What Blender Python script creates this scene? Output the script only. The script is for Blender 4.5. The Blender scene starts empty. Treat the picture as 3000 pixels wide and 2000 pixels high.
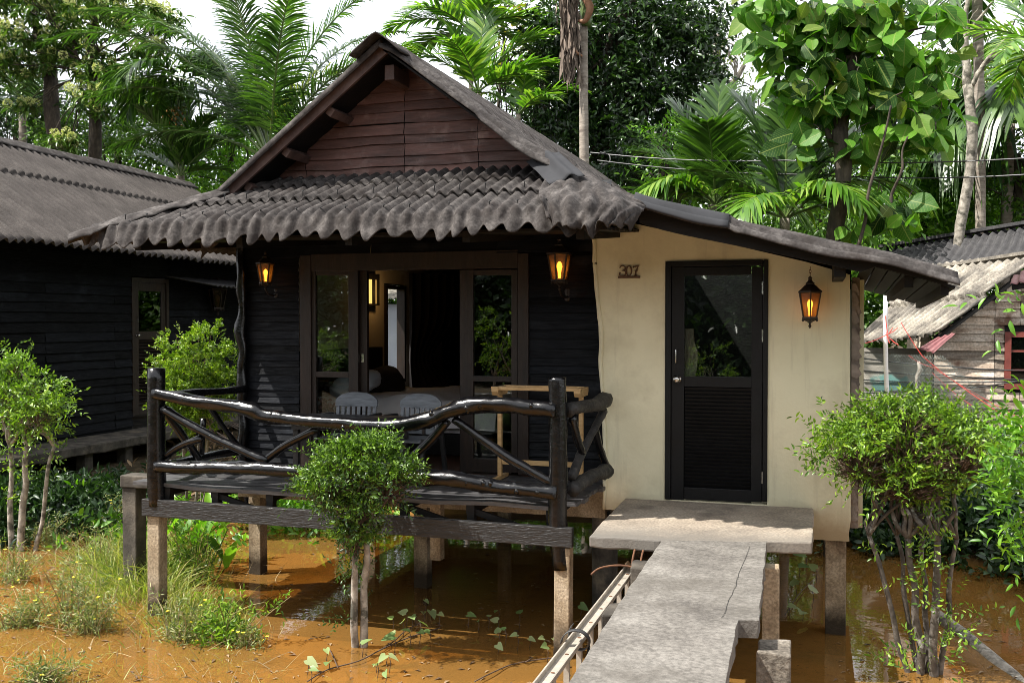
import bpy, math, random
import numpy as np
from mathutils import Vector, noise as mnoise
sc = bpy.context.scene
col = sc.collection
RNG = np.random.default_rng(7)
random.seed(7)
# ------------------------------------------------------------------ camera maths
F = 2900.0; YAW = math.radians(17.2); PITCH = math.atan(60 / F); CZ = 2.62
_cy, _sy, _cp, _sp = math.cos(YAW), math.sin(YAW), math.cos(PITCH), math.sin(PITCH)
CF = (-_sy * _cp, _cy * _cp, -_sp); CR = (_cy, _sy, 0.0); CU = (-_sy * _sp, _cy * _sp, _cp)
def ray(px, py):
    u = (px - 1500) / F; v = (1000 - py) / F
    return [CF[i] + u * CR[i] + v * CU[i] for i in range(3)]
def PY(px, py, Y):
    d = ray(px, py); t = Y / d[1]; return Vector((t * d[0], Y, CZ + t * d[2]))
def PX(px, py, X):
    d = ray(px, py); t = X / d[0]; return Vector((X, t * d[1], CZ + t * d[2]))
def PZ(px, py, Z):
    d = ray(px, py); t = (Z - CZ) / d[2]; return Vector((t * d[0], t * d[1], Z))
def K(px, py, Y):                       # metres per photo pixel at that depth
    return Y / ray(px, py)[1] / F
# ------------------------------------------------------------------ mesh helpers
class MB:
    def __init__(self): self.v = []; self.f = []
    def add(self, vs, fs):
        b = len(self.v); self.v += [tuple(p) for p in vs]; self.f += [tuple(i + b for i in q) for q in fs]
    def box(self, x0, x1, y0, y1, z0, z1):
        if x0 > x1: x0, x1 = x1, x0
        if y0 > y1: y0, y1 = y1, y0
        if z0 > z1: z0, z1 = z1, z0
        self.add([(x0,y0,z0),(x1,y0,z0),(x1,y1,z0),(x0,y1,z0),(x0,y0,z1),(x1,y0,z1),(x1,y1,z1),(x0,y1,z1)],
                 [(0,3,2,1),(4,5,6,7),(0,1,5,4),(1,2,6,5),(2,3,7,6),(3,0,4,7)])
    def pbox(self, px0, py0, px1, py1, Y, d, back=0.0):
        """a box whose front face, on the plane y=Y, covers that piece of the facade"""
        mx, my = (px0 + px1) / 2, (py0 + py1) / 2
        self.box(PY(px0, my, Y).x, PY(px1, my, Y).x, Y, Y + d, PY(mx, py0, Y).z, PY(mx, py1, Y).z)
    def beam(self, a, b, w, h, up=(0,0,1), taper=1.0):
        a, b = Vector(a), Vector(b); t = (b - a).normalized(); up = Vector(up)
        if abs(t.dot(up)) > .95: up = Vector((0,1,0))
        s = t.cross(up).normalized() * (w/2); u = s.cross(t).normalized() * (h/2)
        vs = [a-s-u, a+s-u, a+s+u, a-s+u] + [b-s*taper-u*taper, b+s*taper-u*taper, b+s*taper+u*taper, b-s*taper+u*taper]
        self.add(vs, [(0,3,2,1),(4,5,6,7),(0,1,5,4),(1,2,6,5),(2,3,7,6),(3,0,4,7)])
    def tube(self, pts, rad, n=10, caps=True, bump=0.0, seed=0, sub=0):
        P = [Vector(p) for p in pts]
        R = list(rad) if hasattr(rad, '__len__') else [rad] * len(P)
        if sub: P, R = smooth_path(P, R, sub)
        b = len(self.v); m = len(P); s = None
        for i, p in enumerate(P):
            t = (P[min(i+1, m-1)] - P[max(i-1, 0)])
            t = t.normalized() if t.length > 1e-9 else Vector((0,0,1))
            if s is None:
                s = t.orthogonal().normalized()
            s = (s - t * s.dot(t)); s = s.normalized() if s.length > 1e-6 else t.orthogonal().normalized()
            w = t.cross(s)
            for k in range(n):
                a = 2 * math.pi * k / n
                d = s * math.cos(a) + w * math.sin(a)
                r = R[i]
                if bump: r *= 1 + bump * mnoise.noise(p * 7 + d * 1.2 + Vector((seed * 3.7,) * 3)) + .5*bump*mnoise.noise(p * 19 + d * 2 + Vector((seed * 1.7,) * 3))
                self.v.append(tuple(p + d * r))
        for i in range(m - 1):
            for k in range(n):
                k2 = (k + 1) % n
                self.f.append((b+i*n+k, b+i*n+k2, b+(i+1)*n+k2, b+(i+1)*n+k))
        if caps:
            self.f.append(tuple(b + k for k in reversed(range(n))))
            self.f.append(tuple(b + (m-1)*n + k for k in range(n)))
    def lathe(self, c, prof, n=16, sx=1, sy=1, rot=0):
        """prof: (radius, z) from bottom to top"""
        b = len(self.v); m = len(prof)
        for r, z in prof:
            for k in range(n):
                a = 2*math.pi*k/n + rot
                self.v.append((c[0]+r*sx*math.cos(a), c[1]+r*sy*math.sin(a), c[2]+z))
        for i in range(m-1):
            for k in range(n):
                k2=(k+1)%n; self.f.append((b+i*n+k,b+i*n+k2,b+(i+1)*n+k2,b+(i+1)*n+k))
        self.f.append(tuple(b+k for k in reversed(range(n)))); self.f.append(tuple(b+(m-1)*n+k for k in range(n)))
    def prism(self, poly, off):
        """poly: 3-D points, pushed by the vector off"""
        n = len(poly); off = Vector(off)
        vs = [Vector(p) for p in poly] + [Vector(p) + off for p in poly]
        fs = [tuple(range(n)), tuple(reversed(range(n, 2*n)))] + [(i, i+n, (i+1)%n+n, (i+1)%n) for i in range(n)]
        self.add(vs, fs)
    def build(self, name, mat, parent=None, smooth=False, bevel=0, solid=0, recalc=True):
        me = bpy.data.meshes.new(name); me.from_pydata(self.v, [], self.f); 
        if recalc:
            import bmesh
            bm = bmesh.new(); bm.from_mesh(me); bmesh.ops.recalc_face_normals(bm, faces=bm.faces); bm.to_mesh(me); bm.free()
        return link(name, me, mat, parent, smooth, bevel, solid)
def link(name, me, mat, parent=None, smooth=False, bevel=0, solid=0):
    o = bpy.data.objects.new(name, me); col.objects.link(o)
    me.materials.append(mat)
    if smooth: me.polygons.foreach_set('use_smooth', [True] * len(me.polygons))
    if parent is not None: o.parent = parent
    if bevel:
        m = o.modifiers.new('Bevel', 'BEVEL'); m.width = bevel; m.segments = 2; m.limit_method = 'ANGLE'; m.angle_limit = math.radians(40)
    if solid:
        m = o.modifiers.new('Solid', 'SOLIDIFY'); m.thickness = solid; m.offset = -1
    return o
def smooth_path(P, R, sub):
    oP, oR = [], []; n = len(P)
    for i in range(n - 1):
        p0, p1, p2, p3 = P[max(i-1,0)], P[i], P[i+1], P[min(i+2,n-1)]
        for k in range(sub):
            t = k / sub
            oP.append(.5*((2*p1)+(p2-p0)*t+(2*p0-5*p1+4*p2-p3)*t*t+(3*p1-p0-3*p2+p3)*t**3)); oR.append(R[i]+(R[i+1]-R[i])*t)
    oP.append(P[-1]); oR.append(R[-1]); return oP, oR
def np_mesh(name, V, Fc, mat, parent=None, uv=None, smooth=False, solid=0):
    """V (n,3), Fc (m,k) of equal-sided faces, uv (n,2) per vertex"""
    V = np.asarray(V, dtype=np.float32); Fc = np.asarray(Fc, dtype=np.int32)
    me = bpy.data.meshes.new(name); m, k = Fc.shape
    me.vertices.add(len(V)); me.vertices.foreach_set('co', V.ravel())
    me.loops.add(m * k); me.loops.foreach_set('vertex_index', Fc.ravel())
    me.polygons.add(m); me.polygons.foreach_set('loop_start', np.arange(0, m*k, k, dtype=np.int32))
    if uv is not None:
        l = me.uv_layers.new(name='UVMap'); l.data.foreach_set('uv', np.asarray(uv, dtype=np.float32)[Fc.ravel()].ravel())
    me.update(calc_edges=True); me.validate()
    return link(name, me, mat, parent, smooth, 0, solid)
def grid_mesh(name, G, mat, parent=None, smooth=True, solid=0):
    """G (r,c,3) array of points"""
    r, c, _ = G.shape
    i = np.arange(r*c).reshape(r, c)
    Fc = np.stack([i[:-1,:-1], i[:-1,1:], i[1:,1:], i[1:,:-1]], -1).reshape(-1, 4)
    return np_mesh(name, G.reshape(-1,3), Fc, mat, parent, None, smooth, solid)
def tag(o, label=None, cat=None, group=None, kind=None):
    if label: o['label'] = label
    if cat: o['category'] = cat
    if group: o['group'] = group
    if kind: o['kind'] = kind
    return o
def empty(name, loc, label, cat, group=None):
    o = bpy.data.objects.new(name, None); col.objects.link(o); o.location = loc; o.empty_display_size = .2
    return tag(o, label, cat, group)
class Root:
    """an Empty at the thing's base; parts are built in world space and hung under it in place"""
def hang(part, root):
    part.parent = root; part.location = -Vector(root.location); return part
def copy_tree(o, parent=None):
    kids = list(o.children)
    c = o.copy(); col.objects.link(c)
    if parent is not None: c.parent = parent
    for k in kids: copy_tree(k, c)
    return c
def nz(x, y=0, z=0): return mnoise.noise(Vector((x, y, z)))
# ------------------------------------------------------------------ materials
def new_mat(name):
    m = bpy.data.materials.new(name); m.use_nodes = True; nt = m.node_tree; nt.nodes.clear()
    out = nt.nodes.new('ShaderNodeOutputMaterial'); return m, nt, out
def N(nt, t, **kw):
    n = nt.nodes.new(t)
    for k, v in kw.items():
        if k in n.inputs: n.inputs[k].default_value = v
        else: setattr(n, k, v)
    return n
def ramp(nt, stops, src):
    r = nt.nodes.new('ShaderNodeValToRGB'); e = r.color_ramp.elements
    while len(e) < len(stops): e.new(.5)
    for i, (p, c) in enumerate(stops):
        e[i].position = p; e[i].color = (*c, 1) if len(c) == 3 else c
    nt.links.new(src, r.inputs[0]); return r
def coords(nt, scale=(1,1,1), kind='Object'):
    tc = N(nt, 'ShaderNodeTexCoord'); mp = N(nt, 'ShaderNodeMapping'); mp.inputs['Scale'].default_value = scale
    nt.links.new(tc.outputs[kind], mp.inputs['Vector']); return mp.outputs[0]
def noise_node(nt, vec, scale, detail=5, rough=.55, dist=0):
    n = N(nt, 'ShaderNodeTexNoise'); n.inputs['Scale'].default_value = scale; n.inputs['Detail'].default_value = detail
    n.inputs['Roughness'].default_value = rough; n.inputs['Distortion'].default_value = dist
    nt.links.new(vec, n.inputs['Vector']); return n.outputs['Fac']
def mixc(nt, fac, a, b, mode='MIX'):
    m = N(nt, 'ShaderNodeMix'); m.data_type = 'RGBA'; m.blend_type = mode
    for s, v in ((m.inputs[0], fac), (m.inputs[6], a), (m.inputs[7], b)):
        if hasattr(v, 'is_output'): nt.links.new(v, s)
        else: s.default_value = (*v, 1) if isinstance(v, tuple) and len(v) == 3 else v
    return m.outputs[2]
def surf(name, stops, scale=(1,1,1), nscale=4, rough=.7, rough2=None, bump=.2, bscale=40, spec=.5, stain=None, stain_scale=1.2, stain_lo=.5, stain_hi=.65,
         island=0, coat=0, fine=0, bdist=.01, dist=0, band=None, streak=None):
    """a weathered surface: two scales of noise in the colour, a second stain colour, bump and uneven gloss"""
    m, nt, out = new_mat(name)
    v = coords(nt, scale); vu = coords(nt)
    b = N(nt, 'ShaderNodeBsdfPrincipled')
    f1 = noise_node(nt, v, nscale, 8, .62, dist)
    c = ramp(nt, stops, f1).outputs[0]
    if fine:
        f3 = noise_node(nt, vu, fine, 2, .5)
        r3 = ramp(nt, [(.32, (.5,.5,.5)), (.68, (1.45,1.45,1.45))], f3).outputs[0]
        c = mixc(nt, .55, c, r3, 'MULTIPLY')
    if stain:
        f2 = noise_node(nt, vu, stain_scale, 6, .65)
        r2 = ramp(nt, [(stain_lo, (0,0,0)), (stain_hi, (1,1,1))], f2)
        c = mixc(nt, r2.outputs[0], c, stain)
    if streak:
        f5 = noise_node(nt, coords(nt, (7,7,.55)), 1.6, 6, .65); c = mixc(nt, ramp(nt, [(.55,(0,0,0)),(.75,(streak[3],)*3)], f5).outputs[0], c, tuple(streak[:3]))
    if band:
        colb, zb0, zb1, amt = band[:4]; tcb = N(nt, 'ShaderNodeNewGeometry'); sb = N(nt, 'ShaderNodeSeparateXYZ'); nt.links.new(tcb.outputs['Position'], sb.inputs[0])
        ad = N(nt, 'ShaderNodeMath'); ad.operation = 'MULTIPLY_ADD'; ad.inputs[1].default_value = -amt; nt.links.new(noise_node(nt, vu, 3.5, 6, .65), ad.inputs[0]); nt.links.new(sb.outputs[band[4] if len(band) > 4 else 'Z'], ad.inputs[2])
        mrb = N(nt, 'ShaderNodeMapRange'); mrb.inputs['From Min'].default_value = zb0 - amt*.5; mrb.inputs['From Max'].default_value = zb1 - amt*.5; mrb.inputs['To Min'].default_value = .95; mrb.inputs['To Max'].default_value = 0
        nt.links.new(ad.outputs[0], mrb.inputs['Value']); c = mixc(nt, mrb.outputs[0], c, colb)
    if island:
        g = N(nt, 'ShaderNodeNewGeometry')
        r4 = ramp(nt, [(0, (1-island,)*3), (1, (1+island,)*3)], g.outputs['Random Per Island']).outputs[0]
        c = mixc(nt, 1.0, c, r4, 'MULTIPLY')
    nt.links.new(c, b.inputs['Base Color'])
    b.inputs['Specular IOR Level'].default_value = spec
    if coat: b.inputs['Coat Weight'].default_value = coat; b.inputs['Coat Roughness'].default_value = .15
    if rough2 is None: b.inputs['Roughness'].default_value = rough
    else:
        rr = N(nt, 'ShaderNodeMapRange'); rr.inputs['From Min'].default_value = .35; rr.inputs['From Max'].default_value = .65
        rr.inputs['To Min'].default_value = rough; rr.inputs['To Max'].default_value = rough2
        nt.links.new(noise_node(nt, v, nscale * 2.3, 4), rr.inputs['Value']); nt.links.new(rr.outputs[0], b.inputs['Roughness'])
    if bump:
        bn = N(nt, 'ShaderNodeBump'); bn.inputs['Strength'].default_value = bump; bn.inputs['Distance'].default_value = bdist
        nt.links.new(noise_node(nt, v, bscale, 6, .6), bn.inputs['Height']); nt.links.new(bn.outputs[0], b.inputs['Normal'])
    nt.links.new(b.outputs[0], out.inputs[0]); return m
def leafmat(name, cols, rough=.42, trans=.35, veins=False, spec=.5, tint=(1.12,1.30,.42)):
    m, nt, out = new_mat(name)
    g = N(nt, 'ShaderNodeNewGeometry')
    k = len(cols); c = ramp(nt, [(i/(k-1), x) for i, x in enumerate(cols)], g.outputs['Random Per Island']).outputs[0]
    if veins:
        uv = N(nt, 'ShaderNodeUVMap'); sx = N(nt, 'ShaderNodeSeparateXYZ'); nt.links.new(uv.outputs[0], sx.inputs[0])
        def M_(op, a, b=None):
            n = N(nt, 'ShaderNodeMath'); n.operation = op
            for i, q in enumerate((a, b)):
                if q is None: continue
                if hasattr(q, 'is_output'): nt.links.new(q, n.inputs[i])
                else: n.inputs[i].default_value = q
            return n.outputs[0]
        ax = M_('ABSOLUTE', M_('SUBTRACT', sx.outputs[0], .5))
        mid = M_('LESS_THAN', ax, .022)
        fr = M_('FRACT', M_('SUBTRACT', M_('MULTIPLY', sx.outputs[1], 9.0), M_('MULTIPLY', ax, 5.5)))
        side = M_('LESS_THAN', fr, .1)
        vv = M_('MAXIMUM', mid, M_('MULTIPLY', side, .6))
        c = mixc(nt, M_('MULTIPLY', vv, .6), c, (.30,.36,.10))
    b = N(nt, 'ShaderNodeBsdfPrincipled'); b.inputs['Roughness'].default_value = rough; b.inputs['Specular IOR Level'].default_value = spec
    nt.links.new(c, b.inputs['Base Color'])
    tr = N(nt, 'ShaderNodeBsdfTranslucent'); nt.links.new(mixc(nt, 1.0, c, tint, 'MULTIPLY'), tr.inputs['Color'])
    mx = N(nt, 'ShaderNodeMixShader'); mx.inputs[0].default_value = trans
    nt.links.new(b.outputs[0], mx.inputs[1]); nt.links.new(tr.outputs[0], mx.inputs[2]); nt.links.new(mx.outputs[0], out.inputs[0])
    return m
def glassmat(name, tint=(.9,.92,.9), ior=1.5, boost=1.0, rough=0.0):
    m, nt, out = new_mat(name)
    t = N(nt, 'ShaderNodeBsdfTransparent'); t.inputs[0].default_value = (*tint, 1)
    g = N(nt, 'ShaderNodeBsdfGlossy'); g.inputs['Roughness'].default_value = rough
    fr = N(nt, 'ShaderNodeFresnel'); fr.inputs[0].default_value = ior
    mu = N(nt, 'ShaderNodeMath'); mu.operation = 'MULTIPLY'; mu.inputs[1].default_value = boost; mu.use_clamp = True
    nt.links.new(fr.outputs[0], mu.inputs[0])
    mx = N(nt, 'ShaderNodeMixShader'); nt.links.new(mu.outputs[0], mx.inputs[0]); nt.links.new(t.outputs[0], mx.inputs[1]); nt.links.new(g.outputs[0], mx.inputs[2])
    nt.links.new(mx.outputs[0], out.inputs[0]); return m
def emitmat(name, colr, s):
    m, nt, out = new_mat(name); e = N(nt, 'ShaderNodeEmission'); e.inputs[0].default_value = (*colr, 1); e.inputs[1].default_value = s
    nt.links.new(e.outputs[0], out.inputs[0]); return m

MAT = {}
MAT['felt'] = surf('roof_felt', [(.3,(.026,.023,.022)),(.48,(.047,.042,.040)),(.68,(.102,.093,.088))], nscale=8, rough=.92, bump=.55, bscale=48, fine=46, stain=(.026,.021,.019), stain_scale=2.2, stain_lo=.5, stain_hi=.7, spec=.15, bdist=.006)
MAT['felt_old'] = surf('old_roof_sheet', [(.3,(.042,.037,.034)),(.5,(.059,.052,.048)),(.7,(.080,.071,.065))], nscale=2.5, rough=.9, bump=.15, bscale=60, fine=60, stain=(.045,.040,.037), stain_scale=1.2, stain_lo=.54, stain_hi=.72, spec=.15, bdist=.004)
MAT['felt_new'] = surf('new_roof_felt', [(.3,(.026,.0265,.029)),(.7,(.040,.041,.045))], nscale=3, rough=.85, bump=.12, bscale=60, spec=.15)
MAT['felt_dark'] = surf('roof_felt_grey', [(.25,(.038,.037,.039)),(.5,(.055,.053,.055)),(.75,(.078,.075,.076))], nscale=4, rough=.85, bump=.25, bscale=90, fine=50, spec=.2, bdist=.004)
MAT['felt_pale'] = surf('fibre_cement_sheet', [(.3,(.085,.08,.075)),(.5,(.26,.235,.20)),(.72,(.46,.42,.35))], nscale=2.2, rough=.9, bump=.4, bscale=50, fine=40, stain=(.06,.055,.05), stain_scale=1.3, stain_lo=.5, stain_hi=.62, spec=.2)
MAT['black_wood'] = surf('black_painted_board', [(.3,(.0022,.0026,.0038)),(.55,(.0048,.0058,.0082)),(.8,(.012,.0135,.016))], scale=(1,1,7), nscale=3, rough=.45, rough2=.75, bump=.6, bscale=14, island=.65, spec=.17, bdist=.006, stain=(.026,.030,.036), stain_scale=2.6, stain_lo=.56, stain_hi=.76)
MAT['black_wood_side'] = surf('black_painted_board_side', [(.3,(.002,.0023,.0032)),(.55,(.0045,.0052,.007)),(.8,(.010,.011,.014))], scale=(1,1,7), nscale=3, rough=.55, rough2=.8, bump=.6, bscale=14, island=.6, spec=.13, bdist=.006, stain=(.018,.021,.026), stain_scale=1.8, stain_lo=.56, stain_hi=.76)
MAT['gable'] = surf('worn_maroon_board', [(.25,(.055,.030,.025)),(.5,(.125,.062,.050)),(.75,(.22,.105,.085))], scale=(1,1,6), nscale=2.4, rough=.5, rough2=.75, bump=.5, bscale=16, island=.3, stain=(.26,.17,.145), stain_scale=3.1, stain_lo=.55, stain_hi=.70, spec=.4)
MAT['barge'] = surf('bargeboard_paint', [(.3,(.030,.017,.014)),(.5,(.075,.042,.034)),(.75,(.125,.080,.066))], nscale=5, rough=.65, bump=.4, bscale=25, stain=(.03,.026,.024), stain_lo=.5)
MAT['dark_timber'] = surf('dark_timber', [(.3,(.003,.003,.003)),(.6,(.008,.007,.0065)),(.8,(.015,.013,.0115))], scale=(1,1,4), nscale=5, rough=.65, bump=.4, bscale=20, spec=.25)
MAT['frame'] = surf('brown_door_timber', [(.3,(.007,.0035,.0022)),(.55,(.018,.009,.005)),(.8,(.034,.017,.010))], scale=(6,6,1), nscale=3, rough=.4, rough2=.6, bump=.25, bscale=25)
MAT['log'] = surf('black_gloss_log', [(.3,(.0018,.0018,.0022)),(.55,(.004,.004,.0048)),(.85,(.012,.0115,.0115))], scale=(1,2.5,2), nscale=6, rough=.12, rough2=.28, bump=.45, bscale=20, spec=.5, bdist=.005)
MAT['log_grey'] = surf('weathered_log', [(.3,(.008,.0075,.0072)),(.55,(.024,.022,.020)),(.8,(.07,.06,.05))], nscale=8, rough=.55, rough2=.8, bump=.9, bscale=25, bdist=.012)
MAT['deck'] = surf('weathered_deck_board', [(.3,(.022,.021,.022)),(.52,(.060,.058,.060)),(.8,(.13,.125,.125))], scale=(1.0,9,9), nscale=3.5, rough=.38, rough2=.6, bump=.6, bscale=12, island=.3, spec=.6, bdist=.006)
MAT['beam'] = surf('black_front_beam', [(.3,(.003,.003,.003)),(.52,(.009,.008,.008)),(.8,(.03,.027,.026))], scale=(1.2,10,10), nscale=4, rough=.38, rough2=.65, bump=.8, bscale=10, fine=90, spec=.6)
MAT['cream'] = surf('cream_plaster', [(.3,(.67,.62,.435)),(.5,(.73,.68,.485)),(.75,(.77,.72,.52))], nscale=1.6, rough=.85, bump=.25, bscale=28, stain=(.47,.41,.27), stain_scale=1.1, stain_lo=.52, stain_hi=.8, spec=.25, band=((.36,.27,.16), .86, 1.12, .30), streak=(.46,.41,.29,.55))
MAT['inner_wall'] = surf('room_plaster', [(.3,(.56,.50,.40)),(.7,(.66,.60,.49))], nscale=2, rough=.9, bump=.1)
MAT['concrete'] = surf('walkway_concrete', [(.28,(.085,.078,.070)),(.5,(.145,.134,.120)),(.74,(.21,.197,.178))], nscale=2.6, rough=.92, bump=.6, bscale=60, fine=42, stain=(.085,.077,.066), stain_scale=1.1, stain_lo=.5, stain_hi=.68, spec=.2)
MAT['pier_c'] = surf('rough_pier_concrete', [(.3,(.07,.06,.05)),(.5,(.16,.14,.115)),(.72,(.27,.245,.21))], nscale=5, rough=.95, bump=1.0, bscale=22, fine=40, stain=(.04,.036,.03), stain_scale=3, stain_lo=.5, stain_hi=.65, spec=.15, bdist=.02, band=((.03,.025,.018),.1,.4,.3))
MAT['landing'] = surf('landing_concrete', [(.3,(.20,.165,.13)),(.5,(.30,.25,.195)),(.75,(.37,.325,.265))], nscale=2.4, rough=.8, bump=.35, bscale=60, fine=50, stain=(.13,.108,.088), stain_scale=2.0, stain_lo=.53, stain_hi=.7, spec=.3, band=((.125,.115,.102), 7.05, 7.75, .55, 'Y'))
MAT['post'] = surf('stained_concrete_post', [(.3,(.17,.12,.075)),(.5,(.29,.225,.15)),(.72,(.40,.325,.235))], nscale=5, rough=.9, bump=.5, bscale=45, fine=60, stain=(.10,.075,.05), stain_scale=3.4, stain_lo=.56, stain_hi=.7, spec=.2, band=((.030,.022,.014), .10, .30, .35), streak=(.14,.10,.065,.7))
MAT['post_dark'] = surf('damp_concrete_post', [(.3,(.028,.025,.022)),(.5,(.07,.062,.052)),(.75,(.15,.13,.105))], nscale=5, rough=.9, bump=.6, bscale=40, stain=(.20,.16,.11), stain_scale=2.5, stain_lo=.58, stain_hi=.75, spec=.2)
MAT['door_black'] = surf('black_door_paint', [(.3,(.0025,.0025,.0028)),(.7,(.005,.005,.0058))], nscale=3, rough=.42, rough2=.55, bump=.15, bscale=40, spec=.3)
MAT['pine'] = surf('pale_pine', [(.3,(.42,.25,.10)),(.55,(.56,.36,.16)),(.8,(.66,.46,.23))], scale=(2,8,8), nscale=4, rough=.5, bump=.15, bscale=25)
MAT['chair'] = surf('weathered_grey_chair', [(.3,(.09,.10,.115)),(.55,(.17,.185,.205)),(.8,(.27,.285,.31))], scale=(1,1,5), nscale=5, rough=.45, rough2=.65, bump=.3, bscale=22)
MAT['chair_dark'] = surf('dark_chair_timber', [(.3,(.010,.010,.011)),(.6,(.028,.027,.028)),(.85,(.055,.053,.052))], nscale=6, rough=.35, rough2=.6, bump=.3, bscale=25)
MAT['metal_lamp'] = surf('bronze_lamp_metal', [(.3,(.010,.006,.004)),(.6,(.026,.015,.009)),(.85,(.055,.032,.018))], nscale=14, rough=.45, bump=.2, bscale=60)
MAT['brass'] = surf('number_bronze', [(.3,(.075,.035,.016)),(.7,(.12,.058,.026))], nscale=14, rough=.5, bump=.1)
def metalmat(name, c, rough):
    m, nt, out = new_mat(name); b = N(nt, 'ShaderNodeBsdfPrincipled')
    b.inputs['Metallic'].default_value = 1
    f = noise_node(nt, coords(nt), 25, 4); nt.links.new(ramp(nt, [(.3, tuple(x*.6 for x in c)), (.7, c)], f).outputs[0], b.inputs['Base Color'])
    rr = N(nt, 'ShaderNodeMapRange'); rr.inputs['To Min'].default_value = rough*.7; rr.inputs['To Max'].default_value = rough*1.3
    nt.links.new(f, rr.inputs['Value']); nt.links.new(rr.outputs[0], b.inputs['Roughness']); nt.links.new(b.outputs[0], out.inputs[0]); return m
MAT['alu'] = surf('dull_aluminium', [(.3,(.26,.23,.19)),(.7,(.42,.38,.32))], nscale=14, rough=.4, rough2=.6, bump=.1, spec=.8)
MAT['steel'] = metalmat('door_steel', (.75,.73,.70), .25)
MAT['rust'] = surf('rusty_steel', [(.3,(.06,.025,.012)),(.7,(.16,.07,.03))], nscale=30, rough=.85, bump=.3)
MAT['rubber'] = surf('black_rubber', [(.3,(.02,.02,.021)),(.7,(.05,.05,.05))], nscale=12, rough=.6, bump=.2)
MAT['pvc'] = surf('white_pvc', [(.3,(.68,.67,.64)),(.7,(.8,.79,.76))], nscale=6, rough=.4, bump=.05)
MAT['string'] = surf('red_string', [(.3,(.62,.05,.04)),(.7,(.75,.09,.07))], nscale=20, rough=.6, bump=0)
MAT['wire'] = surf('grey_cable', [(.3,(.035,.035,.035)),(.7,(.055,.055,.053))], nscale=20, rough=.5, bump=0)
MAT['cable'] = surf('black_cable', [(.3,(.012,.012,.012)),(.7,(.02,.02,.02))], nscale=20, rough=.5, bump=0)
MAT['net'] = surf('green_net_cord', [(.3,(.16,.20,.18)),(.7,(.28,.31,.28))], nscale=20, rough=.7, bump=0)
MAT['linen'] = surf('bed_linen', [(.3,(.66,.62,.62)),(.7,(.76,.72,.72))], nscale=3, rough=.9, bump=.5, bscale=9)
MAT['white_linen'] = surf('white_linen', [(.3,(.70,.73,.78)),(.7,(.80,.82,.86))], nscale=3, rough=.9, bump=.5, bscale=9)
MAT['dark_cloth'] = surf('dark_cushion_cloth', [(.3,(.014,.010,.009)),(.7,(.035,.022,.018))], nscale=9, rough=.9, bump=.3)
MAT['curtain'] = surf('dark_curtain_cloth', [(.3,(.010,.008,.008)),(.7,(.02,.016,.015))], nscale=9, rough=.95, bump=.2)
MAT['curtain_pale'] = surf('pale_curtain_cloth', [(.3,(.42,.33,.27)),(.7,(.55,.45,.37))], nscale=9, rough=.95, bump=.2)
MAT['floorwood'] = surf('red_floor_board', [(.3,(.05,.018,.008)),(.7,(.12,.045,.018))], scale=(1,8,1), nscale=4, rough=.3, bump=.1)
MAT['shack'] = surf('bleached_shack_board', [(.25,(.17,.115,.08)),(.45,(.37,.29,.22)),(.7,(.57,.51,.44))], scale=(1,1,6), nscale=2.2, rough=.85, bump=.6, bscale=14, island=.6, stain=(.15,.085,.055), stain_scale=1.9, stain_lo=.55, stain_hi=.65, fine=35)
MAT['redframe'] = surf('red_window_frame', [(.3,(.14,.028,.02)),(.7,(.22,.05,.035))], nscale=6, rough=.6, bump=.2)
MAT['redsheet'] = surf('maroon_roof_sheet', [(.3,(.16,.045,.05)),(.7,(.30,.14,.14))], nscale=4, rough=.5, bump=.2)
MAT['scallop'] = surf('brown_shingle', [(.3,(.11,.085,.07)),(.7,(.26,.21,.175))], nscale=8, rough=.85, bump=.5, island=.35)
MAT['bark'] = surf('dark_bark', [(.3,(.020,.015,.011)),(.55,(.055,.042,.030)),(.8,(.12,.095,.07))], scale=(1,1,.35), nscale=14, rough=.95, bump=.9, bscale=26, bdist=.02)
MAT['bark_pale'] = surf('pale_bark', [(.3,(.10,.085,.068)),(.5,(.27,.24,.20)),(.72,(.46,.42,.36))], nscale=11, rough=.9, bump=.6, bscale=40, stain=(.07,.065,.05), stain_scale=6, stain_lo=.5, stain_hi=.62)
MAT['bark_mott'] = surf('mottled_bark', [(.3,(.035,.028,.022)),(.55,(.10,.085,.07)),(.75,(.20,.18,.155))], nscale=14, rough=.9, bump=.6, bscale=40, stain=(.36,.36,.33), stain_scale=9, stain_lo=.58, stain_hi=.66)
MAT['bark_palm'] = surf('ringed_palm_bark', [(.3,(.15,.12,.10)),(.5,(.27,.23,.19)),(.75,(.40,.35,.30))], scale=(1,1,5), nscale=3.5, rough=.9, bump=.7, bscale=8, stain=(.12,.09,.07), stain_scale=4, stain_lo=.52, stain_hi=.66)
MAT['shaft'] = surf('green_crownshaft', [(.3,(.06,.11,.025)),(.7,(.13,.18,.05))], nscale=5, rough=.4, bump=.1)
MAT['twig'] = surf('brown_twig', [(.3,(.045,.026,.016)),(.7,(.115,.072,.045))], nscale=20, rough=.9, bump=.2)
MAT['dead'] = surf('dead_frond_fibre', [(.3,(.10,.075,.055)),(.6,(.22,.17,.135)),(.85,(.36,.30,.25))], nscale=8, rough=.9, bump=.3, island=.35)
G_ = lambda *c: [tuple(x) for x in c]
MAT['l_shrub'] = leafmat('shrub_leaf', G_((.04,.09,.010),(.10,.20,.016),(.18,.32,.026),(.30,.44,.045)), .35, .36, spec=.6)
MAT['l_shrub_dark'] = leafmat('topiary_leaf', G_((.010,.024,.006),(.022,.052,.009),(.05,.11,.015),(.10,.19,.03)), .35, .32, spec=.6)
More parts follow.
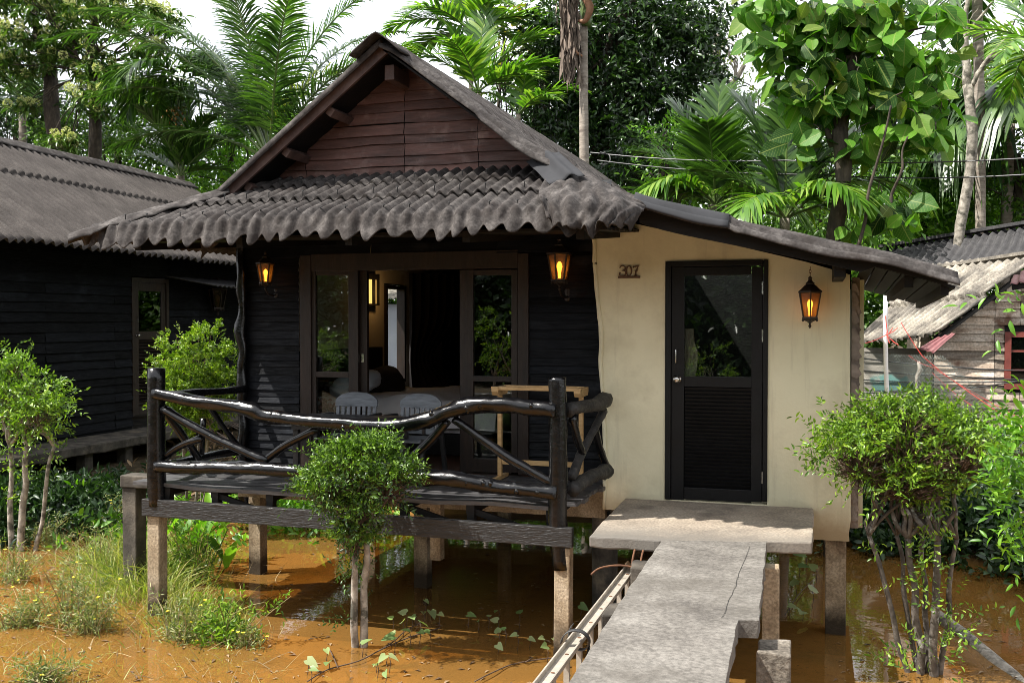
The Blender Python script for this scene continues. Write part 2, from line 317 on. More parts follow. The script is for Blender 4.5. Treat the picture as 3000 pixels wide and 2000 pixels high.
MAT['l_lit_top'] = leafmat('topiary_lit_leaf', G_((.022,.05,.008),(.055,.12,.014),(.11,.21,.022),(.20,.33,.045)), .38, .34, spec=.5)  # lighter green: the light on the topiary's top is painted into this leaf colour
MAT['l_bushy'] = leafmat('round_bush_leaf', G_((.05,.10,.010),(.11,.20,.015),(.20,.31,.024),(.31,.40,.04)), .38, .4)
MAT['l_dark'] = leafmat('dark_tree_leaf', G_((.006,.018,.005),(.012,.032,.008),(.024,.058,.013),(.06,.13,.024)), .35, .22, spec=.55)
MAT['l_mid'] = leafmat('mid_tree_leaf', G_((0.026,0.069,0.012),(0.053,0.120,0.018),(0.090,0.189,0.025),(0.150,0.267,0.040)), .45, .38)
MAT['l_bright'] = leafmat('bright_tree_leaf', G_((0.040,0.121,0.012),(0.088,0.223,0.018),(0.144,0.326,0.025),(0.216,0.400,0.040)), .4, .42)
MAT['l_airy'] = leafmat('thin_tree_leaf', G_((.06,.11,.022),(.11,.17,.03),(.18,.25,.045),(.26,.31,.06)), .5, .42)
MAT['l_yellow'] = leafmat('yellowing_leaf', G_((.08,.12,.02),(.14,.18,.025),(.24,.24,.035),(.46,.30,.03)), .5, .45)
MAT['l_flower'] = leafmat('whorled_leaf', G_((0.022,0.061,0.011),(0.045,0.102,0.014),(0.075,0.148,0.023),(0.120,0.205,0.036)), .32, .32, spec=.6)
MAT['blossom'] = leafmat('cream_blossom', G_((.36,.40,.16),(.48,.50,.22),(.60,.60,.30)), .7, .25)
MAT['l_teak'] = leafmat('big_veined_leaf', G_((0.017,0.057,0.008),(0.043,0.133,0.012),(0.076,0.218,0.018),(0.136,0.314,0.030),(0.119,0.152,0.025)), .5, .45, veins=True, spec=.3)
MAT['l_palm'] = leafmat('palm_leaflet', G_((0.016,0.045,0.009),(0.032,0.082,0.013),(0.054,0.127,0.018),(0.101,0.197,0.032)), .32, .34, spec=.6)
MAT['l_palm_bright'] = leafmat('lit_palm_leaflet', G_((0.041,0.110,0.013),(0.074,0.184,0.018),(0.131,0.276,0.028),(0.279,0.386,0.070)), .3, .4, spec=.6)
MAT['l_palm_yellow'] = leafmat('pale_palm_leaflet', G_((.16,.21,.04),(.24,.27,.06),(.34,.34,.10)), .35, .4, spec=.5)
MAT['l_under'] = leafmat('undergrowth_leaf', G_((0.010,0.027,0.010),(0.018,0.046,0.014),(0.028,0.064,0.019),(0.048,0.096,0.024)), .42, .28)
MAT['l_grass'] = leafmat('grass_blade', G_((.12,.18,.03),(.20,.27,.045),(.32,.36,.08),(.44,.38,.14)), .5, .4)
MAT['l_dry'] = leafmat('dry_stalk', G_((.16,.11,.05),(.28,.21,.11),(.42,.33,.18),(.20,.19,.06)), .7, .2)
MAT['l_weed'] = leafmat('weed_leaf', G_((.08,.13,.035),(.15,.20,.06),(.25,.27,.10),(.34,.31,.16)), .5, .35)
MAT['l_vine'] = leafmat('water_vine_leaf', G_((.12,.20,.06),(.20,.29,.11),(.34,.38,.19),(.16,.25,.05)), .35, .3)
MAT['petal'] = leafmat('yellow_petal', G_((.75,.60,.03),(.85,.70,.06)), .5, .3, tint=(1,1,.6))
MAT['litter'] = leafmat('fallen_leaf_litter', G_((.05,.03,.015),(.12,.07,.035),(.22,.14,.075),(.30,.21,.12)), .8, .1)
MAT['pane'] = glassmat('window_glass', (.80,.84,.82), 1.52, 1.9)
MAT['lampglass'] = glassmat('amber_lamp_glass', (.16,.09,.045), 1.4, .6, .2)
# ------------------------------------------------------------------ foliage
def unit(a): return a / np.maximum(np.linalg.norm(a, axis=-1, keepdims=True), 1e-9)
T_DIA = (np.array([(0,0,0),(.45,.5,.10),(.45,-.5,.10),(1,0,-.08)]), np.array([(0,2,3),(0,3,1)]))
T_LEAF = (np.array([(0,0,0),(.33,0,.03),(.68,0,0),(1,0,-.12),(.28,.42,.12),(.65,.40,.07),(.28,-.42,.12),(.65,-.40,.07)]),
          np.array([(0,1,4),(1,5,4),(1,2,5),(2,3,5),(0,6,1),(1,6,7),(1,7,2),(2,7,3)]))
def ovate():
    t = np.array([0,.07,.2,.38,.56,.72,.86,1.0]); w = np.array([.02,.20,.40,.5,.47,.34,.17,0])
    c = np.array([-1,-.5,0,.5,1.0]); V = []
    for ti, wi in zip(t, w):
        for cj in c: V.append((ti - .06*abs(cj)*(ti < .1), wi*cj, .06*abs(cj)*wi*2 - .13*ti*ti + .012*math.sin(ti*20+cj*3)))
    Fc = []
    for i in range(len(t)-1):
        for j in range(4):
            a = i*5+j; Fc += [(a, a+1, a+6), (a, a+6, a+5)]
    return np.array(V), np.array(Fc)
T_OV = ovate()
T_HEART = (np.array([(0,0,0),(.5,0,-.02),(1,0,-.1),(-.15,.28,.05),(.12,.5,.1),(.55,.33,.05),(-.15,-.28,.05),(.12,-.5,.1),(.55,-.33,.05)]),
           np.array([(0,4,3),(0,1,4),(1,5,4),(1,2,5),(0,6,7),(0,7,1),(1,7,8),(1,8,2)]))
def leaves(pos, axis, nrm, L, W, T):
    """many leaves in one go -> V, F, uv"""
    TV, TF = T; n = len(pos); k = len(TV)
    a = unit(axis); s = unit(np.cross(nrm, a)); u = np.cross(a, s)
    L = np.broadcast_to(np.asarray(L, float), (n,))[:, None, None]; W = np.broadcast_to(np.asarray(W, float), (n,))[:, None, None]
    V = pos[:, None, :] + L*(TV[None,:,0:1]*a[:,None,:] + TV[None,:,2:3]*u[:,None,:]) + W*TV[None,:,1:2]*s[:,None,:]
    Fc = (TF[None] + (np.arange(n)*k)[:, None, None]).reshape(-1, 3)
    uv = np.tile(np.stack([.5 + TV[:,1], TV[:,0]], -1), (n, 1))
    return V.reshape(-1, 3), Fc, uv
def sprigs(base, d, length, m, L, W, T, rng, spread=.85, droop=.25):
    """twigs of m leaves each: base (n,3), d (n,3)"""
    n = len(base); d = unit(d)
    s = unit(np.cross(d, rng.normal(size=(n,3)))); u = np.cross(d, s)
    length = np.broadcast_to(np.asarray(length, float), (n,))
    P, A, Nn = [], [], []
    for i in range(m):
        t = (i + .6) / m; sg = 1 if i % 2 else -1
        p = base + d*(length*t)[:,None] - np.array([0,0,1])*(droop*length*t*t)[:,None]
        if i == m-1: ax = d + rng.normal(size=(n,3))*.2
        else: ax = d*.65 + s*sg*spread + rng.normal(size=(n,3))*.22
        ax = ax - np.array([0,0,1])*droop*.6
        P.append(p); A.append(ax); Nn.append(u*.8 + np.array([0,0,.7]) + rng.normal(size=(n,3))*.35)
    P = np.concatenate(P); A = np.concatenate(A); Nn = np.concatenate(Nn)
    sz = rng.uniform(.65, 1.2, len(P))
    return leaves(P, A, Nn, L*sz, W*sz, T)
def ball(rng, n, power=.45):
    v = unit(rng.normal(size=(n,3))); return v * (rng.uniform(0,1,(n,1))**power)
class Leafy:
    def __init__(self): self.V = []; self.F = []; self.U = []; self.n = 0
    def add(self, VFU):
        V, Fc, U = VFU; self.V.append(V); self.F.append(Fc + self.n); self.U.append(U); self.n += len(V)
    def build(self, name, mat, parent=None):
        return np_mesh(name, np.concatenate(self.V), np.concatenate(self.F), mat, parent, np.concatenate(self.U), smooth=False)
def blob(px, py, rx, ry, Y, depth=None):
    k = K(px, py, Y); c = PY(px, py, Y)
    return np.array(c), np.array([rx*k, (depth if depth else (rx+ry)/2*k), ry*k])
def crown(blobs, dens, clump_r, per, m, L, W, T, seed, length=None, droop=.3, up=.25, lk=None, shell=.4, thin=0):
    """blobs of (centre, radii): clumps spread through each, sprigs in each clump"""
    rng = np.random.default_rng(seed); lf = lk or Leafy()
    for c, r in blobs:
        n = max(3, int(dens * (r[0]*r[1] + r[0]*r[2] + r[1]*r[2])))
        q = ball(rng, n, shell); cc = c + q*r*(1 + rng.normal(size=(n,1))*.10)
        if thin:
            kp = (q[:,2] > -.15) | (rng.uniform(size=n) > thin); q, cc = q[kp], cc[kp]; n = len(q)
        out = unit(q*r + 1e-6)
        b = np.repeat(cc, per, 0) + rng.normal(size=(n*per,3))*clump_r
        d = np.repeat(out, per, 0)*.7 + rng.normal(size=(n*per,3))*.7 + np.array([0,0,up])
        ln = (length or L*m*.42) * rng.uniform(.6, 1.25, n*per)
        lf.add(sprigs(b, d, ln, m, L, W, T, rng, droop=droop))
    return lf
def limb(mb, a, b, r0, r1, seed, n=8, wob=.12, seg=6):
    a, b = Vector(a), Vector(b); rnd = random.Random(seed); ln = (b - a).length; pts = []; rad = []
    for i in range(seg + 1):
        t = i / seg; p = a.lerp(b, t)
        if 0 < i < seg: p += Vector((rnd.uniform(-1,1), rnd.uniform(-1,1), rnd.uniform(-.4,.4))) * ln * wob * .35
        p.z += math.sin(t*math.pi) * ln * .04
        pts.append(p); rad.append(r0 + (r1 - r0) * t)
    mb.tube(pts, rad, n, bump=.15, seed=seed, sub=3); return pts
def frond(lf, base, az, el, L, droop, n, ll, lw, hang, rng, rmb=None, lift=.25, tipang=22, baseang=62, start=.14, rr=.018, side_el=0, wprof=(.55,1,.8,0)):
    """one feather frond: a bending rachis with leaflets on both sides"""
    S = 40; ds = L / S; p = np.array(base, float); pts = [p.copy()]; tg = []
    for i in range(S):
        s = i / S; e = el - droop * s**1.4
        a2 = az + side_el * s
        t = np.array([math.cos(e)*math.cos(a2), math.cos(e)*math.sin(a2), math.sin(e)]); tg.append(t); p = p + t*ds; pts.append(p.copy())
    tg.append(tg[-1]); pts = np.array(pts); tg = np.array(tg)
    if rmb is not None:
        idx = list(range(0, S+1, 4)); rmb.tube([pts[i] for i in idx], [rr*(1 - .85*i/S) + .002 for i in idx], 5)
    s = np.linspace(start, .985, n) + rng.uniform(-.4,.4,n)/n*.8
    s = np.clip(s, 0, .99)
    i = (s*S).astype(int); f = (s*S - i)[:,None]
    P0 = pts[i]*(1-f) + pts[np.minimum(i+1,S)]*f; T0 = tg[i]
    side = np.array([-math.sin(az), math.cos(az), 0.0]); U0 = np.cross(T0, side); U0 = np.where((U0[:,2:3] < 0), -U0, U0)
    prof = np.sin(np.clip(.12 + s*.92, 0, 1)*math.pi)**.55
    prof = np.clip(prof, .25, 1)
    for sg in (1, -1):
        A = np.radians(baseang + (tipang - baseang)*s) + rng.normal(size=n)*.06
        d = T0*np.cos(A)[:,None] + side*sg*np.sin(A)[:,None] + U0*(lift + rng.normal(size=n)*.10)[:,None]
        d = unit(d); l = ll*prof*rng.uniform(.85,1.1,n)
        wv = unit(np.cross(d, U0)); 
        hg = hang*rng.uniform(.7,1.35,n)
        V = []; tt = (0,.35,.7,1.0)
        for t, w in zip(tt, wprof):
            c = P0 + d*(l*t)[:,None] - np.array([0,0,1])*(hg*l*t*t)[:,None]
            if w == 0: V.append(c)
            else:
                V.append(c + wv*(lw*w*.5)); V.append(c - wv*(lw*w*.5))
        V = np.stack(V, 1)                     # n,7,3
        tf = np.array([(0,1,3),(0,3,2),(2,3,5),(2,5,4),(4,5,6)])
        Fc = (tf[None] + (np.arange(n)*7)[:,None,None]).reshape(-1,3)
        uv = np.tile(np.array([(.5,0),(.5,0),(.5,.35),(.5,.35),(.5,.7),(.5,.7),(.5,1)]), (n,1))
        lf.add((V.reshape(-1,3), Fc, uv))
# ================================================================== SETTING
def sstep(a, b, x):
    t = np.clip((x - a) / (b - a), 0, 1); return t*t*(3-2*t)
def gz(x, y):
    x = np.asarray(x, float); y = np.asarray(y, float)
    e = ((x + 3)/6.6)**2 + ((y - 6)/7.0)**2
    e = e + .07*np.sin(x*1.7 + y*.8) + .05*np.sin(y*2.3 - x*1.1)
    h = -.17 + sstep(.84, 1.35, e)*.55 + sstep(1.3, 4.0, e)*.35
    h = h + .02*np.sin(x*3.1+1)*np.sin(y*2.7) * (e > .85)
    h = h + sstep(1.1, 1.9, e)*sstep(1.5, 4, x)*sstep(8, 11, y)*.35
    return h
def g1(x, y): return float(gz(x, y))
xs = np.concatenate([[-400,-150,-70,-40], np.arange(-26,-12,.8), np.arange(-12,6,.16), np.arange(6,24,.8), [30,50,100,400]])
ys = np.concatenate([[-300,-100,-40,-20], np.arange(-12,-2,.8), np.arange(-2,16,.16), np.arange(16,36,.8), [45,70,150,500]])
XX, YY = np.meshgrid(xs, ys)
G = np.stack([XX, YY, gz(XX, YY)], -1)
m, nt, out = new_mat('mud_and_soil')
b = N(nt, 'ShaderNodeBsdfPrincipled'); b.inputs['Roughness'].default_value = .95; b.inputs['Specular IOR Level'].default_value = .1
vec = coords(nt)
n1 = noise_node(nt, vec, .9, 8, .65, .4); n2 = noise_node(nt, vec, 9, 6, .7); n3 = noise_node(nt, vec, 26, 3, .5)
mud = ramp(nt, [(.3,(.18,.090,.021)),(.5,(.31,.160,.036)),(.7,(.42,.236,.056))], n1).outputs[0]
specks = ramp(nt, [(.33,(.30,.22,.14)),(.43,(1,1,1))], n2).outputs[0]
mud = mixc(nt, .55, mud, specks, 'MULTIPLY')
n4 = noise_node(nt, vec, .55, 5, .6)
mud = mixc(nt, ramp(nt, [(.52,(0,0,0)),(.66,(1,1,1))], n4).outputs[0], mud, (.085,.066,.024))
spk = ramp(nt, [(.29,(.12,.08,.05)),(.33,(1,1,1))], n3).outputs[0]
mud = mixc(nt, .7, mud, spk, 'MULTIPLY')
soil = ramp(nt, [(.3,(.022,.017,.011)),(.5,(.05,.038,.022)),(.7,(.11,.08,.048))], n2).outputs[0]
gg = N(nt, 'ShaderNodeNewGeometry'); sz = N(nt, 'ShaderNodeSeparateXYZ'); nt.links.new(gg.outputs['Position'], sz.inputs[0])
mr = N(nt, 'ShaderNodeMapRange'); mr.inputs['From Min'].default_value = -.03; mr.inputs['From Max'].default_value = .10; nt.links.new(sz.outputs['Z'], mr.inputs['Value'])
nt.links.new(mixc(nt, mr.outputs[0], mud, soil), b.inputs['Base Color'])
bn = N(nt, 'ShaderNodeBump'); bn.inputs['Strength'].default_value = .5; bn.inputs['Distance'].default_value = .03; nt.links.new(n2, bn.inputs['Height']); nt.links.new(bn.outputs[0], b.inputs['Normal'])
nt.links.new(b.outputs[0], out.inputs[0])
tag(grid_mesh('ground', G, m), kind='structure')
# muddy flood water: tinted, mirror-like by Fresnel, faint ripples
m, nt, out = new_mat('muddy_water')
t = N(nt, 'ShaderNodeBsdfTransparent'); t.inputs[0].default_value = (.92, .74, .46, 1)
g = N(nt, 'ShaderNodeBsdfGlossy'); g.inputs['Roughness'].default_value = .006
df = N(nt, 'ShaderNodeBsdfDiffuse'); df.inputs[0].default_value = (.34, .175, .045, 1)
fr = N(nt, 'ShaderNodeFresnel'); fr.inputs[0].default_value = 1.33
bn = N(nt, 'ShaderNodeBump'); bn.inputs['Strength'].default_value = .018; bn.inputs['Distance'].default_value = .05
nt.links.new(noise_node(nt, coords(nt, (1, 1.6, 1)), 5.5, 3, .5), bn.inputs['Height'])
nt.links.new(bn.outputs[0], g.inputs['Normal']); nt.links.new(bn.outputs[0], fr.inputs['Normal'])
m0 = N(nt, 'ShaderNodeMixShader'); m0.inputs[0].default_value = .45; nt.links.new(t.outputs[0], m0.inputs[1]); nt.links.new(df.outputs[0], m0.inputs[2])
fb = N(nt, 'ShaderNodeMath'); fb.operation = 'MULTIPLY'; fb.inputs[1].default_value = 1.5; fb.use_clamp = True; nt.links.new(fr.outputs[0], fb.inputs[0])
mx = N(nt, 'ShaderNodeMixShader'); nt.links.new(fb.outputs[0], mx.inputs[0]); nt.links.new(m0.outputs[0], mx.inputs[1]); nt.links.new(g.outputs[0], mx.inputs[2]); nt.links.new(mx.outputs[0], out.inputs[0])
wx = np.linspace(-12, 6, 30); wy = np.linspace(-4, 16, 30); WX, WY = np.meshgrid(wx, wy)
tag(grid_mesh('water', np.stack([WX, WY, np.zeros_like(WX)], -1), m), kind='structure')

# ------------------------------------------------------------------ generic builders
def siding(mb, O, ex, n, rows, seed, seg=.45, joints=(), out=.02, wav=.004):
    """lapped boards. O origin, ex unit vector along the wall, n outward normal; rows: list of (z0, z1, a0, a1)"""
    O, ex, n = Vector(O), Vector(ex), Vector(n); rnd = random.Random(seed)
    for z0, z1, a0, a1 in rows:
        if a1 - a0 < .03: continue
        cuts = [a0] + sorted(j + rnd.uniform(-.004,.004) for j in joints if a0 + .04 < j < a1 - .04) + [a1]
        for c0, c1 in zip(cuts[:-1], cuts[1:]):
            k = max(1, int((c1 - c0)/seg)); vs = []; fs = []; tilt = rnd.uniform(-.003,.003); o2 = out*rnd.uniform(.75,1.35)
            for i in range(k + 1):
                x = c0 + .003 + (c1 - c0 - .006)*i/k; dz = wav*nz(x*1.3, z0*9, seed) + tilt*(i/k-.5); dz2 = wav*1.5*nz(x*2.7, z0*5+3, seed)
                p = O + ex*x
                vs += [p + Vector((0,0,z1+.006+dz)) + n*.003, p + Vector((0,0,z0+dz+dz2)) + n*o2, p + Vector((0,0,z0+dz+dz2)) + n*.0]
            for i in range(k):
                q = i*3; fs += [(q,q+1,q+4,q+3),(q+1,q+2,q+5,q+4)]
            mb.add(vs, fs)
def rows_of(z0, z1, h, a0, a1, seed=0):
    rnd = random.Random(seed); r = []; z = z0
    while z < z1 - .01:
        hh = h*rnd.uniform(.86,1.14); e = min(z+hh, z1); r.append((z, e, a0, a1) if not callable(a0) else (z, e, a0(z), a1(z))); z += hh
    return r
def corrugated(name, A, B, C, D, lam, amp, mat, parent=None, rows=16, steps=(), stepdrop=.02, noise_=.01, seed=0, solid=.006, per=8, edge=.0, sag=0):
    """sheet roofing. A-B: top edge, D-C: bottom edge; the waves run across A-B, the ribs run from A-B down to D-C"""
    A,B,C,D = (np.array(p, float) for p in (A,B,C,D)); W = max(np.linalg.norm(B-A), np.linalg.norm(C-D)); n = max(int(W/lam*per), 8)
    u = np.linspace(0,1,n+1)
    nrm = np.cross(B-A, D-A); nrm /= np.linalg.norm(nrm); nrm = nrm if nrm[2] > 0 else -nrm
    vs = []; ts = sorted(list(np.linspace(0,1,rows+1)) + [s for s in steps] + [s+1e-3 for s in steps])
    G = []
    for t in ts:
        p = (A + (B-A)*u[:,None])*(1-t) + (D + (C-D)*u[:,None])*t
        h = amp*np.sin(2*math.pi*u*W/lam)
        k = sum(1 for s in steps if t > s); base = [0]+list(steps); fr_ = t - base[k]
        h = h - stepdrop*k*0 + stepdrop*(fr_/(max(.2,(1/(len(steps)+1)))))
        nn = np.array([noise_*(nz(x*W*.7, t*3, seed) + .5*nz(x*W*2.3, t*7, seed+5)) for x in u])
        ed = edge*np.array([nz(x*W*1.9, seed*2.1) for x in u])*(t > .98)
        G.append(p + nrm*(h + nn - sag*math.sin(math.pi*t))[:,None] + (D-A)/np.linalg.norm(D-A)*ed[:,None])
    return grid_mesh(name, np.array(G), mat, parent, True, solid)

# ================================================================== BUNGALOW 307
BW = 8.6; SW = 8.9                       # plaster wall and timber wall planes
B = empty('bungalow', (-3.7, 9.0, 0), 'black timber bungalow on stilts with maroon gable, sagging felt roof and cream annexe', 'bungalow')
def bp(mb, name, mat, **kw): return hang(mb.build(name, MAT[mat] if isinstance(mat, str) else mat, **kw), B)
# timber front wall
xl, xr_ = -5.66, -1.80
dx0, dx1 = PY(879, 1000, SW).x, PY(1548, 1000, SW).x; dz1 = PY(1210, 748, SW).z
mb = MB(); O = (0, SW, 0); ex = (1,0,0); n = (0,-1,0)
siding(mb, O, ex, n, rows_of(1.18, dz1, .075, xl, dx0, 1), 1, joints=())
siding(mb, O, ex, n, rows_of(1.18, dz1, .078, dx1, xr_, 2), 2)
siding(mb, O, ex, n, rows_of(dz1, 3.9, .12, xl, xr_, 3), 3, joints=(-4.2,-2.9), out=.03)
bp(mb, 'front_siding', 'black_wood')
mb = MB(); siding(mb, (xl-.02, 0, 0), (0,1,0), (-1,0,0), rows_of(1.1, 3.8, .1, 8.92, 14.6, 4), 4, joints=(10.4,11.8)); 
mb.box(xl, xl+.02, 8.93, 12.3, 1.1, 3.8); mb.box(xl, xl+.02, 12.3, 13.2, 1.1, 1.75); mb.box(xl, xl+.02, 12.3, 13.2, 3.12, 3.8); mb.box(xl, xl+.02, 13.2, 14.6, 1.1, 3.8)
# the side boards stop at the side window: rebuild them in the pieces round it
mb.v, mb.f = [], []
for y0, y1, z0, z1, s in ((8.92,12.3,1.1,3.8,4),(12.3,12.97,1.1,1.75,5),(12.3,12.97,3.12,3.8,6),(12.97,14.6,1.1,3.8,7)):
    siding(mb, (xl-.022, 0, 0), (0,1,0), (-1,0,0), rows_of(z0, z1, .1, y0, y1, s), s); mb.box(xl-.02, xl+.02, y0, y1, z0, z1)
bp(mb, 'side_siding', 'black_wood_side')
mb = MB(); mb.box(xl+.03, -1.9, 14.5, 14.6, 1.1, 3.8); mb.box(-1.9, -1.8, 8.93, 14.6, 1.1, 3.75); bp(mb, 'rear_wall', 'dark_timber')
mb = MB(); mb.box(xl+.022, xl+.05, 8.96, 12.28, 1.2, 3.4); mb.box(xl+.022, xl+.05, 12.28, 12.99, 1.2, 1.74); mb.box(xl+.022, xl+.05, 12.28, 12.99, 3.13, 3.4); mb.box(xl+.022, xl+.05, 12.99, 14.45, 1.2, 3.4)
bp(mb, 'inner_wall', 'inner_wall')
mb = MB(); mb.box(xl+.06, -1.91, 8.96, 14.44, 3.41, 3.46); bp(mb, 'ceiling', 'dark_timber')
mb = MB(); mb.box(xl, -1.8, 8.82, 14.6, 1.06, 1.17); bp(mb, 'floor', 'floorwood')
mb = MB()
for a in (12.31, 12.92): mb.box(xl-.05, xl+.07, a, a+.05, 1.76, 3.11)
mb.box(xl-.05, xl+.07, 12.36, 12.92, 3.06, 3.11); mb.box(xl-.05, xl+.07, 12.36, 12.92, 1.76, 1.81); bp(mb, 'side_window_frame', 'frame')
# irregular corner log beside the left window wall
mb = MB(); cx = PY(708, 900, 8.84)
mb.tube([(cx.x+.01*math.sin(i*1.9)+.012*math.cos(i*3.1), 8.84, .72 + i*.2) for i in range(15)], [.052+.012*math.sin(i*2.3) for i in range(15)], 10, bump=.25, seed=3, sub=3)
bp(mb, 'corner_post', 'log', smooth=True)
# fascia and soffit above the veranda
mb = MB()
for i in range(11):
    y0 = 7.22 + i*.155; mb.box(-5.5, -1.5, y0, y0+.147, 3.30+.012*i, 3.32+.012*i)
for x in (-5.6,-4.6,-3.6,-2.6,-1.7): mb.beam((x,7.2,3.27),(x,8.86,3.42),.06,.09)
bp(mb, 'porch_soffit', 'dark_timber')
# ---------------- sliding door set
M_ = MB(); Yd = SW - .035
M_.pbox(879, 748, 911, 1392, Yd, .09); M_.pbox(1517, 742, 1548, 1392, Yd, .09); M_.pbox(911.5, 738, 1516.5, 790, Yd+.001, .09); M_.pbox(911.5, 1379, 1516.5, 1394, Yd-.03, .16)
SD = bp(M_, 'sliding_door', 'frame', bevel=.004)
def leafpane(pxs, top, mid, bot, Y, name, lowwood):
    a0, a1, b0, b1 = pxs; mb = MB()
    mb.pbox(a0, top, a1, bot, Y, .045); mb.pbox(b0, top, b1, bot, Y, .045); mb.pbox(a1, top, b0, top+16, Y+.002, .04); mb.pbox(a1, mid, b0, mid+16, Y+.002, .04); mb.pbox(a1, bot-lowwood, b0, bot, Y+.002, .04)
    o = mb.build(name, MAT['frame'], SD, bevel=.003)
    g = MB(); g.pbox(a1-2, top+14, b0+2, mid+2, Y+.02, .005); g.pbox(a1-2, mid+14, b0+2, bot-lowwood+2, Y+.02, .005); g.build('glass_pane', MAT['pane'], SD)
    return o
leafpane((911.5,925,1021,1049), 790, 1089, 1380, Yd+.02, 'door_leaf', 40)
mb = MB(); mb.pbox(1050, 790, 1076, 1380, Yd+.075, .045); mb.build('door_leaf', MAT['frame'], SD, bevel=.003)
leafpane((1347,1386,1498,1516.5), 790, 1102, 1384, Yd+.02, 'door_leaf', 40)
mb = MB(); mb.pbox(1057, 1036, 1066, 1062, Yd+.066, .008); mb.build('door_pull', MAT['steel'], SD, bevel=.002)
# ---------------- cream annexe
mb = MB()
top = [(-1.93,3.56),(-1.5,3.46),(-1.1,3.36),(-.6,3.24),(-.1,3.11),(.27,3.0)]
left = [(-1.80,.95),(-1.795,1.4),(-1.81,1.8),(-1.835,2.2),(-1.83,2.5),(-1.86,2.8),(-1.89,3.1),(-1.895,3.3)]
fx0, fx1, fz1, fz0 = PY(1948, 1100, BW).x, PY(2249, 1100, BW).x, PY(2100, 764, BW).z, PY(2100, 1470, BW).z
# wall as four pieces round the doorway
def wallpiece(poly): mb.prism([(x, BW, z) for x, z in poly], (0, .14, 0))
def topz(x): return float(np.interp(x, [p[0] for p in top], [p[1] for p in top]))
wallpiece(left + [(-1.93,3.56),(-1.5,3.46),(fx0, topz(fx0)), (fx0, .95)])
wallpiece([(fx0, fz1), (fx0, topz(fx0)), (-1.1,3.36),(-.6,3.24), (fx1, topz(fx1)), (fx1, fz1)])
wallpiece([(fx1, .80), (fx1, topz(fx1)), (-.1,3.11), (.245,3.0), (.25,2.2), (.262,1.4), (.265,.98), (.25,.86), (.255,.80)])
wallpiece([(fx0, .95), (fx0, fz0), (fx1, fz0), (fx1, .80), (-.9,.80), (-.95,.95)])
PW = bp(mb, 'plaster_wall', 'cream')
mb = MB(); pts = [Vector((x-.004, BW-.006, z)) for x, z in left] + [Vector((-1.925, BW-.006, 3.5))]
mb.tube(pts, [.016,.02,.014,.018,.022,.016,.02,.018,.016], 8, bump=.5, seed=5, sub=4); bp(mb, 'plaster_edge', 'cream', smooth=True)
# dirty cracked streak and knot on the plaster edge
mb = MB(); c = PY(1742, 772, BW); mb.lathe((c.x, BW-.012, c.z-.02), [(.004,0),(.02,.01),(.024,.022),(.012,.036),(.003,.042)], 9, sy=.5); bp(mb, 'rot_patch', 'bark')
mb = MB(); mb.box(.27, .36, BW+.10, 12, .9, 2.96); mb.box(-1.78, .269, 11.9, 12, .9, 3.1); bp(mb, 'annexe_side_wall', 'cream')
mb = MB(); rnd = random.Random(4)
for i in range(26):
    z = .98 + i*.074; x0 = .262; w = .058 + rnd.uniform(-.012,.014)
    yq = BW+.022+.009*(i%2); mb.prism([(x0, yq, z+.10), (x0+.012+w*.35, yq, z+.10), (x0+.012+w, yq, z+.012+rnd.uniform(-.01,.01)), (x0+w*.6, yq, z-.02), (x0, yq, z)], (0, .03, 0))
mb.box(.263,.325,BW+.065,BW+.095,.9,2.98)
bp(mb, 'edge_shingles', 'scallop')
mb = MB(); mb.box(-1.78, .26, BW+.15, 11.9, .86, 1.0); bp(mb, 'annexe_floor', 'post_dark')
mb = MB(); mb.box(-1.78, .26, 10.3, 10.38, 1.0, 3.1); bp(mb, 'bathroom_partition', 'dark_timber')
# bathroom door
mb = MB(); Yb = BW - .02
mb.pbox(1949, 766, 1965, 1462, Yb, .12); mb.pbox(2235, 761, 2249, 1468, Yb, .12); mb.pbox(1965.5, 763, 2234.5, 779, Yb, .12)
BD = bp(mb, 'bathroom_door', 'door_black', bevel=.004)
mb = MB(); Yl = Yb + .02
mb.pbox(1966.5, 781, 2004, 1464, Yl, .04); mb.pbox(2201, 781, 2233.5, 1470, Yl, .04); mb.pbox(2004, 781, 2201, 806, Yl+.001, .038); mb.pbox(2004, 1103, 2201, 1134, Yl+.001, .038); mb.pbox(2004, 1431, 2201, 1467, Yl+.001, .038)
mb.build('door_leaf', MAT['door_black'], BD, bevel=.004)
mb = MB(); mb.pbox(2003, 805, 2202, 1104, Yl+.016, .005); mb.build('glass_pane', MAT['pane'], BD)
mb = MB(); x0, x1 = PY(2005,1280,Yl).x, PY(2200,1280,Yl).x; z0, z1 = PY(2100,1430,Yl).z, PY(2100,1136,Yl).z; ns = 27
for i in range(ns):
    za = z0 + (z1-z0)*i/ns; mb.beam(((x0+.001), Yl+.022, za+.017), ((x1-.001), Yl+.022, za+.017), .012, .038, up=(0,-.55,1))
mb.build('louvre_panel', MAT['door_black'], BD)
mb = MB(); mb.pbox(2003, 1134, 2202, 1432, Yl+.05, .004); mb.build('louvre_backing', MAT['dark_timber'], BD)
kx, kz = PY(1984,1110,Yl).x, PY(1984,1110,Yl).z
def ylathe(mb, x, y, z, prof, n=18):
    b0 = len(mb.v); mb.lathe((0,0,0), prof, n)
    for i in range(b0, len(mb.v)): px, py, pz = mb.v[i]; mb.v[i] = (x+px, y-pz, z+py)
mb = MB(); ylathe(mb, kx, Yl, kz, [(.036,0),(.036,.006),(.018,.008),(.014,.03),(.026,.038),(.030,.052),(.024,.064),(.006,.068)]); mb.build('door_knob', MAT['steel'], BD, smooth=True)
mb = MB(); hx = PY(1981,1040,Yl).x; a, c = PY(1981,1021,Yl).z, PY(1981,1062,Yl).z
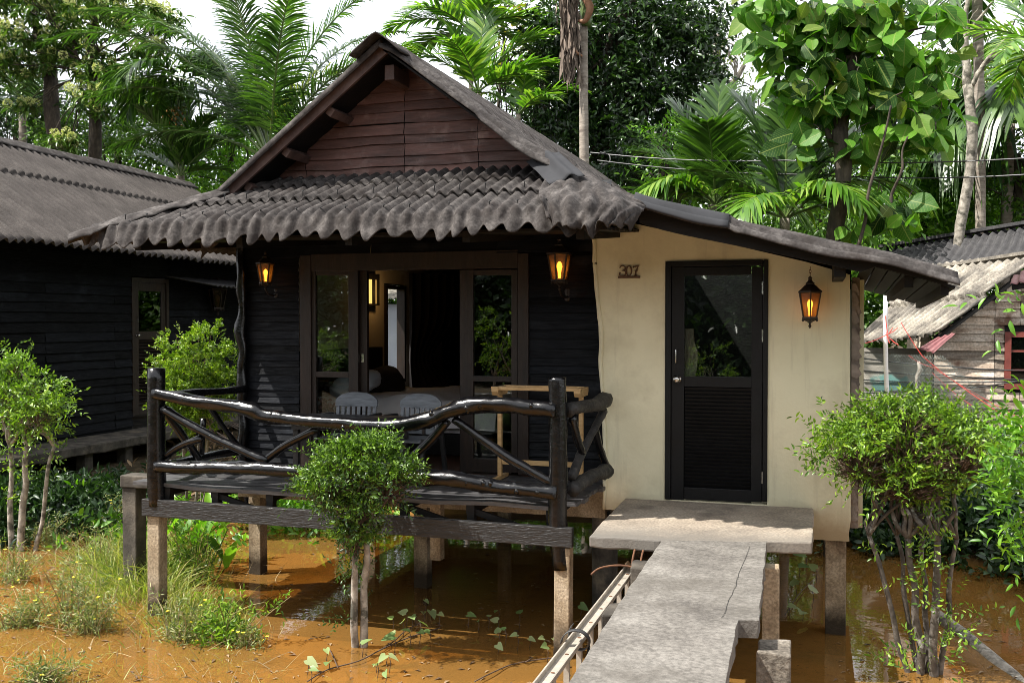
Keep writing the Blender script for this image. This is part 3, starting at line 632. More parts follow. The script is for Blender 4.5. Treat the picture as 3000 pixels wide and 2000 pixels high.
mb.tube([(hx,Yl,a),(hx,Yl-.025,a-.004),(hx,Yl-.03,(a+c)/2),(hx,Yl-.025,c+.004),(hx,Yl,c)], .006, 8, sub=4); mb.build('pull_handle', MAT['steel'], BD, smooth=True)
for py in (843, 983, 1399):
    p = PY(2236, py, Yl); mb = MB(); mb.tube([(p.x, Yl-.004, p.z-.055),(p.x, Yl-.004, p.z+.055)], .006, 8); mb.box(p.x-.012, p.x, Yl-.003, Yl-.001, p.z-.05, p.z+.05); mb.build('hinge', MAT['steel'], BD)
mb = MB(); p = PY(2012, 1000, BW+.25); rnd = random.Random(2)
G = []
for j in range(9):
    z = 2.55 - j*.11; w = .05 + .015*math.sin(j*.6) if j > 1 else .05
    G.append([(p.x - .05 + i*w/5 + .01*math.sin(j), BW+.25 + .014*math.sin(i*2.6), z) for i in range(12)])
hang(grid_mesh('bathroom_curtain', np.array(G), MAT['curtain_pale']), B)
# ---------------- roofs
APX, APZ = -3.57, 5.12
def rz(x):     # right-hand slope, sheeting height above the annexe too
    return np.interp(x, [-3.57,-3.1,-2.69,-2.24,-1.94,-1.6,-1.29,-1.0,-.73,-.35,0,.46,.91,1.1], [5.02,4.67,4.36,4.04,3.89,3.69,3.535,3.455,3.395,3.31,3.225,3.11,2.975,2.90])
def rz_s(x): return (rz(x-.12)+rz(x)*2+rz(x+.12))/4
def yf(x): return 7.88 - .3*sstep(-2.3,-1.3,x)
def yb(x): return 15.2 - 5.5*sstep(-1.75,-1.55,x)
NX = 90; X = np.linspace(-3.57, .93, NX)
lam = .115; G = []
v = np.concatenate([np.linspace(0,.22,150)[:-1], np.linspace(.22,1,430)])
lip = [(-.150,-.108),(-.147,-.090),(-.134,-.068),(-.120,-.057),(-.104,-.055),(-.094,-.066),(-.080,-.066),(-.070,-.048),(-.055,-.022),(-.035,-.006),(-.018,0.0)]
stp = .024*(1-sstep(-2.68,-2.66,X)) + .020*(1-sstep(-1.95,-1.93,X)) + .022*((X > -1.35) & (X < -.615))
wob = np.array([.020*nz(x*1.3,3.3)+.006*nz(x*3.1,8.1) for x in X]) * sstep(-1.6,-1.0,X)
curl = .0
for dy, dz in lip:
    y = yf(X) + dy*1.1; sc_ = 1 + .35*np.array([nz(x*2.1, 1.7) for x in X])
    G.append(np.stack([X, y, rz_s(X) + dz*sc_ + stp + wob], -1))
for vv in v:
    y = yf(X) + (yb(X)-yf(X))*vv
    dd = y - yf(X)
    bank = -.35*dd*sstep(.2,1.0,X)*.25
    h = .020*np.sin(2*math.pi*dd/lam + .6)*(1-.0*X) + np.array([.006*nz(x*2, vv*40) for x in X])
    rise = .035*np.clip(y-8.5,0,9)*(1-sstep(-2.6,-1.4,X))
    G.append(np.stack([X + .03*np.sin(dd*3.0)*(X > 1), y, rz_s(X) + stp + wob + h*np.minimum(1, dd/.1) + bank + rise*.35], -1))
LIPN = len(lip)
MR = hang(grid_mesh('main_roof', np.array(G), MAT['felt'], None, True, .008), B)
ga = np.array(G)[:LIPN+22]; sel = (X > -1.36) & (X < -.60); ga = ga[:, sel] + np.array([0,-.010,.016]); ga[:LIPN,:,2] -= .016*np.linspace(1,0,LIPN)[:,None]*.6
grid_mesh('verge_sheet', ga, MAT['felt_new'], MR, True, .006)
X2 = np.linspace(-3.57,-5.22,40); G = []
for y in np.concatenate([[7.75,7.76],np.linspace(7.77,15.2,420)]):
    z = 5.02 - (np.abs(X2+3.57))*.755; dd = y-7.77
    lipz = -.06 if y == 7.75 else 0
    G.append(np.stack([X2, np.full_like(X2,y), z + .014*math.sin(2*math.pi*dd/lam) + lipz + .0123*np.clip(y-8.5,0,9)], -1))
hang(grid_mesh('left_roof_slope', np.array(G), MAT['felt'], None, True, .008), B)
mb = MB()                              # ridge cap: wavy inverted V with a ragged front end
G = []
for y in np.linspace(7.66,15.2,120):
    r = []
    for i in range(-6,7):
        a = i/6; r.append((-3.57 + a*.24, y - (.03*abs(a)+.02*nz(a*3,1.2))*(y < 7.7), 5.055 - abs(a)**1.25*.19 + .012*math.sin(y*9)*abs(a) + .01*nz(y*2,a*2) + .0123*max(y-8.5,0)))
    G.append(r)
RC = grid_mesh('ridge_cap', np.array(G), MAT['felt'], MR, True, .012)
# bargeboards, ridge beam end and purlin ends under the gable overhang
def along(p, q, Y, hgt, off, th=.03):
    (x0,z0),(x1,z1) = p, q; d = Vector((x1-x0,0,z1-z0)).normalized(); nn = Vector((d.z,0,-d.x)); nn = nn if nn.z < 0 else -nn
    a = Vector((x0,Y,z0))+nn*off; c = Vector((x1,Y,z1))+nn*off
    return [a, c, c+nn*hgt, a+nn*hgt], (0, th, 0)
mb = MB(); mb.prism(*along((-3.57,4.985),(-5.26,3.71),7.80,.080,.006)); bp(mb, 'bargeboard', 'barge')
mb = MB(); mb.box(-3.60,-3.51,7.90,8.27,4.70,4.83); bp(mb, 'ridge_beam', 'barge', bevel=.005)
for t in (.33,.60,.84):
    x = -3.57 - 1.62*t; z = 4.95 - 1.23*t - .07; mb = MB(); mb.beam((x, 7.86, z-.02),(x, 8.27, z-.02), .065, .075, up=(.6,0,.8)); bp(mb, 'purlin', 'barge', bevel=.004)
mb = MB()
mb.prism([(-3.57,7.86,4.95),(-5.2,7.86,3.71),(-5.2,7.86,3.69),(-3.57,7.86,4.93)], (0,.38,0)); mb.prism([(-3.569,7.80,4.95),(-2.2,7.80,3.93),(-2.2,7.80,3.91),(-3.569,7.80,4.93)], (0,.44,0))
bp(mb, 'gable_soffit', 'dark_timber')
# gable wall
mb = MB(); gl = lambda z: -3.57 - (4.93 - z)/.755; gr = lambda z: -3.57 + (4.93 - z)/.75
siding(mb, (0,8.25,0), (1,0,0), (0,-1,0), [r for r in rows_of(3.82, 4.88, .098, gl, gr, 9)], 9, seg=.3, joints=(-3.56,-2.86,-4.55), out=.022, wav=.012)
bp(mb, 'gable_wall', 'gable')
mb = MB(); mb.prism([(-5.1,8.255,3.78),(-2.1,8.255,3.78),(-3.57,8.255,4.92)], (0,.05,0)); bp(mb, 'gable_backing', 'dark_timber')
# porch roof: three courses of soft corrugated sheet with a drooping frayed eave
NXA = 480; G = []
Ys = list(np.linspace(8.23, 7.12, 46)); steps = (7.93, 7.56)
def hipl(y): return float(np.interp(y, [7.0,7.85,8.3], [-6.10,-5.16,-5.1]))
def hipr(y): return float(np.interp(y, [7.0,7.75,8.9], [-1.42,-1.98,-1.98]))
lamA = .110
def phase(x): return 2*math.pi*(x + .012*nz(x*1.1,4.4))/lamA
rowsA = []
for y in Ys:
    rowsA.append((y, 3.43 + (y-7.12)*.463, 0.0))
for i, s in enumerate(np.linspace(.08, 1, 14)): rowsA.append((None, None, s))
prevk = 0
for y, z, s in rowsA:
    yy = y if y is not None else 7.12
    x0, x1 = (hipl(yy), hipr(yy)) if y is not None else (hipl(7.12)-.03*s, hipr(7.12)+.02*s)
    xsA = np.linspace(x0, x1, NXA); row = []
    rep = 2 if (y is not None and any(y <= q < y + .02466 for q in steps)) else 1
    for rp in range(rep):
        row = []
        for x in xsA:
            big = nz(x*.9, 2.0); w = math.sin(phase(x) + .25*nz(x*2, yy*3))
            if y is not None:
                k = 0 if y > steps[0] else (1 if y > steps[1] else 2)
                kk = k if (rep == 1 or rp == 1) else k-1
                top_ = (8.23, steps[0], steps[1])[kk]; fr_ = (top_ - y)/.37
                h = .021*w*(1+.3*nz(x*1.7,yy*2,7)) + .034*fr_ + .012*nz(x*1.3,yy*1.9)
                if y < 7.35: h += .02*nz(x*6, yy*5)*(7.35-y)/.23
                sag = -.035*sstep(-4.2,-6.0,x) * (8.23-y)/1.1
                yo = -.012 if (rep == 2 and rp == 0) else (.05 if rep == 2 else 0)
                row.append((x, y + yo, z + yo*.463 + h + sag - (.012 if (rep == 2 and rp == 1) else 0)))
            else:
                lp = .205*(1 + .30*nz(x*1.25,9.1) + .30*nz(x*4.2,2.1) + .12*nz(x*13,4.1)); lp *= (.8+.2*float(sstep(-6.0,-5.4,x))) * (1 + .22*math.sin(phase(x)*.62 + 3.5*nz(x*1.6,6.6)))
                amax = 1.25 + .22*nz(x*1.1,5.5); yv = 7.12; zv = 3.43 + .039 - .035*sstep(-4.2,-6.0,x); q_ = 8
                for qq in range(q_):
                    sm = s*(qq+.5)/q_; aa = .33 + (amax-.33)*min(1, sm/.16); yv -= math.cos(aa)*lp*s/q_; zv -= math.sin(aa)*lp*s/q_
                bl = min(1, s*1.5); fold = nz(x*2.1,7.7)
                w2 = (1-bl*.65)*math.sin(phase(x)) + bl*.55*math.sin(phase(x)*.62 + 3.5*nz(x*1.6,6.6) + .6*s) + bl*.35*nz(x*11,s*2)
                amp = .020 + .006*s*(1+1.8*fold)
                yv -= amp*w2*math.sin(min(1.25,.33+s*4.5)); zv += amp*w2*math.cos(min(1.35,.33+s*4.5))
                row.append((x + .02*s*nz(x*7,3.3), yv, zv))
        G.append(row)
PR = hang(grid_mesh('porch_roof', np.array(G), MAT['felt'], None, True, .007), B)
# roofing nails
rnd = random.Random(11)
for y, lowz in ((7.17,0),(7.60,0),(7.97,0)):
    x = -5.7 if y < 7.5 else -5.0
    while x < -1.6:
        k = 2; z = 3.43+(y-7.12)*.463 + .03 + .034*.8
        mb = MB(); mb.tube([(x, y, z-.02), (x+.006, y-.01, z+.019), (x+.006, y-.01, z+.020), (x+.007, y-.011, z+.026)], [.004,.004,.011,.009], 6); mb.build('nail', MAT['cable'], PR); x += lamA*rnd.choice((2,2,3))
# hip strip on the left and the side apron behind it
G = []
for t in np.linspace(-.03, 1.0, 50):
    c = np.array([-6.10 + .95*t, 7.0 + .86*t, 3.36 + .44*t - .02*(t < .1)]); r = []
    for i in range(-5,6):
        a = i/5; r.append((c[0] + a*.10 + .014*nz(t*6,a), c[1] - a*.11 + .014*nz(t*5,a+4), c[2] + .04 - abs(a)**1.5*.07 + .012*nz(t*7,a*2) + .008*math.sin(t*34)*abs(a)))
    G.append(r)
grid_mesh('hip_strip', np.array(G), MAT['felt'], PR, True, .01)
corrugated('side_apron', (-5.17,7.9,3.80), (-5.17,14.8,3.80), (-6.10,14.8,3.325), (-6.10,7.10,3.325), .12, .022, MAT['felt'], PR, rows=10, noise_=.012, seed=3)
mb = MB(); mb.beam((-5.5,7.85,3.62),(-6.07,7.09,3.31),.07,.08); bp(mb, 'hip_rafter', 'bark')
# torn shred hanging under the eave
mb = MB(); p = PY(590, 757, 7.6); mb.prism([tuple(PY(a, c, 7.6)) for a, c in ((585,705),(640,712),(600,745),(588,760),(592,735))], (0,.006,0)); mb.build('torn_shred', MAT['felt'], PR)
# crumpled sheet over the right-hand hip
RW = [[(1600,535,7.55),(1660,528,7.5),(1715,532,7.5),(1795,566,7.42),(1892,612,7.36)],
      [(1580,572,7.32),(1650,566,7.26),(1730,574,7.22),(1805,592,7.20),(1888,622,7.32)],
      [(1590,612,7.10),(1650,610,7.02),(1745,614,6.98),(1820,624,7.04),(1878,636,7.26)],
      [(1608,654,6.97),(1660,672,6.92),(1735,668,6.90),(1800,676,6.95),(1852,648,7.18)]]
P4 = np.array([[tuple(PY(*q)) for q in r] for r in RW])
def bi(t, s):
    def cr(a, t):
        n_ = len(a); f = t*(n_-1); i = min(int(f), n_-2); f -= i
        p = [a[max(i-1,0)], a[i], a[i+1], a[min(i+2,n_-1)]]
        return .5*((2*p[1])+(p[2]-p[0])*f+(2*p[0]-5*p[1]+4*p[2]-p[3])*f*f+(3*p[1]-p[0]-3*p[2]+p[3])*f**3)
    return cr([cr(list(r), s) for r in P4], t)
G = []
for t in np.linspace(0,1,44):
    r = []
    for s in np.linspace(0,1,90):
        p = bi(t, s); rag = (.05*nz(s*6,3.1) - .15*max(0,nz(s*9,7.7)-.12) + .008*nz(s*40,2.2)) * max(0,(t-.7)*3.4)
        wr = (.035*nz(s*5+t*1.5, t*1.2, 2) + .060*(.3-abs(nz(s*7+t*3, t*1.6-s*2, 6))) + .013*math.sin(s*42 + t*2) + .012*(.3-abs(nz(s*17-t*5, t*5, 9))))*(.55+.6*t)
        r.append((p[0], p[1]-wr*1.1, p[2]+wr*.6+rag+.025))
    G.append(r)
grid_mesh('crumpled_hip_sheet', np.array(G), MAT['felt'], PR, True, .008)
Q = [PY(1545,488,7.93), PY(1640,460,7.82), PY(1716,530,7.42), PY(1612,556,7.42)]; G = []
for t in np.linspace(0,1,14):
    r = []
    for s in np.linspace(0,1,20):
        p = (Q[0]*(1-s)+Q[1]*s)*(1-t) + (Q[3]*(1-s)+Q[2]*s)*t; h = .035*math.exp(-((s-.62)/.14)**2) + .035 + .008*nz(s*3,t*3)
        r.append((p.x, p.y-h*.7, p.z+h))
    G.append(r)
grid_mesh('roof_patch', np.array(G), MAT['felt_new'], PR, True, .006)
# under the annexe roof: verge board, rafter, planks, purlin ends
mb = MB(); xsv = np.linspace(-1.32, .86, 24)
for a, c in zip(xsv[:-1], xsv[1:]):
    za, zc = rz_s(a)-.05, rz_s(c)-.05
    hgt = lambda x: .13 if x < .35 else .07
    mb.prism([(a,7.57,za),(c,7.57,zc),(c,7.57,zc-hgt(c)),(a,7.57,za-hgt(a))], (0,.035,0))
bp(mb, 'verge_board', 'dark_timber')
mb = MB(); xw = np.linspace(-1.9, .26, 16)
for a, c in zip(xw[:-1], xw[1:]): mb.prism([(a,8.75,topz(a)-.12),(c,8.75,topz(c)-.12),(c,8.75,float(rz_s(c))+.0),(a,8.75,float(rz_s(a))+.0)], (0,.04,0))
bp(mb, 'wall_plate', 'dark_timber')
mb = MB()
for i in range(7):
    x0 = .30 + i*.09; z = float(rz_s(x0+.045)) - .11; mb.beam((x0+.045, 7.64, z), (x0+.045, 9.7, z-.10), .084, .02, up=(.3,0,1))
bp(mb, 'annexe_soffit', 'dark_timber')
mb = MB(); p = PY(2458, 800, 8.0); mb.beam((p.x, 7.66, p.z+.02),(p.x, 8.6, p.z+.02), .085, .13); bp(mb, 'purlin', 'dark_timber', bevel=.004)
mb = MB(); mb.beam((.62,7.66,2.90),(.62,9.6,2.84),.06,.08); mb.beam((.86,7.66,2.84),(.86,9.6,2.77),.05,.07); bp(mb, 'purlin', 'dark_timber')
# plinth beam and stilts
mb = MB(); mb.box(-5.62, -1.83, 8.75, 8.83, .84, 1.10); mb.box(-5.6,-5.45,8.84,14.4,.86,1.05); mb.box(-3.8,-3.65,8.84,14.4,.86,1.05); mb.box(-2.0,-1.85,8.84,14.4,.86,1.05); mb.box(-5.44,-2.01,14.3,14.42,.86,1.05); bp(mb, 'floor_beams', 'post')
def stilt(x, y, w=.14, z1=.86, mat='post', lean=0):
    mb = MB(); P_ = [(x, y, -.25), (x+lean*.5, y, z1*.5), (x+lean, y, z1)]
    b0 = len(mb.v); mb.beam(P_[0], P_[2], w, w); return bp(mb, 'stilt', mat, bevel=.008)
for x, y in ((-5.56,9.02),(-3.72,9.04),(-1.93,9.05),(-5.52,11.7),(-3.72,11.7),(-1.93,11.7),(-5.52,14.2),(-3.72,14.2),(-1.93,14.2)): stilt(x, y)
for x, y, m_ in ((.15,8.74,'post'),(.15,11.6,'post'),(-1.6,10.9,'post')): stilt(x, y, .165, .80, m_)
mb = MB(); mb.lathe((PY(1765,1700,8.85).x, 8.95, -.25), [(.12,0),(.12,1.1)], 18); bp(mb, 'stilt', 'post_dark', smooth=False)

# ================================================================== VERANDA DECK
DK = empty('veranda_deck', (-3.8, 7.5, 0), 'narrow veranda deck of warped dark boards on concrete posts', 'deck')
def dp(mb, name, mat, **kw): return hang(mb.build(name, MAT[mat], **kw), DK)
mb = MB(); rnd = random.Random(21); y = 7.44; i = 0
while y < 8.78:
    w = .15 if i == 0 else rnd.uniform(.125,.15); xa = -5.86 + rnd.uniform(-.03,.03) + (0 if i else .02); xb = -1.80 + rnd.uniform(-.03,.05) - (.12 if i == 0 else 0); k = 26; vs = []; fs = []
    for j in range(k+1):
        x = xa + (xb-xa)*j/k; dz = .012*nz(x*.9, i*3.3) + (.022*math.sin(j*.9+.5)*.35 if i == 0 else 0) - (.02*max(0,1-abs(x+4.6)/.8) if i == 0 else 0); dy = .008*nz(x*1.2, i*7.1); tl = .006*nz(x*.7, i*5.5)
        for q in ((dy, dz), (w+dy, dz+tl)):
            vs.append((x, y+q[0], 1.18+q[1])); vs.append((x, y+q[0], 1.148+q[1]))
        if j:
            b0 = j*4; a0 = b0-4; fs += [(a0,b0,b0+2,a0+2),(a0+1,a0+3,b0+3,b0+1),(a0,a0+1,b0+1,b0),(a0+2,b0+2,b0+3,a0+3)]
    fs += [(0,2,3,1),(k*4,k*4+1,k*4+3,k*4+2)]; mb.add(vs, fs); y += w + .012; i += 1
dp(mb, 'deck_boards', 'deck')
mb = MB(); mb.beam(PY(421,1484,7.42), PY(1678,1574,7.40), .06, .15); dp(mb, 'front_beam', 'beam', bevel=.004)
for px in (500, 640, 800, 960, 1190, 1385, 1618):
    x = PY(px, 1500, 7.52).x; mb = MB(); mb.box(x-.035, x+.035, 7.46, 8.74, 1.075, 1.147); mb.box(x-.03, x+.03, 7.462, 7.53, .95, 1.074); 
    if px in (640, 1190, 1385): mb.beam((x+.02,7.5,1.09),(x+.42,7.5,.98),.03,.05)
    dp(mb, 'joist', 'dark_timber')
def post(px0, px1, py1, Y, z0, mat, w=.125):
    a, c = PY(px0, py1, Y), PY(px1, py1, Y); mb = MB(); x = a.x + w/2; mb.beam((x, Y+w/2, z0), (x+.01, Y+w/2, a.z), w, w); return dp(mb, 'concrete_post', mat, bevel=.01)
post(428, 486, 1500, 7.42, -.25, 'post'); post(1620, 1678, 1602, 7.40, -.25, 'post')
for px, w in ((1000,.10),(1275,.10)):
    x = PY(px, 1600, 8.3).x; mb = MB(); mb.box(x-w/2, x+w/2, 8.3, 8.3+w, .46, 1.07); dp(mb, 'short_post', 'pine' if px == 1000 else 'post')

# ================================================================== LOG RAILING
RL = empty('log_railing', (-3.8, 7.45, 1.18), 'glossy black veranda railing of crooked peeled logs with diagonal braces', 'railing')
def lg(name, pts, rad, mat='log', seed=0, n=12, bump=.16, sub=4, Y=None):
    P_ = [p if isinstance(p, Vector) else (PY(p[0], p[1], p[2] if len(p) > 2 else Y)) for p in pts]; mb = MB()
    R_ = [r*1.12 for r in rad] if hasattr(rad, '__len__') else [rad*(1+.10*math.sin(i*2.1+seed)) for i in range(len(P_))]
    mb.tube(P_, R_, n, bump=bump*1.5, seed=seed, sub=sub)
    rk = random.Random(seed)
    for k in range(int(len(P_)*.7)):
        q = P_[rk.randrange(len(P_))].lerp(P_[rk.randrange(len(P_))], .02); i_ = rk.randrange(len(P_)-1); q = P_[i_].lerp(P_[i_+1], rk.random()); d_ = Vector((rk.uniform(-.4,.4), -rk.uniform(.2,1), rk.uniform(-.3,1))).normalized(); r0 = R_[i_]
        mb.tube([q, q+d_*r0*.95, q+d_*(r0*1.12)], [r0*.5, r0*.36, r0*.12], 8, bump=.3, seed=k)
    return hang(mb.build(name, MAT[mat], None, True), RL)
YR = 7.45
a, c = PY(1632,1105,YR), PY(1641,1665,YR)
lg('post', [a, Vector((a.x+.005,YR,2.0)), Vector((a.x+.01,YR,1.5)), Vector((a.x+.006,YR,1.1)), Vector((c.x+.015,YR,c.z))], [.062,.063,.066,.066,.064], seed=2, n=16, bump=.05)
a = PY(458,1078,YR); lg('post', [a, Vector((a.x-.006,YR,1.7)), Vector((a.x-.004,YR,1.3)), Vector((a.x,YR,.98))], [.070,.068,.072,.07], seed=3, n=16, bump=.06)
YT = YR - .05
lg('top_rail', [(q[0],q[1],YT) for q in ((452,1151),(520,1165),(600,1180),(690,1192),(740,1203),(775,1219),(850,1226),(930,1236),(1010,1243),(1090,1248),(1180,1244),(1250,1229),(1300,1210),(1350,1193),(1410,1186),(1480,1187),(1560,1195),(1628,1203))],
   [.046,.048,.05,.052,.056,.052,.05,.05,.053,.055,.056,.056,.054,.056,.058,.056,.054,.05], seed=5, n=14, bump=.20)
lg('bottom_rail', [(q[0],q[1],YT) for q in ((458,1366),(530,1368),(620,1368),(690,1371),(760,1373),(850,1380),(960,1386),(1080,1388),(1180,1397),(1250,1399),(1310,1401),(1380,1411),(1450,1424),(1540,1434),(1632,1443))],
   [.045,.05,.05,.054,.054,.05,.05,.05,.052,.058,.055,.058,.055,.05,.05], seed=6, n=14, bump=.20)
lg('brace', [(478,1196,YR-.02),(560,1246,YR-.02),(660,1296,YR-.02),(782,1352,YR-.02)], .037, seed=7, bump=.2)
lg('brace', [(770,1352,YR),(840,1302,YR),(932,1255,YR)], .034, seed=8, bump=.14)
lg('brace', [(484,1338,YR+.02),(530,1305,YR+.02),(594,1282,YR+.03)], .033, seed=9, bump=.2)
lg('brace', [(1330,1226,YR-.02),(1400,1278,YR-.02),(1500,1346,YR-.02),(1622,1418,YR-.02)], .036, seed=10, bump=.12)
lg('brace', [(1312,1232,YR+.02),(1262,1290,YR+.02),(1205,1340,YR+.02)], .036, seed=11, bump=.12)
lg('brace', [(480,1205,7.7),(530,1270,7.85),(590,1352,8.0)], .034, seed=12)
# return rails on both short sides
lg('side_rail', [(482,1162,7.55),(560,1151,8.0),(640,1147,8.4),(716,1138,8.8)], .04, seed=13, bump=.1)
lg('side_rail', [(500,1362,7.6),(560,1346,8.0),(640,1330,8.5),(716,1318,8.8)], .045, seed=14, bump=.14)
lg('brace', [(600,1170,8.2),(640,1230,8.4),(712,1330,8.7)], .032, seed=15); lg('brace', [(596,1225,8.1),(590,1330,8.1)], .03, seed=16)
lg('side_rail', [(1668,1200,7.5),(1710,1190,7.85),(1745,1186,8.15),(1772,1172,8.45)], [.052,.05,.052,.062], 'log_grey', seed=17, bump=.22)
lg('side_rail', [(1676,1436,7.55),(1715,1404,7.85),(1752,1387,8.15),(1778,1378,8.45)], [.05,.05,.05,.06], 'log_grey', seed=18, bump=.2)
lg('brace', [(1674,1400,7.6),(1700,1335,7.85),(1740,1260,8.1),(1768,1205,8.4)], .036, 'log_grey', seed=19, bump=.16)
lg('brace', [(1676,1220,7.55),(1690,1280,7.7),(1706,1325,7.85)], .034, 'log', seed=20); lg('brace', [(1742,1255,8.2),(1756,1310,8.3),(1777,1365,8.45)], .032, 'log', seed=21)
# ================================================================== PATH, LANDING, LADDER
def slab(name, poly, z0, z1, mat, bev=.012, rough=.012, seed=0, sub=14):
    """a cast slab: the outline is chopped finely and nibbled so that its edges are not ruler-straight"""
    P_ = []; n_ = len(poly)
    for i in range(n_):
        a, c = Vector((*poly[i],0)), Vector((*poly[(i+1)%n_],0))
        for k in range(sub): P_.append(a.lerp(c, k/sub))
    vs = [(p.x + rough*nz(p.x*5,p.y*5,seed), p.y + rough*nz(p.y*5,p.x*5,seed+4), z1 + rough*.4*nz(p.x*3,p.y*3,seed)) for p in P_]
    lo = [(x + rough*.8*nz(x*9,y*9,seed+1), y + rough*.8*nz(y*9,x*9,seed+2), z0 + rough*.8*nz(x*8,y*8,3)) for x, y, z in vs]
    m_ = len(vs); mb = MB(); mb.add(vs+lo, [tuple(range(m_)), tuple(reversed(range(m_,2*m_)))] + [(i,i+m_,(i+1)%m_+m_,(i+1)%m_) for i in range(m_)])
    return mb.build(name, mat, bevel=bev)
tag(slab('landing', [(-1.62,8.595),(-1.60,7.6),(-1.58,7.0),(-1.08,7.02),(-.36,7.2),(-.03,7.28),(-.03,8.595)], .975, 1.062, MAT['landing'], seed=2), kind='structure')
tag(slab('path', [(-1.06,7.02),(-1.05,5.6),(-1.02,4.1),(-1.0,2.0),(-.9,-1.5),(-.25,-1.5),(-.33,2.0),(-.375,4.3),(-.39,5.26),(-.285,5.29),(-.34,7.19)], .965, 1.060, MAT['concrete'], bev=.008, rough=.010, seed=5, sub=30), kind='structure')
def pier(x, y, w, d, z0, z1, mat, label, seed):
    rnd = random.Random(seed); P_ = [(x-w/2,y-d/2),(x+w/2,y-d/2),(x+w/2,y+d/2),(x-w/2,y+d/2)]
    return slab('concrete_pier', P_, z0, z1, MAT[mat], bev=.01, rough=.045 if w > .15 else .02, seed=seed, sub=7)
p = PZ(2213,1850,.9)
def tagged(o, label, cat, group=None): return tag(o, label, cat, group)
tagged(pier(-.21, 5.40, .20, .24, -.3, .90, 'pier_c', '', 3), 'rough broken concrete block pier under the right edge of the walkway', 'pier')
tagged(pier(-.30, 6.95, .11, .12, -.3, .955, 'post', '', 4), 'slim tan concrete post under the walkway beside the landing slab', 'pier')
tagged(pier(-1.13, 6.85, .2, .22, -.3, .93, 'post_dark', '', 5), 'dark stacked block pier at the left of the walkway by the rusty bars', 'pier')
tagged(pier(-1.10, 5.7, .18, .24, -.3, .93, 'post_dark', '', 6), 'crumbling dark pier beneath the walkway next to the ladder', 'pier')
mb = MB(); a = PZ(1898,1600,.93)
for dx in (0, .06): mb.tube([(a.x-.03+dx,6.98,.99),(a.x-.04+dx,6.93,.9),(a.x-.035+dx,6.92,.75)], .008, 6, sub=4)
mb.tube([(a.x+.06,6.94,.86),(a.x-.12,6.92,.885),(a.x-.26,6.88,.865),(a.x-.32,6.85,.82)], .008, 6, sub=4)
tagged(mb.build('rebar', MAT['rust'], smooth=True), 'bent rusty reinforcing bars sticking out under the landing slab', 'rebar')
mb = MB(); cp_ = [(-.445,7.0),(-.45,6.6),(-.462,6.2),(-.455,5.9),(-.47,5.6),(-.468,5.35),(-.48,5.26)]
cp_ = [Vector((x+.006*nz(y*9,1),y,1.0635)) for x, y in [(np.interp(t,range(7),[q[0] for q in cp_]),np.interp(t,range(7),[q[1] for q in cp_])) for t in np.linspace(0,6,60)]]
for a, c in zip(cp_[:-1], cp_[1:]): mb.add([a-Vector((.0012,0,0)),a+Vector((.0012,0,0)),c+Vector((.0012,0,0)),c-Vector((.0012,0,0))],[(0,1,2,3)])
hang(mb.build('crack', MAT['cable']), bpy.data.objects['path'])
# ladder on its edge beside the walkway
LD = empty('ladder', (-1.3, 5.5, 0), 'aluminium ladder lying on its edge beside the walkway', 'ladder')
LX = -1.31
def rail(z):
    mb = MB(); y0, y1 = 7.28, 2.6
    mb.box(LX-.038, LX+.038, y1, y0, z-.004, z); mb.box(LX-.042, LX-.034, y1, y0, z+.0005, z+.024); mb.box(LX+.034, LX+.042, y1, y0, z+.0005, z+.024)
    mb.tube([(LX-.038,y1,z+.024),(LX-.038,y0,z+.024)], .007, 6); mb.tube([(LX+.038,y1,z+.024),(LX+.038,y0,z+.024)], .007, 6)
    return hang(mb.build('ladder_rail', MAT['alu'], bevel=0), LD)
rail(.79); rail(.40)
for i in range(15):
    y = 7.05 - i*.30; mb = MB(); mb.beam((LX,y,.40),(LX,y,.788), .03, .03); r_ = hang(mb.build('rung', MAT['alu']), LD)
    mb = MB(); mb.lathe((LX,y,.7905), [(.011,0),(.013,.002),(.008,.004)], 10, sy=.6); mb.build('rung_end', MAT['rust'], r_)
mb = MB(); rnd = random.Random(3)
for i in range(40): 
    r = rnd.uniform(.008,.018); mb.lathe((LX+rnd.uniform(-.045,.045), 7.27+rnd.uniform(-.03,.03), .79+rnd.uniform(-.01,.03)), [(r*.3,-r),(r,-.3*r),(r,.4*r),(r*.3,r)], 6)
hang(mb.build('foam_lump', surf('foam', [(.3,(.40,.24,.12)),(.7,(.62,.46,.30))], nscale=30, rough=.95)), LD)
mb = MB(); c = Vector((LX, 5.52, .80)); R_ = []
for i in range(30):
    a = i/29*2*math.pi*1.12; R_.append(c + Vector((.075*math.cos(a+2.4)+.01, .05*math.cos(a*.5)-.10*(i/29), .075*math.sin(a+2.4)+.01)))
vs = []; 
for q in R_: vs += [q+Vector((0,.022,0)), q-Vector((0,.022,0))]
mb.add(vs, [(2*i,2*i+1,2*i+3,2*i+2) for i in range(29)]); mb.add([Vector((LX+.06,5.5,.78)),Vector((LX+.08,5.46,.78)),Vector((LX+.07,5.42,.45)),Vector((LX+.045,5.43,.46))], [(0,1,2,3)])
tagged(mb.build('rubber_strap', MAT['rubber'], smooth=True, solid=.005), 'black rubber strap looped round the aluminium ladder', 'strap')
# concrete bent left of the deck
mb = MB(); a = PY(350,1375,8.05)
mb.box(a.x, -5.2, 8.05, 8.25, 1.0, 1.12); mb.box(a.x+.01, a.x+.17, 8.07, 8.23, -.2, .999)
tagged(mb.build('concrete_trestle', MAT['post_dark'], bevel=.012), 'grey weathered concrete trestle left of the veranda deck', 'trestle')

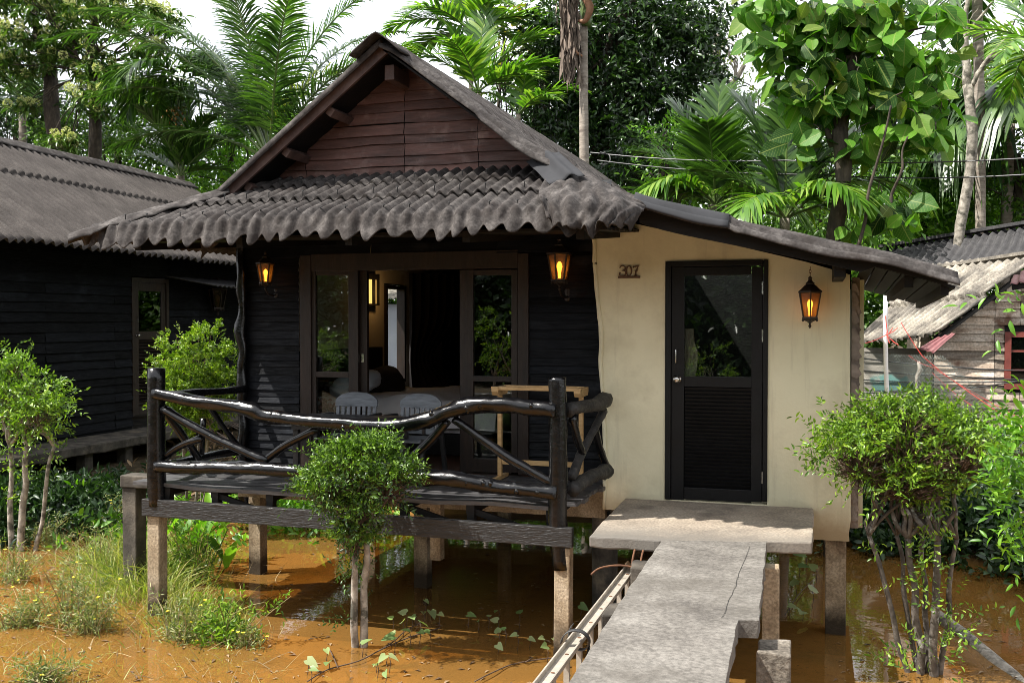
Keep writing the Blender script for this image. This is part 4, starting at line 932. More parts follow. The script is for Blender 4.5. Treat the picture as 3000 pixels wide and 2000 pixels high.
# ================================================================== FURNITURE ON THE DECK
TB = empty('veranda_table', (PY(980,1226,8.1).x,8.1,1.18), 'dark slatted timber table behind the log railing', 'table')
a, c = PY(836,1224,7.86), PY(1122,1228,7.86); zt = a.z
mb = MB()
for i in range(8): mb.box(a.x+.004*(i%2), c.x+.12, 7.82+i*.066, 7.82+i*.066+.058, zt-.03, zt)
hang(mb.build('tabletop', MAT['chair_dark'], bevel=.003), TB)
mb = MB(); mb.box(a.x+.06, c.x+.06, 7.86, 7.885, zt-.10, zt-.031); mb.box(a.x+.06, c.x+.06, 8.28, 8.305, zt-.10, zt-.031); hang(mb.build('apron_rail', MAT['chair_dark']), TB)
for x in (a.x+.09, c.x+.03):
    for y in (7.9, 8.27): mb = MB(); mb.box(x-.025, x+.025, y-.025, y+.025, 1.182, zt-.031); hang(mb.build('leg', MAT['chair_dark'], bevel=.003), TB)
def make_chair(label):
    r = empty('veranda_chair', (0,0,0), label, 'chair', 'garden chairs behind the veranda table'); h = .225
    mb = MB()                                     # faces -y; back at y=.22
    topc = [(x, .905 - .09*abs(x/h)**3.2) for x in np.linspace(-h, h, 17)]
    lean = lambda z: .20 + .10*(z-.45)
    poly = [(x, z) for x, z in topc] + [(h,.72),(h,.70)] ; 
    def plate(pts2, th=.022): mb.prism([(x, lean(z), z) for x, z in pts2], (0, th, 0))
    plate([(x, z) for x, z in topc] + [(h, .745), (-h, .745)])
    n_s = 8
    for i in range(n_s):
        x = -h + .012 + i*(2*h-.024-.034)/(n_s-1); plate([(x,.744),(x+.034,.744),(x+.034,.52),(x,.52)])
    plate([(-h,.519),(h,.519),(h,.46),(-h,.46)])
    mb.build('backrest', MAT['chair'], r, bevel=.003)
    mb = MB()
    for i in range(6): mb.box(-.22, .22, -.24+i*.075, -.24+i*.075+.064, .42, .442)
    mb.build('seat', MAT['chair'], r, bevel=.003)
    for s in (-1, 1):
        mb = MB(); mb.tube([(s*.26,.24,.66),(s*.262,.05,.665),(s*.264,-.16,.66),(s*.264,-.235,.63),(s*.264,-.255,.57),(s*.262,-.24,.52)], [.018,.022,.024,.022,.02,.018], 8, sub=4); mb.build('armrest', MAT['chair_dark'], r, smooth=True)
        mb = MB(); mb.beam((s*.235,-.20,.46),(s*.25,-.27,0), .035, .05); mb.build('leg', MAT['chair_dark'], r, bevel=.003)
        mb = MB(); mb.beam((s*.235,.19,.60),(s*.25,.28,0), .035, .05); mb.build('leg', MAT['chair_dark'], r, bevel=.003)
    return r
ch = make_chair('grey slatted garden chair in front of the open doorway, behind the corner of the table')
ch.scale = (.95,.95,.84); c2 = copy_tree(ch)
p1, p2 = PY(1216,1190,8.5), PY(1034,1190,8.5)
ch.location = (p1.x, 8.38, 1.178); c2.location = (p2.x, 8.38, 1.178); c2.rotation_euler.z = math.radians(4); ch.rotation_euler.z = math.radians(-3)
c2['label'] = 'grey slatted garden chair in front of the left glass pane, behind the table'
TR = empty('towel_rack', (-2.5, 8.6, 1.18), 'pale pine towel rack standing on the veranda by the black wall', 'towel rack')
def tr(mb, name): return hang(mb.build(name, MAT['pine'], bevel=.003), TR)
xa, xb = PY(1464,1200,8.55).x, PY(1702,1200,8.55).x; zt2 = PY(1464,1138,8.55).z
for x in (xa, xb):
    mb = MB(); mb.box(x-.019, x+.019, 8.54, 8.58, 1.215, zt2-.055); tr(mb, 'upright'); mb = MB(); mb.box(x-.02, x+.02, 8.36, 8.76, 1.182, 1.214); tr(mb, 'foot')
    mb = MB(); mb.prism([(x-.03,8.40,zt2-.02),(x-.03,8.43,zt2-.054),(x-.03,8.69,zt2-.054),(x-.03,8.72,zt2-.02),(x-.03,8.72,zt2+.02),(x-.03,8.40,zt2+.02)], (.06,0,0)); tr(mb, 'end_block')
mb = MB(); mb.box(xa-.04, xb+.03, 8.42, 8.45, zt2-.004, zt2+.026); tr(mb, 'top_bar'); mb = MB(); mb.box(xa-.0, xb, 8.66, 8.69, zt2-.004, zt2+.026); tr(mb, 'top_bar')
mb = MB(); zb = PY(1580,1357,8.55).z; mb.box(xa+.02, xb-.02, 8.548, 8.572, zb-.022, zb+.022); tr(mb, 'lower_bar')

# ================================================================== LANTERNS
bulbM = emitmat('glowing_bulb', (1.0,.55,.16), 5.5)
def make_lantern(label, lit=True):
    """six-sided tapered lantern; origin at the middle of the glass"""
    r = empty('wall_lantern', (0,0,0), label, 'lantern'); mm = MAT['metal_lamp']; A0 = math.pi/6
    mb = MB(); mb.lathe((0,0,0), [(.105,.105),(.118,.112),(.118,.124),(.092,.142),(.060,.172),(.040,.186),(.046,.196),(.024,.214),(.016,.232),(.022,.244),(.004,.262)], 6, rot=A0); mb.build('roof_cap', mm, r)
    mb = MB(); mb.lathe((0,0,0), [(.0,-.215),(.010,-.205),(.016,-.19),(.008,-.176),(.012,-.165),(.030,-.152),(.060,-.140),(.068,-.128),(.078,-.124),(.078,-.110),(.066,-.108)], 6, rot=A0)
    for k in range(6):
        a = A0 + k*math.pi/3; mb.lathe((.07*math.cos(a), .07*math.sin(a), -.132), [(.004,-.018),(.010,-.008),(.008,.006)], 6)
    mb.build('base', mm, r)
    mb = MB()
    for k in range(6):
        a = A0 + k*math.pi/3; mb.beam((.066*math.cos(a), .066*math.sin(a), -.108), (.104*math.cos(a), .104*math.sin(a), .106), .012, .012)
    mb.build('frame', mm, r)
    mb = MB(); b0 = 0; vs = []
    for rr_, z in ((.061,-.107),(.098,.104)):
        for k in range(6): a = A0 + k*math.pi/3; vs.append((rr_*math.cos(a), rr_*math.sin(a), z))
    mb.add(vs, [(k,(k+1)%6,(k+1)%6+6,k+6) for k in range(6)]); mb.build('lamp_glass', MAT['amber_lit'] if lit else MAT['lampglass'], r)
    mb = MB(); mb.lathe((0,0,0), [(.012,-.10),(.014,-.05),(.018,-.03),(.026,.0),(.024,.025),(.012,.045),(.003,.05)], 12); mb.build('bulb', bulbM if lit else MAT['pvc'], r, smooth=True)
    return r
m, nt, out = new_mat('amber_frosted_glass'); MAT['amber_lit'] = m
t = N(nt, 'ShaderNodeBsdfTransparent'); t.inputs[0].default_value = (.70,.36,.11,1)
tl = N(nt, 'ShaderNodeBsdfTranslucent'); tl.inputs[0].default_value = (.17,.078,.022,1)
gl_ = N(nt, 'ShaderNodeBsdfGlossy'); gl_.inputs['Roughness'].default_value = .3
mx = N(nt, 'ShaderNodeMixShader'); mx.inputs[0].default_value = .55; nt.links.new(t.outputs[0], mx.inputs[1]); nt.links.new(tl.outputs[0], mx.inputs[2])
m2 = N(nt, 'ShaderNodeMixShader'); m2.inputs[0].default_value = .05; nt.links.new(mx.outputs[0], m2.inputs[1]); nt.links.new(gl_.outputs[0], m2.inputs[2]); nt.links.new(m2.outputs[0], out.inputs[0])
def bracket(r, side_y):
    mb = MB(); mb.tube([(0,side_y,-.25),(0,side_y*.7,-.27),(0,side_y*.25,-.25),(0,0,-.20)], .010, 8, sub=4); mb.lathe((0,side_y-.01*np.sign(side_y),-.24), [(.012,-.06),(.028,-.05),(.028,.05),(.012,.06)], 8, sy=.4); mb.build('bracket', MAT['metal_lamp'], r, smooth=False)
def bulb_light(p, w):
    l = bpy.data.lights.new('lantern_glow', 'POINT'); l.energy = w; l.color = (1,.55,.18); l.shadow_soft_size = .03
    o = bpy.data.objects.new('lantern_glow', l); col.objects.link(o); o.location = p; return o
def put_lantern(px, py, Y, sc_, label, br=True, src=None):
    r = make_lantern(label); p = PY(px, py, Y); r.location = p; r.scale = (sc_,)*3; r.rotation_euler.z = random.uniform(-.2,.2)
    if br: bracket(r, (SW - Y)/sc_)
    g = bulb_light((0,0,.02), .06); g.parent = r; return r, p
put_lantern(778, 800, 8.72, .82, 'lit amber wall lantern on the black boards left of the glass doors')
put_lantern(1639, 782, 8.70, 1.02, 'lit amber wall lantern on the black boards right of the glass doors')
bl, p = put_lantern(2373, 893, 8.44, .90, 'lit bronze lantern hanging by a chain on the cream wall', br=False)
mb = MB(); z = .262; i = 0; s_ = 1/.90
ztop = (PY(2382,783,8.44).z - p.z)*s_
while z < ztop:
    q = []
    for k in range(9):
        a = 2*math.pi*k/8; u_, w_ = .009*math.cos(a), .017*math.sin(a); q.append((u_ if i%2 else 0, 0 if i%2 else u_, z+.015+w_))
    mb.tube(q, .0028, 5, caps=False); z += .026; i += 1
mb.build('chain', MAT['rust'], bl)
# ================================================================== HOUSE NUMBER
HN = empty('house_number', PY(1843,795,BW), 'brown metal house number 307 on a bar on the cream wall', 'house number')
k_ = K(1843,795,BW)
def stroke(mb, pts, wid, y0=-.016, th=.012):
    wid = [q*.78 for q in wid] if hasattr(wid,'__len__') else wid*.78
    P_, R_ = smooth_path([Vector((a[0],0,a[1])) for a in pts], wid if hasattr(wid,'__len__') else [wid]*len(pts), 6); L_ = []; Rr = []
    for i, p in enumerate(P_):
        t = (P_[min(i+1,len(P_)-1)] - P_[max(i-1,0)]).normalized(); nn = Vector((-t.z,0,t.x)); L_.append(p+nn*R_[i]*.5); Rr.append(p-nn*R_[i]*.5)
    for i in range(len(P_)-1):
        mb.prism([(q.x*k_, y0, q.z*k_) for q in (L_[i],L_[i+1],Rr[i+1],Rr[i])], (0,th,0))
# glyph strokes in photo pixels round the middle of the sign (z up)
def part_num(name, strokes):
    mb = MB()
    for pts, w in strokes: stroke(mb, pts, w)
    return mb.build(name, MAT['brass'], HN, recalc=False)
part_num('digit', [([(-27,9),(-26,13),(-22,16),(-16,16),(-11,12),(-12,6),(-17,3),(-21,2)], [2,3,3.5,4,4.5,4.5,3.5,2.5]), ([(-18,3),(-12,1),(-9,-4),(-11,-10),(-17,-13),(-24,-12),(-28,-8),(-27,-4),(-24,-4)], [3,4,4.8,5,4.5,4,3.5,3.5,3.5])])
part_num('digit', [([(1,16),(-5,12),(-7,3),(-6,-7),(0,-13),(6,-8),(8,2),(6,11),(1,16)], [3.5,4.5,5,4.5,3.5,4.5,5,4.5,3.5])])
part_num('digit', [([(13,15),(14,10)], 3.5), ([(12,14),(18,13),(23,15),(29,16)], [4.5,4.5,4.5,4]), ([(28,15),(23,5),(20,-4),(20,-13)], [3.5,4.5,5,5.5]), ([(16,-12),(25,-12)], 3.5), ([(17,2),(26,2)], 2.2)])
mb = MB(); mb.box(-32*k_, 33*k_, -.016, -.002, -20*k_, -13.6*k_); mb.build('bar', MAT['brass'], HN, bevel=.001)

# ================================================================== INSIDE THE ROOM
BDm = empty('bed', (-4.5, 11, 1.17), 'double bed with pale linen and dark headboard inside the bungalow', 'bed')
def cushion(mb, c, sx, sy, sz, rot=0, tilt=0, n=22):
    vs = []
    for i in range(n+1):
        a = math.pi*i/n
        for k in range(n):
            b_ = 2*math.pi*k/n; x = math.sin(a)*math.cos(b_); y = math.sin(a)*math.sin(b_); z = math.cos(a)
            q = Vector((math.copysign(abs(x)**.55, x)*sx, math.copysign(abs(y)**.55, y)*sy, math.copysign(abs(z)**.9, z)*sz*(1-.35*(abs(x)**3+abs(y)**3))))
            q += Vector((nz(x*3,y*3,z*2+c[0]),nz(y*3,x*2,z+c[1]),nz(z*3,x*3,y)))*.02
            q = Vector((q.x*math.cos(tilt)+q.z*math.sin(tilt), q.y, -q.x*math.sin(tilt)+q.z*math.cos(tilt)))
            q = Vector((q.x*math.cos(rot)-q.y*math.sin(rot), q.x*math.sin(rot)+q.y*math.cos(rot), q.z)); vs.append(Vector(c)+q)
    mb.add(vs, [(i*n+k,i*n+(k+1)%n,(i+1)*n+(k+1)%n,(i+1)*n+k) for i in range(n) for k in range(n)])
mb = MB(); mb.box(-5.45,-3.3,9.95,11.75,1.18,1.4); hang(mb.build('bed_frame', MAT['dark_timber']), BDm)
mb = MB(); mb.box(-5.60,-5.46,9.9,11.9,1.18,2.28); hang(mb.build('headboard', MAT['dark_timber']), BDm)
G = []
for y in np.linspace(9.88,11.85,40):
    r = []
    for x in np.linspace(-5.4,-3.25,60):
        ed = max(0, (9.97-y)/.09); z = 1.76 + .035*nz(x*2.2,y*2.2,1) + .015*nz(x*6,y*6,2) + .05*math.exp(-((x+4.3-.2*nz(y*2,3))/.22)**2) - .30*min(1,ed)
        r.append((x, y + .02*nz(x*5,z*5), z))
    G.append(r)
hang(grid_mesh('duvet', np.array(G), MAT['linen']), BDm)
mb = MB(); mb.box(-5.44,-3.3,9.97,11.76,1.405,1.71); hang(mb.build('mattress', MAT['linen'], bevel=.03), BDm)
mb = MB(); cushion(mb, (-5.05,10.28,1.90), .26,.36,.13, .15, -.35); tagged(mb.build('pillow', MAT['white_linen'], smooth=True), 'white pillow at the head of the bed behind the lower left glass', 'pillow')
mb = MB(); cushion(mb, (-5.1,11.2,1.86), .16,.40,.2, .1, -.5); tagged(mb.build('cushion', MAT['dark_cloth'], smooth=True), 'dark brown cushion leaning on the headboard of the bed', 'cushion')
WL = empty('room_lamp', PX(1086,856,xl+.07), 'rectangular lit lamp with amber glass strips on the room wall', 'lamp')
p = PX(1086, 856, xl+.07); zz = lambda py: PX(1086, py, xl+.07).z; yy_ = lambda px: PX(px, 856, xl+.1).y
mb = MB(); ys_ = [yy_(q) for q in (1060,1064,1086,1092,1099,1104)]
for a, c in ((0,1),(2,3),(4,5)): mb.box(xl+.06, xl+.14, ys_[a], ys_[c], zz(895), zz(802))
for a, c in ((1,2),(3,4)): mb.box(xl+.061, xl+.139, ys_[a]+.001, ys_[c]-.001, zz(819), zz(802.5)); mb.box(xl+.061, xl+.139, ys_[a]+.001, ys_[c]-.001, zz(894.5), zz(890))
hang(mb.build('lamp_frame', MAT['dark_timber']), WL)
for a, c, s_ in ((1,2,.7),(3,4,.35)):
    mb = MB(); mb.box(xl+.08, xl+.12, ys_[a]+.001, ys_[c]-.001, zz(889.5), zz(819.5)); hang(mb.build('lamp_glass', emitmat('amber_strip_%d' % int(s_*10), (1.0,.55,.14), s_)), WL)
o = bulb_light((xl+.3, ys_[2], p.z), .9); o.parent = WL; o.location = (.23, 0, 0)
CT = empty('bedroom_curtain', (-5.3,13.3,1.2), 'dark tied-back curtain beside the bedroom side window', 'curtain')
def drape(name, x0, y0, x1, y1, zt, zb, mat, nw, pinch=None):
    G = []
    for z in np.linspace(zt, zb, 24):
        f = 1.0 if pinch is None else 1 - .55*math.exp(-((z-pinch)/.35)**2); r = []
        for i in range(nw*6+1):
            s = i/(nw*6)*f; r.append((x0+(x1-x0)*s + .03*math.sin(i*1.05), y0+(y1-y0)*s + .03*math.cos(i*1.05), z))
        G.append(r)
    return hang(grid_mesh(name, np.array(G), mat), CT)
drape('dark_drape', xl+.16, 12.85, xl+.5, 13.95, 3.3, 1.25, MAT['curtain'], 6, 2.1)
FL = empty('flower_bunch', PY(955,1195,9.35), 'small bunch of pink dried flowers behind the lower left glass', 'flowers')
fz = FL.location.z; fx = FL.location.x
mb = MB(); rng = np.random.default_rng(5)
for i in range(16): mb.tube([(fx-.02,9.35,1.62),(fx+rng.normal()*.07,9.35+rng.normal()*.05,fz+rng.normal()*.05)], .004, 5)
hang(mb.build('stems', MAT['twig']), FL)
q = ball(rng, 90, .5)*np.array([.13,.08,.11]) + np.array([fx,9.35,fz])
o = np_mesh('petals', *leaves(q, rng.normal(size=(90,3)), rng.normal(size=(90,3)), .05, .045, T_LEAF)[:2], leafmat('pink_petal', G_((.30,.12,.12),(.55,.32,.30)), .6, .2)); hang(o, FL)

# ================================================================== NEIGHBOUR BUNGALOW (left)
NB = empty('neighbour_bungalow', (-13, 14, 0), 'black boarded neighbouring bungalow with a long corrugated grey roof', 'bungalow')
def nb(mb, name, mat, **kw): return hang(mb.build(name, MAT[mat] if isinstance(mat, str) else mat, **kw), NB)
NX_ = -10.9
mb = MB(); dA, dB = PX(384,1000,NX_).y, PX(492,1000,NX_).y; dT = PX(430,815,NX_).z; dBt = PX(430,1212,NX_).z
siding(mb, (NX_,0,0), (0,1,0), (1,0,0), rows_of(.74, 3.75, .145, 9.9, dA, 3), 31, joints=(11.9,13.4), out=.03, wav=.008)
siding(mb, (NX_,0,0), (0,1,0), (1,0,0), rows_of(.74, 3.75, .145, dB, 21, 4), 32, joints=(17.5,), out=.03, wav=.008)
siding(mb, (NX_,0,0), (0,1,0), (1,0,0), rows_of(dT+.03, 3.75, .145, dA, dB, 5), 33, out=.03)
nb(mb, 'side_wall', 'black_wood_side')
mb = MB(); mb.box(NX_-.06, NX_-.03, 9.9, dA, .7, 3.9); mb.box(NX_-.06, NX_-.03, dB, 21, .7, 3.9); mb.box(NX_-.05, NX_-.03, dA, dB, dT+.02, 3.9); mb.box(-15.2, NX_-.07, 9.9, 9.95, .7, 4.4); mb.box(-15.2,-15.15,9.96,21,.7,3.9); mb.box(-15.2,NX_-.07,21.01,21.06,.7,3.9); nb(mb, 'wall_backing', 'dark_timber')
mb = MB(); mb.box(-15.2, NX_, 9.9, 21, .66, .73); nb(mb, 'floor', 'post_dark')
mb = MB(); mb.box(NX_-.02, NX_+.03, dA, dA+.07, dBt, dT); mb.box(NX_-.02, NX_+.03, dB-.07, dB, dBt, dT); mb.box(NX_-.02, NX_+.03, dA+.071, dB-.071, dT-.07, dT)
ND = nb(mb, 'door', 'frame')
zm = PX(430,982,NX_).z
mb = MB(); y0, y1 = dA+.075, dB-.075; mb.box(NX_-.02,NX_+.01,y0,y0+.11,dBt,dT-.08); mb.box(NX_-.02,NX_+.01,y1-.11,y1,dBt,dT-.08); mb.box(NX_-.02,NX_+.01,y0+.111,y1-.111,zm-.07,zm+.07); mb.box(NX_-.02,NX_+.01,y0+.111,y1-.111,dBt,dBt+.14); mb.box(NX_-.02,NX_+.01,y0+.111,y1-.111,dT-.22,dT-.08); mb.build('door_leaf', MAT['frame'], ND, bevel=.004)
mb = MB(); mb.box(NX_-.012,NX_-.006,y0+.11,y1-.11,zm+.07,dT-.22); mb.build('glass_pane', MAT['pane'], ND)
mb = MB(); nl = 20
for i in range(nl):
    z = dBt+.14 + (zm-.07-dBt-.14)*(i+.5)/nl; mb.beam((NX_-.004,y0+.112,z),(NX_-.004,y1-.112,z),.010,.036,up=(.6,0,1))
mb.build('louvre_panel', MAT['frame'], ND)
mb = MB(); b0 = len(mb.v); mb.lathe((0,0,0), [(.03,0),(.016,.01),(.014,.03),(.03,.05),(.02,.066),(.004,.07)], 12)
for i in range(len(mb.v)): q = mb.v[i]; mb.v[i] = (NX_+.012+q[2], y0+.05+q[0], zm+q[1])
mb.build('door_knob', MAT['steel'], ND, smooth=True)
mb = MB(); mb.tube([(NX_+.012,y0+.05,zm+.32),(NX_+.04,y0+.05,zm+.31),(NX_+.04,y0+.05,zm+.21),(NX_+.012,y0+.05,zm+.20)], .007, 6); mb.build('pull_handle', MAT['steel'], ND)
yc0, yc1 = PX(444,900,NX_).y, PX(470,900,NX_).y; G = []
for z in np.linspace(PX(450,880,NX_).z, zm-.05, 12):
    G.append([(NX_-.08 + .012*math.sin(i*1.5), yc0 + (yc1-yc0)*i/16, z) for i in range(17)])
hang(grid_mesh('door_curtain', np.array(G), MAT['white_linen']), NB)
RX, EX = -13.03, -10.03
NR = hang(corrugated('main_roof', (RX,9.5,5.65),(RX,18.36,5.56),(EX,18.36,3.55),(EX,9.5,3.63), .17, .036, MAT['felt_old'], None, rows=26, steps=(.36,), stepdrop=.05, noise_=.012, seed=8, edge=.06), NB)
corrugated('main_roof_far_side', (RX,18.36,5.56),(RX,9.5,5.65),(-16.1,9.5,3.6),(-16.1,18.4,3.6), .13, .021, MAT['felt'], NR, rows=8)
G = []
for y in np.linspace(9.5,18.5,60):
    G.append([(RX + a*.22, y, 5.735 - (y-9.5)*.010 - abs(a)**1.3*.16 + .012*nz(y*1.3,a*2) - .03*(int(y/1.9)%2)*.4) for a in np.linspace(-1,1,13)])
grid_mesh('ridge_cap', np.array(G), MAT['felt'], NR, True, .012)
hang(corrugated('lower_roof', (-10.8,14.6,3.39),(-10.8,21,3.39),(-9.6,21,3.07),(-10.15,15.1,3.22), .13, .018, MAT['felt_dark'], None, rows=6, seed=4), NB)
mb = MB()
mb.prism([(RX,18.2,5.50),(EX+.05,18.2,3.50),(EX+.05,18.2,3.42),(RX,18.2,5.40)], (0,.04,0)); mb.prism([(RX,17.4,5.4),(-10.95,17.4,3.98),(-10.95,17.4,3.5),(-15.1,17.4,3.5),(-15.1,17.4,3.98)], (0,.03,0)); mb.prism([(RX,9.9,5.45),(-10.98,9.9,4.05),(-10.98,9.9,3.6),(-15.1,9.9,3.6),(-15.1,9.9,4.05)], (0,.03,0))
nb(mb, 'gable_end', 'dark_timber')
for py, pxs, z_ in ((1500,(205,268),.1),(1440,(332,378),.15)):
    g_ = PX(sum(pxs)/2, py, -10.2); w = .17
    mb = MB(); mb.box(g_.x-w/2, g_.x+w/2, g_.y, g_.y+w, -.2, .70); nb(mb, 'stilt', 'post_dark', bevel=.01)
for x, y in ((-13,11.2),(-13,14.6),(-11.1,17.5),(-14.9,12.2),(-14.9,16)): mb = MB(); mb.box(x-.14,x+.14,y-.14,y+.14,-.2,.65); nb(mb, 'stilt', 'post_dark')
SLB = tag(slab('side_path', [(-10.86,9.0),(-10.86,19),(-10.02,19),(-10.05,15),(-10.03,11.2),(-10.06,9.0)], .70, .83, MAT['post_dark'], rough=.03, seed=9, sub=24), kind='structure')
l2 = make_lantern('unlit lantern on the dark wall of the neighbouring bungalow', lit=False); p = PX(638,875,-10.72); l2.location = p; l2.scale = (1.5,)*3

# ================================================================== SHACK (right) AND WHITE OUTBUILDING (behind)
SH = empty('timber_shack', (2.6,16,.9), 'shack of bleached grey boards with a patched grey corrugated roof', 'shack')
def shp(mb, name, mat, **kw): return hang(mb.build(name, MAT[mat] if isinstance(mat, str) else mat, **kw), SH)
SY = 16.5
wx0 = PY(2735,1100,SY).x
tz = lambda px: None
P0, P1 = PY(2735,985,SY), PY(3040,765,SY)
mb = MB(); zlo = PY(2850,1245,SY).z
def wtop(z): return max(0, (z-P0.z)/(P1.z-P0.z))*(P1.x-P0.x)
wl, wr_, wt, wb = PY(2942,1050,SY).x, PY(3120,1050,SY).x, PY(2960,972,SY).z, PY(2960,1140,SY).z
allr = rows_of(zlo, 3.6, .128, 0, 0, 12); rr1 = []; rr2 = []
for z0, z1, _, __ in allr:
    xL = wx0 + wtop(z1); 
    if z1 > wb and z0 < wt: rr1.append((z0, z1, xL, wl))
    else: rr1.append((z0, z1, xL, 5.6))
siding(mb, (0,SY,0), (1,0,0), (0,-1,0), rr1, 41, joints=(2.55,2.9,3.5,4.2), out=.03, wav=.012)
shp(mb, 'board_wall', 'shack')
mb = MB(); mb.prism([(wx0,SY+.03,zlo),(wx0,SY+.03,P0.z),(P1.x,SY+.03,P1.z),(5.6,SY+.03,3.6),(5.6,SY+.03,zlo)], (0,.04,0)); shp(mb, 'wall_backing', 'dark_timber')
mb = MB(); mb.box(wl, wl+.09, SY-.04, SY+.02, wb, wt); mb.box(wl+.091, wr_, SY-.04, SY+.02, wt-.08, wt); mb.box(wl+.091, wr_, SY-.04, SY+.02, wb, wb+.08)
for i in (1,2): mb.box(wl+.091, wr_, SY-.02, SY+.015, wb+(wt-wb)*i/3-.015, wb+(wt-wb)*i/3+.015)
mb.box(wl+.30, wl+.33, SY-.022, SY+.016, wb+.081, wt-.081)
SWi = shp(mb, 'window', 'redframe'); mb = MB(); mb.box(wl+.09, wr_, SY+.022, SY+.026, wb+.08, wt-.08); mb.build('glass_pane', MAT['pane'], SWi)
# side wall in shadow below the eave, and an annexe of painted boards
mb = MB(); siding(mb, (wx0-.02,0,0), (0,1,0), (-1,0,0), rows_of(zlo, P0.z-.03, .128, SY+.02, 21, 4), 44, out=.02); shp(mb, 'side_wall', 'shack')
mb = MB(); yk = 17.4; xk0 = PY(2530,1150,yk).x; siding(mb, (0,yk,0), (1,0,0), (0,-1,0), rows_of(PY(2600,1260,yk).z, PY(2600,1020,yk).z, .16, xk0, wx0+.1, 6), 47, out=.02)
shp(mb, 'annexe_wall', surf('pale_annexe_board', [(.3,(.24,.22,.185)),(.7,(.40,.37,.32))], scale=(1,1,5), nscale=3, rough=.8, island=.35, stain=(.10,.24,.22), stain_scale=.8, stain_lo=.58, stain_hi=.62))
A_, B_, C_, D_ = PY(2735,775,18.4), PY(3060,738,16.25), PY(2748,985,16.25), PY(2500,1015,17.6)
SR = hang(corrugated('front_roof', B_, A_, D_, C_, .19, .034, MAT['felt_pale'], None, rows=20, steps=(.02,.52), stepdrop=.045, noise_=.02, seed=15, edge=.08), SH)
A2, B2, C2, D2 = PY(2590,728,22), PY(3080,648,19.0), PY(3050,760,17.2), PY(2480,860,20)
corrugated('rear_roof', B2, A2, D2, C2, .19, .034, MAT['felt_dark'], SR, rows=14, steps=(.22,), stepdrop=.04, noise_=.03, seed=16, edge=.05)
mb = MB(); mb.beam(PY(2585,722,21.9), PY(3085,640,18.9), .22, .06); mb.build('ridge_cap', MAT['felt_dark'], SR)
mb = MB(); mb.beam(PY(2740,783,18.3), PY(3065,733,16.2), .18, .05); mb.build('eave_strip', MAT['felt_pale'], SR)
hang(corrugated('bent_sheet', PY(2745,990,16.2), PY(2800,975,16.2), PY(2735,1036,15.9), PY(2690,1025,16.1), .1, .015, MAT['redsheet'], None, rows=5), SH)
mb = MB(); mb.beam(PY(2745,994,16.28), PY(3045,768,16.28), .04, .06); shp(mb, 'bargeboard', 'dark_timber')
MRoof = empty('maroon_canopy', PY(2985,820,14.5), 'corner of a maroon corrugated canopy over the shack window', 'canopy')
hang(corrugated('canopy_sheet', PY(2968,812,14.6), PY(3090,745,14.4), PY(3090,815,13.8), PY(2962,838,14.0), .11, .016, MAT['redsheet'], None, rows=6), MRoof)
mb = MB(); mb.beam(PY(2966,842,14.05), PY(3090,822,13.85), .05, .07); hang(mb.build('canopy_rafter', MAT['dark_timber']), MRoof)
OB = empty('white_outbuilding', (-12,27,.5), 'white outbuilding with corrugated eaves seen through the bedroom side window', 'outbuilding')
mb = MB(); mb.box(-14.5,-9.6,26,29,.3,3.1); hang(mb.build('wall', surf('white_wall', [(.3,(.55,.60,.68)),(.7,(.66,.70,.76))], nscale=2, rough=.9)), OB)
hang(corrugated('roof', (-14.9,27.6,3.75),(-9.2,27.6,3.75),(-9.2,25.4,3.22),(-14.9,25.4,3.22), .15, .025, MAT['felt_pale'], None, rows=8), OB)

# ================================================================== POLE, NET, STRINGS, CABLES, POWER LINES
a, c = PY(2594,905,11.5), PY(2600,1190,11.5)
mb = MB(); mb.tube([(a.x,11.5,a.z+.15),(a.x+.01,11.5,2.1),(c.x,11.5,c.z),(c.x+.01,11.5,.75)], .024, 12, sub=3); PVC = tagged(mb.build('net_pole', MAT['pvc'], smooth=True), 'white plastic pole holding the net and red strings by the shack', 'pole')
mb = MB(); q = PY(2688,1100,11.8); mb.tube([(q.x,11.8,.3),(q.x,11.8,q.z),(q.x+.03,11.8,q.z+.06),(q.x+.01,11.8,q.z+.16)], [.024,.022,.03,.016], 8, bump=.3); tagged(mb.build('net_post', MAT['bark_pale'], smooth=True), 'short crooked pale stick post behind the net', 'post')
def strand(name, mat, label, cat, runs, r, sag=.0, group=None):
    mb = MB()
    for (p, q) in runs:
        p, q = Vector(p), Vector(q); P_ = [p.lerp(q, t/10) - Vector((0,0,sag*4*(t/10)*(1-t/10))) for t in range(11)]; mb.tube(P_, r, 5)
    return tag(mb.build(name, mat), label, cat, group)
kp = PY(2597,980,11.46)
strand('red_string', MAT['string'], 'red string running from the white pole down to the right edge', 'string', [(PY(2640,945,11.48),PY(2700,1040,11.5)),(PY(2700,1040,11.5),PY(2800,1120,11.5)),(PY(2800,1120,11.5),PY(3020,1268,11.3))], .0042, .01)
strand('red_string', MAT['string'], 'red string knotted on the white pole and drawn left to the bungalow', 'string', [(kp,PY(2535,1005,11.0)),(kp,PY(2630,960,11.48)),(PY(2594,925,11.47),PY(2600,975,11.46)),(kp,PY(2632,1010,11.4)),(kp+Vector((0,-.03,-.01)),PY(2615,960,11.4)),(kp+Vector((0,-.03,.02)),PY(2606,1005,11.4))], .0045, .01)
strand('red_string', MAT['string'], 'thinner red string hanging from the shack eave corner', 'string', [(PY(2662,1040,11.6),PY(2730,1075,11.6)),(PY(2730,1075,11.6),PY(3020,1240,11.4)),(PY(2730,1090,11.6),PY(2850,1190,11.5))], .003, .02)
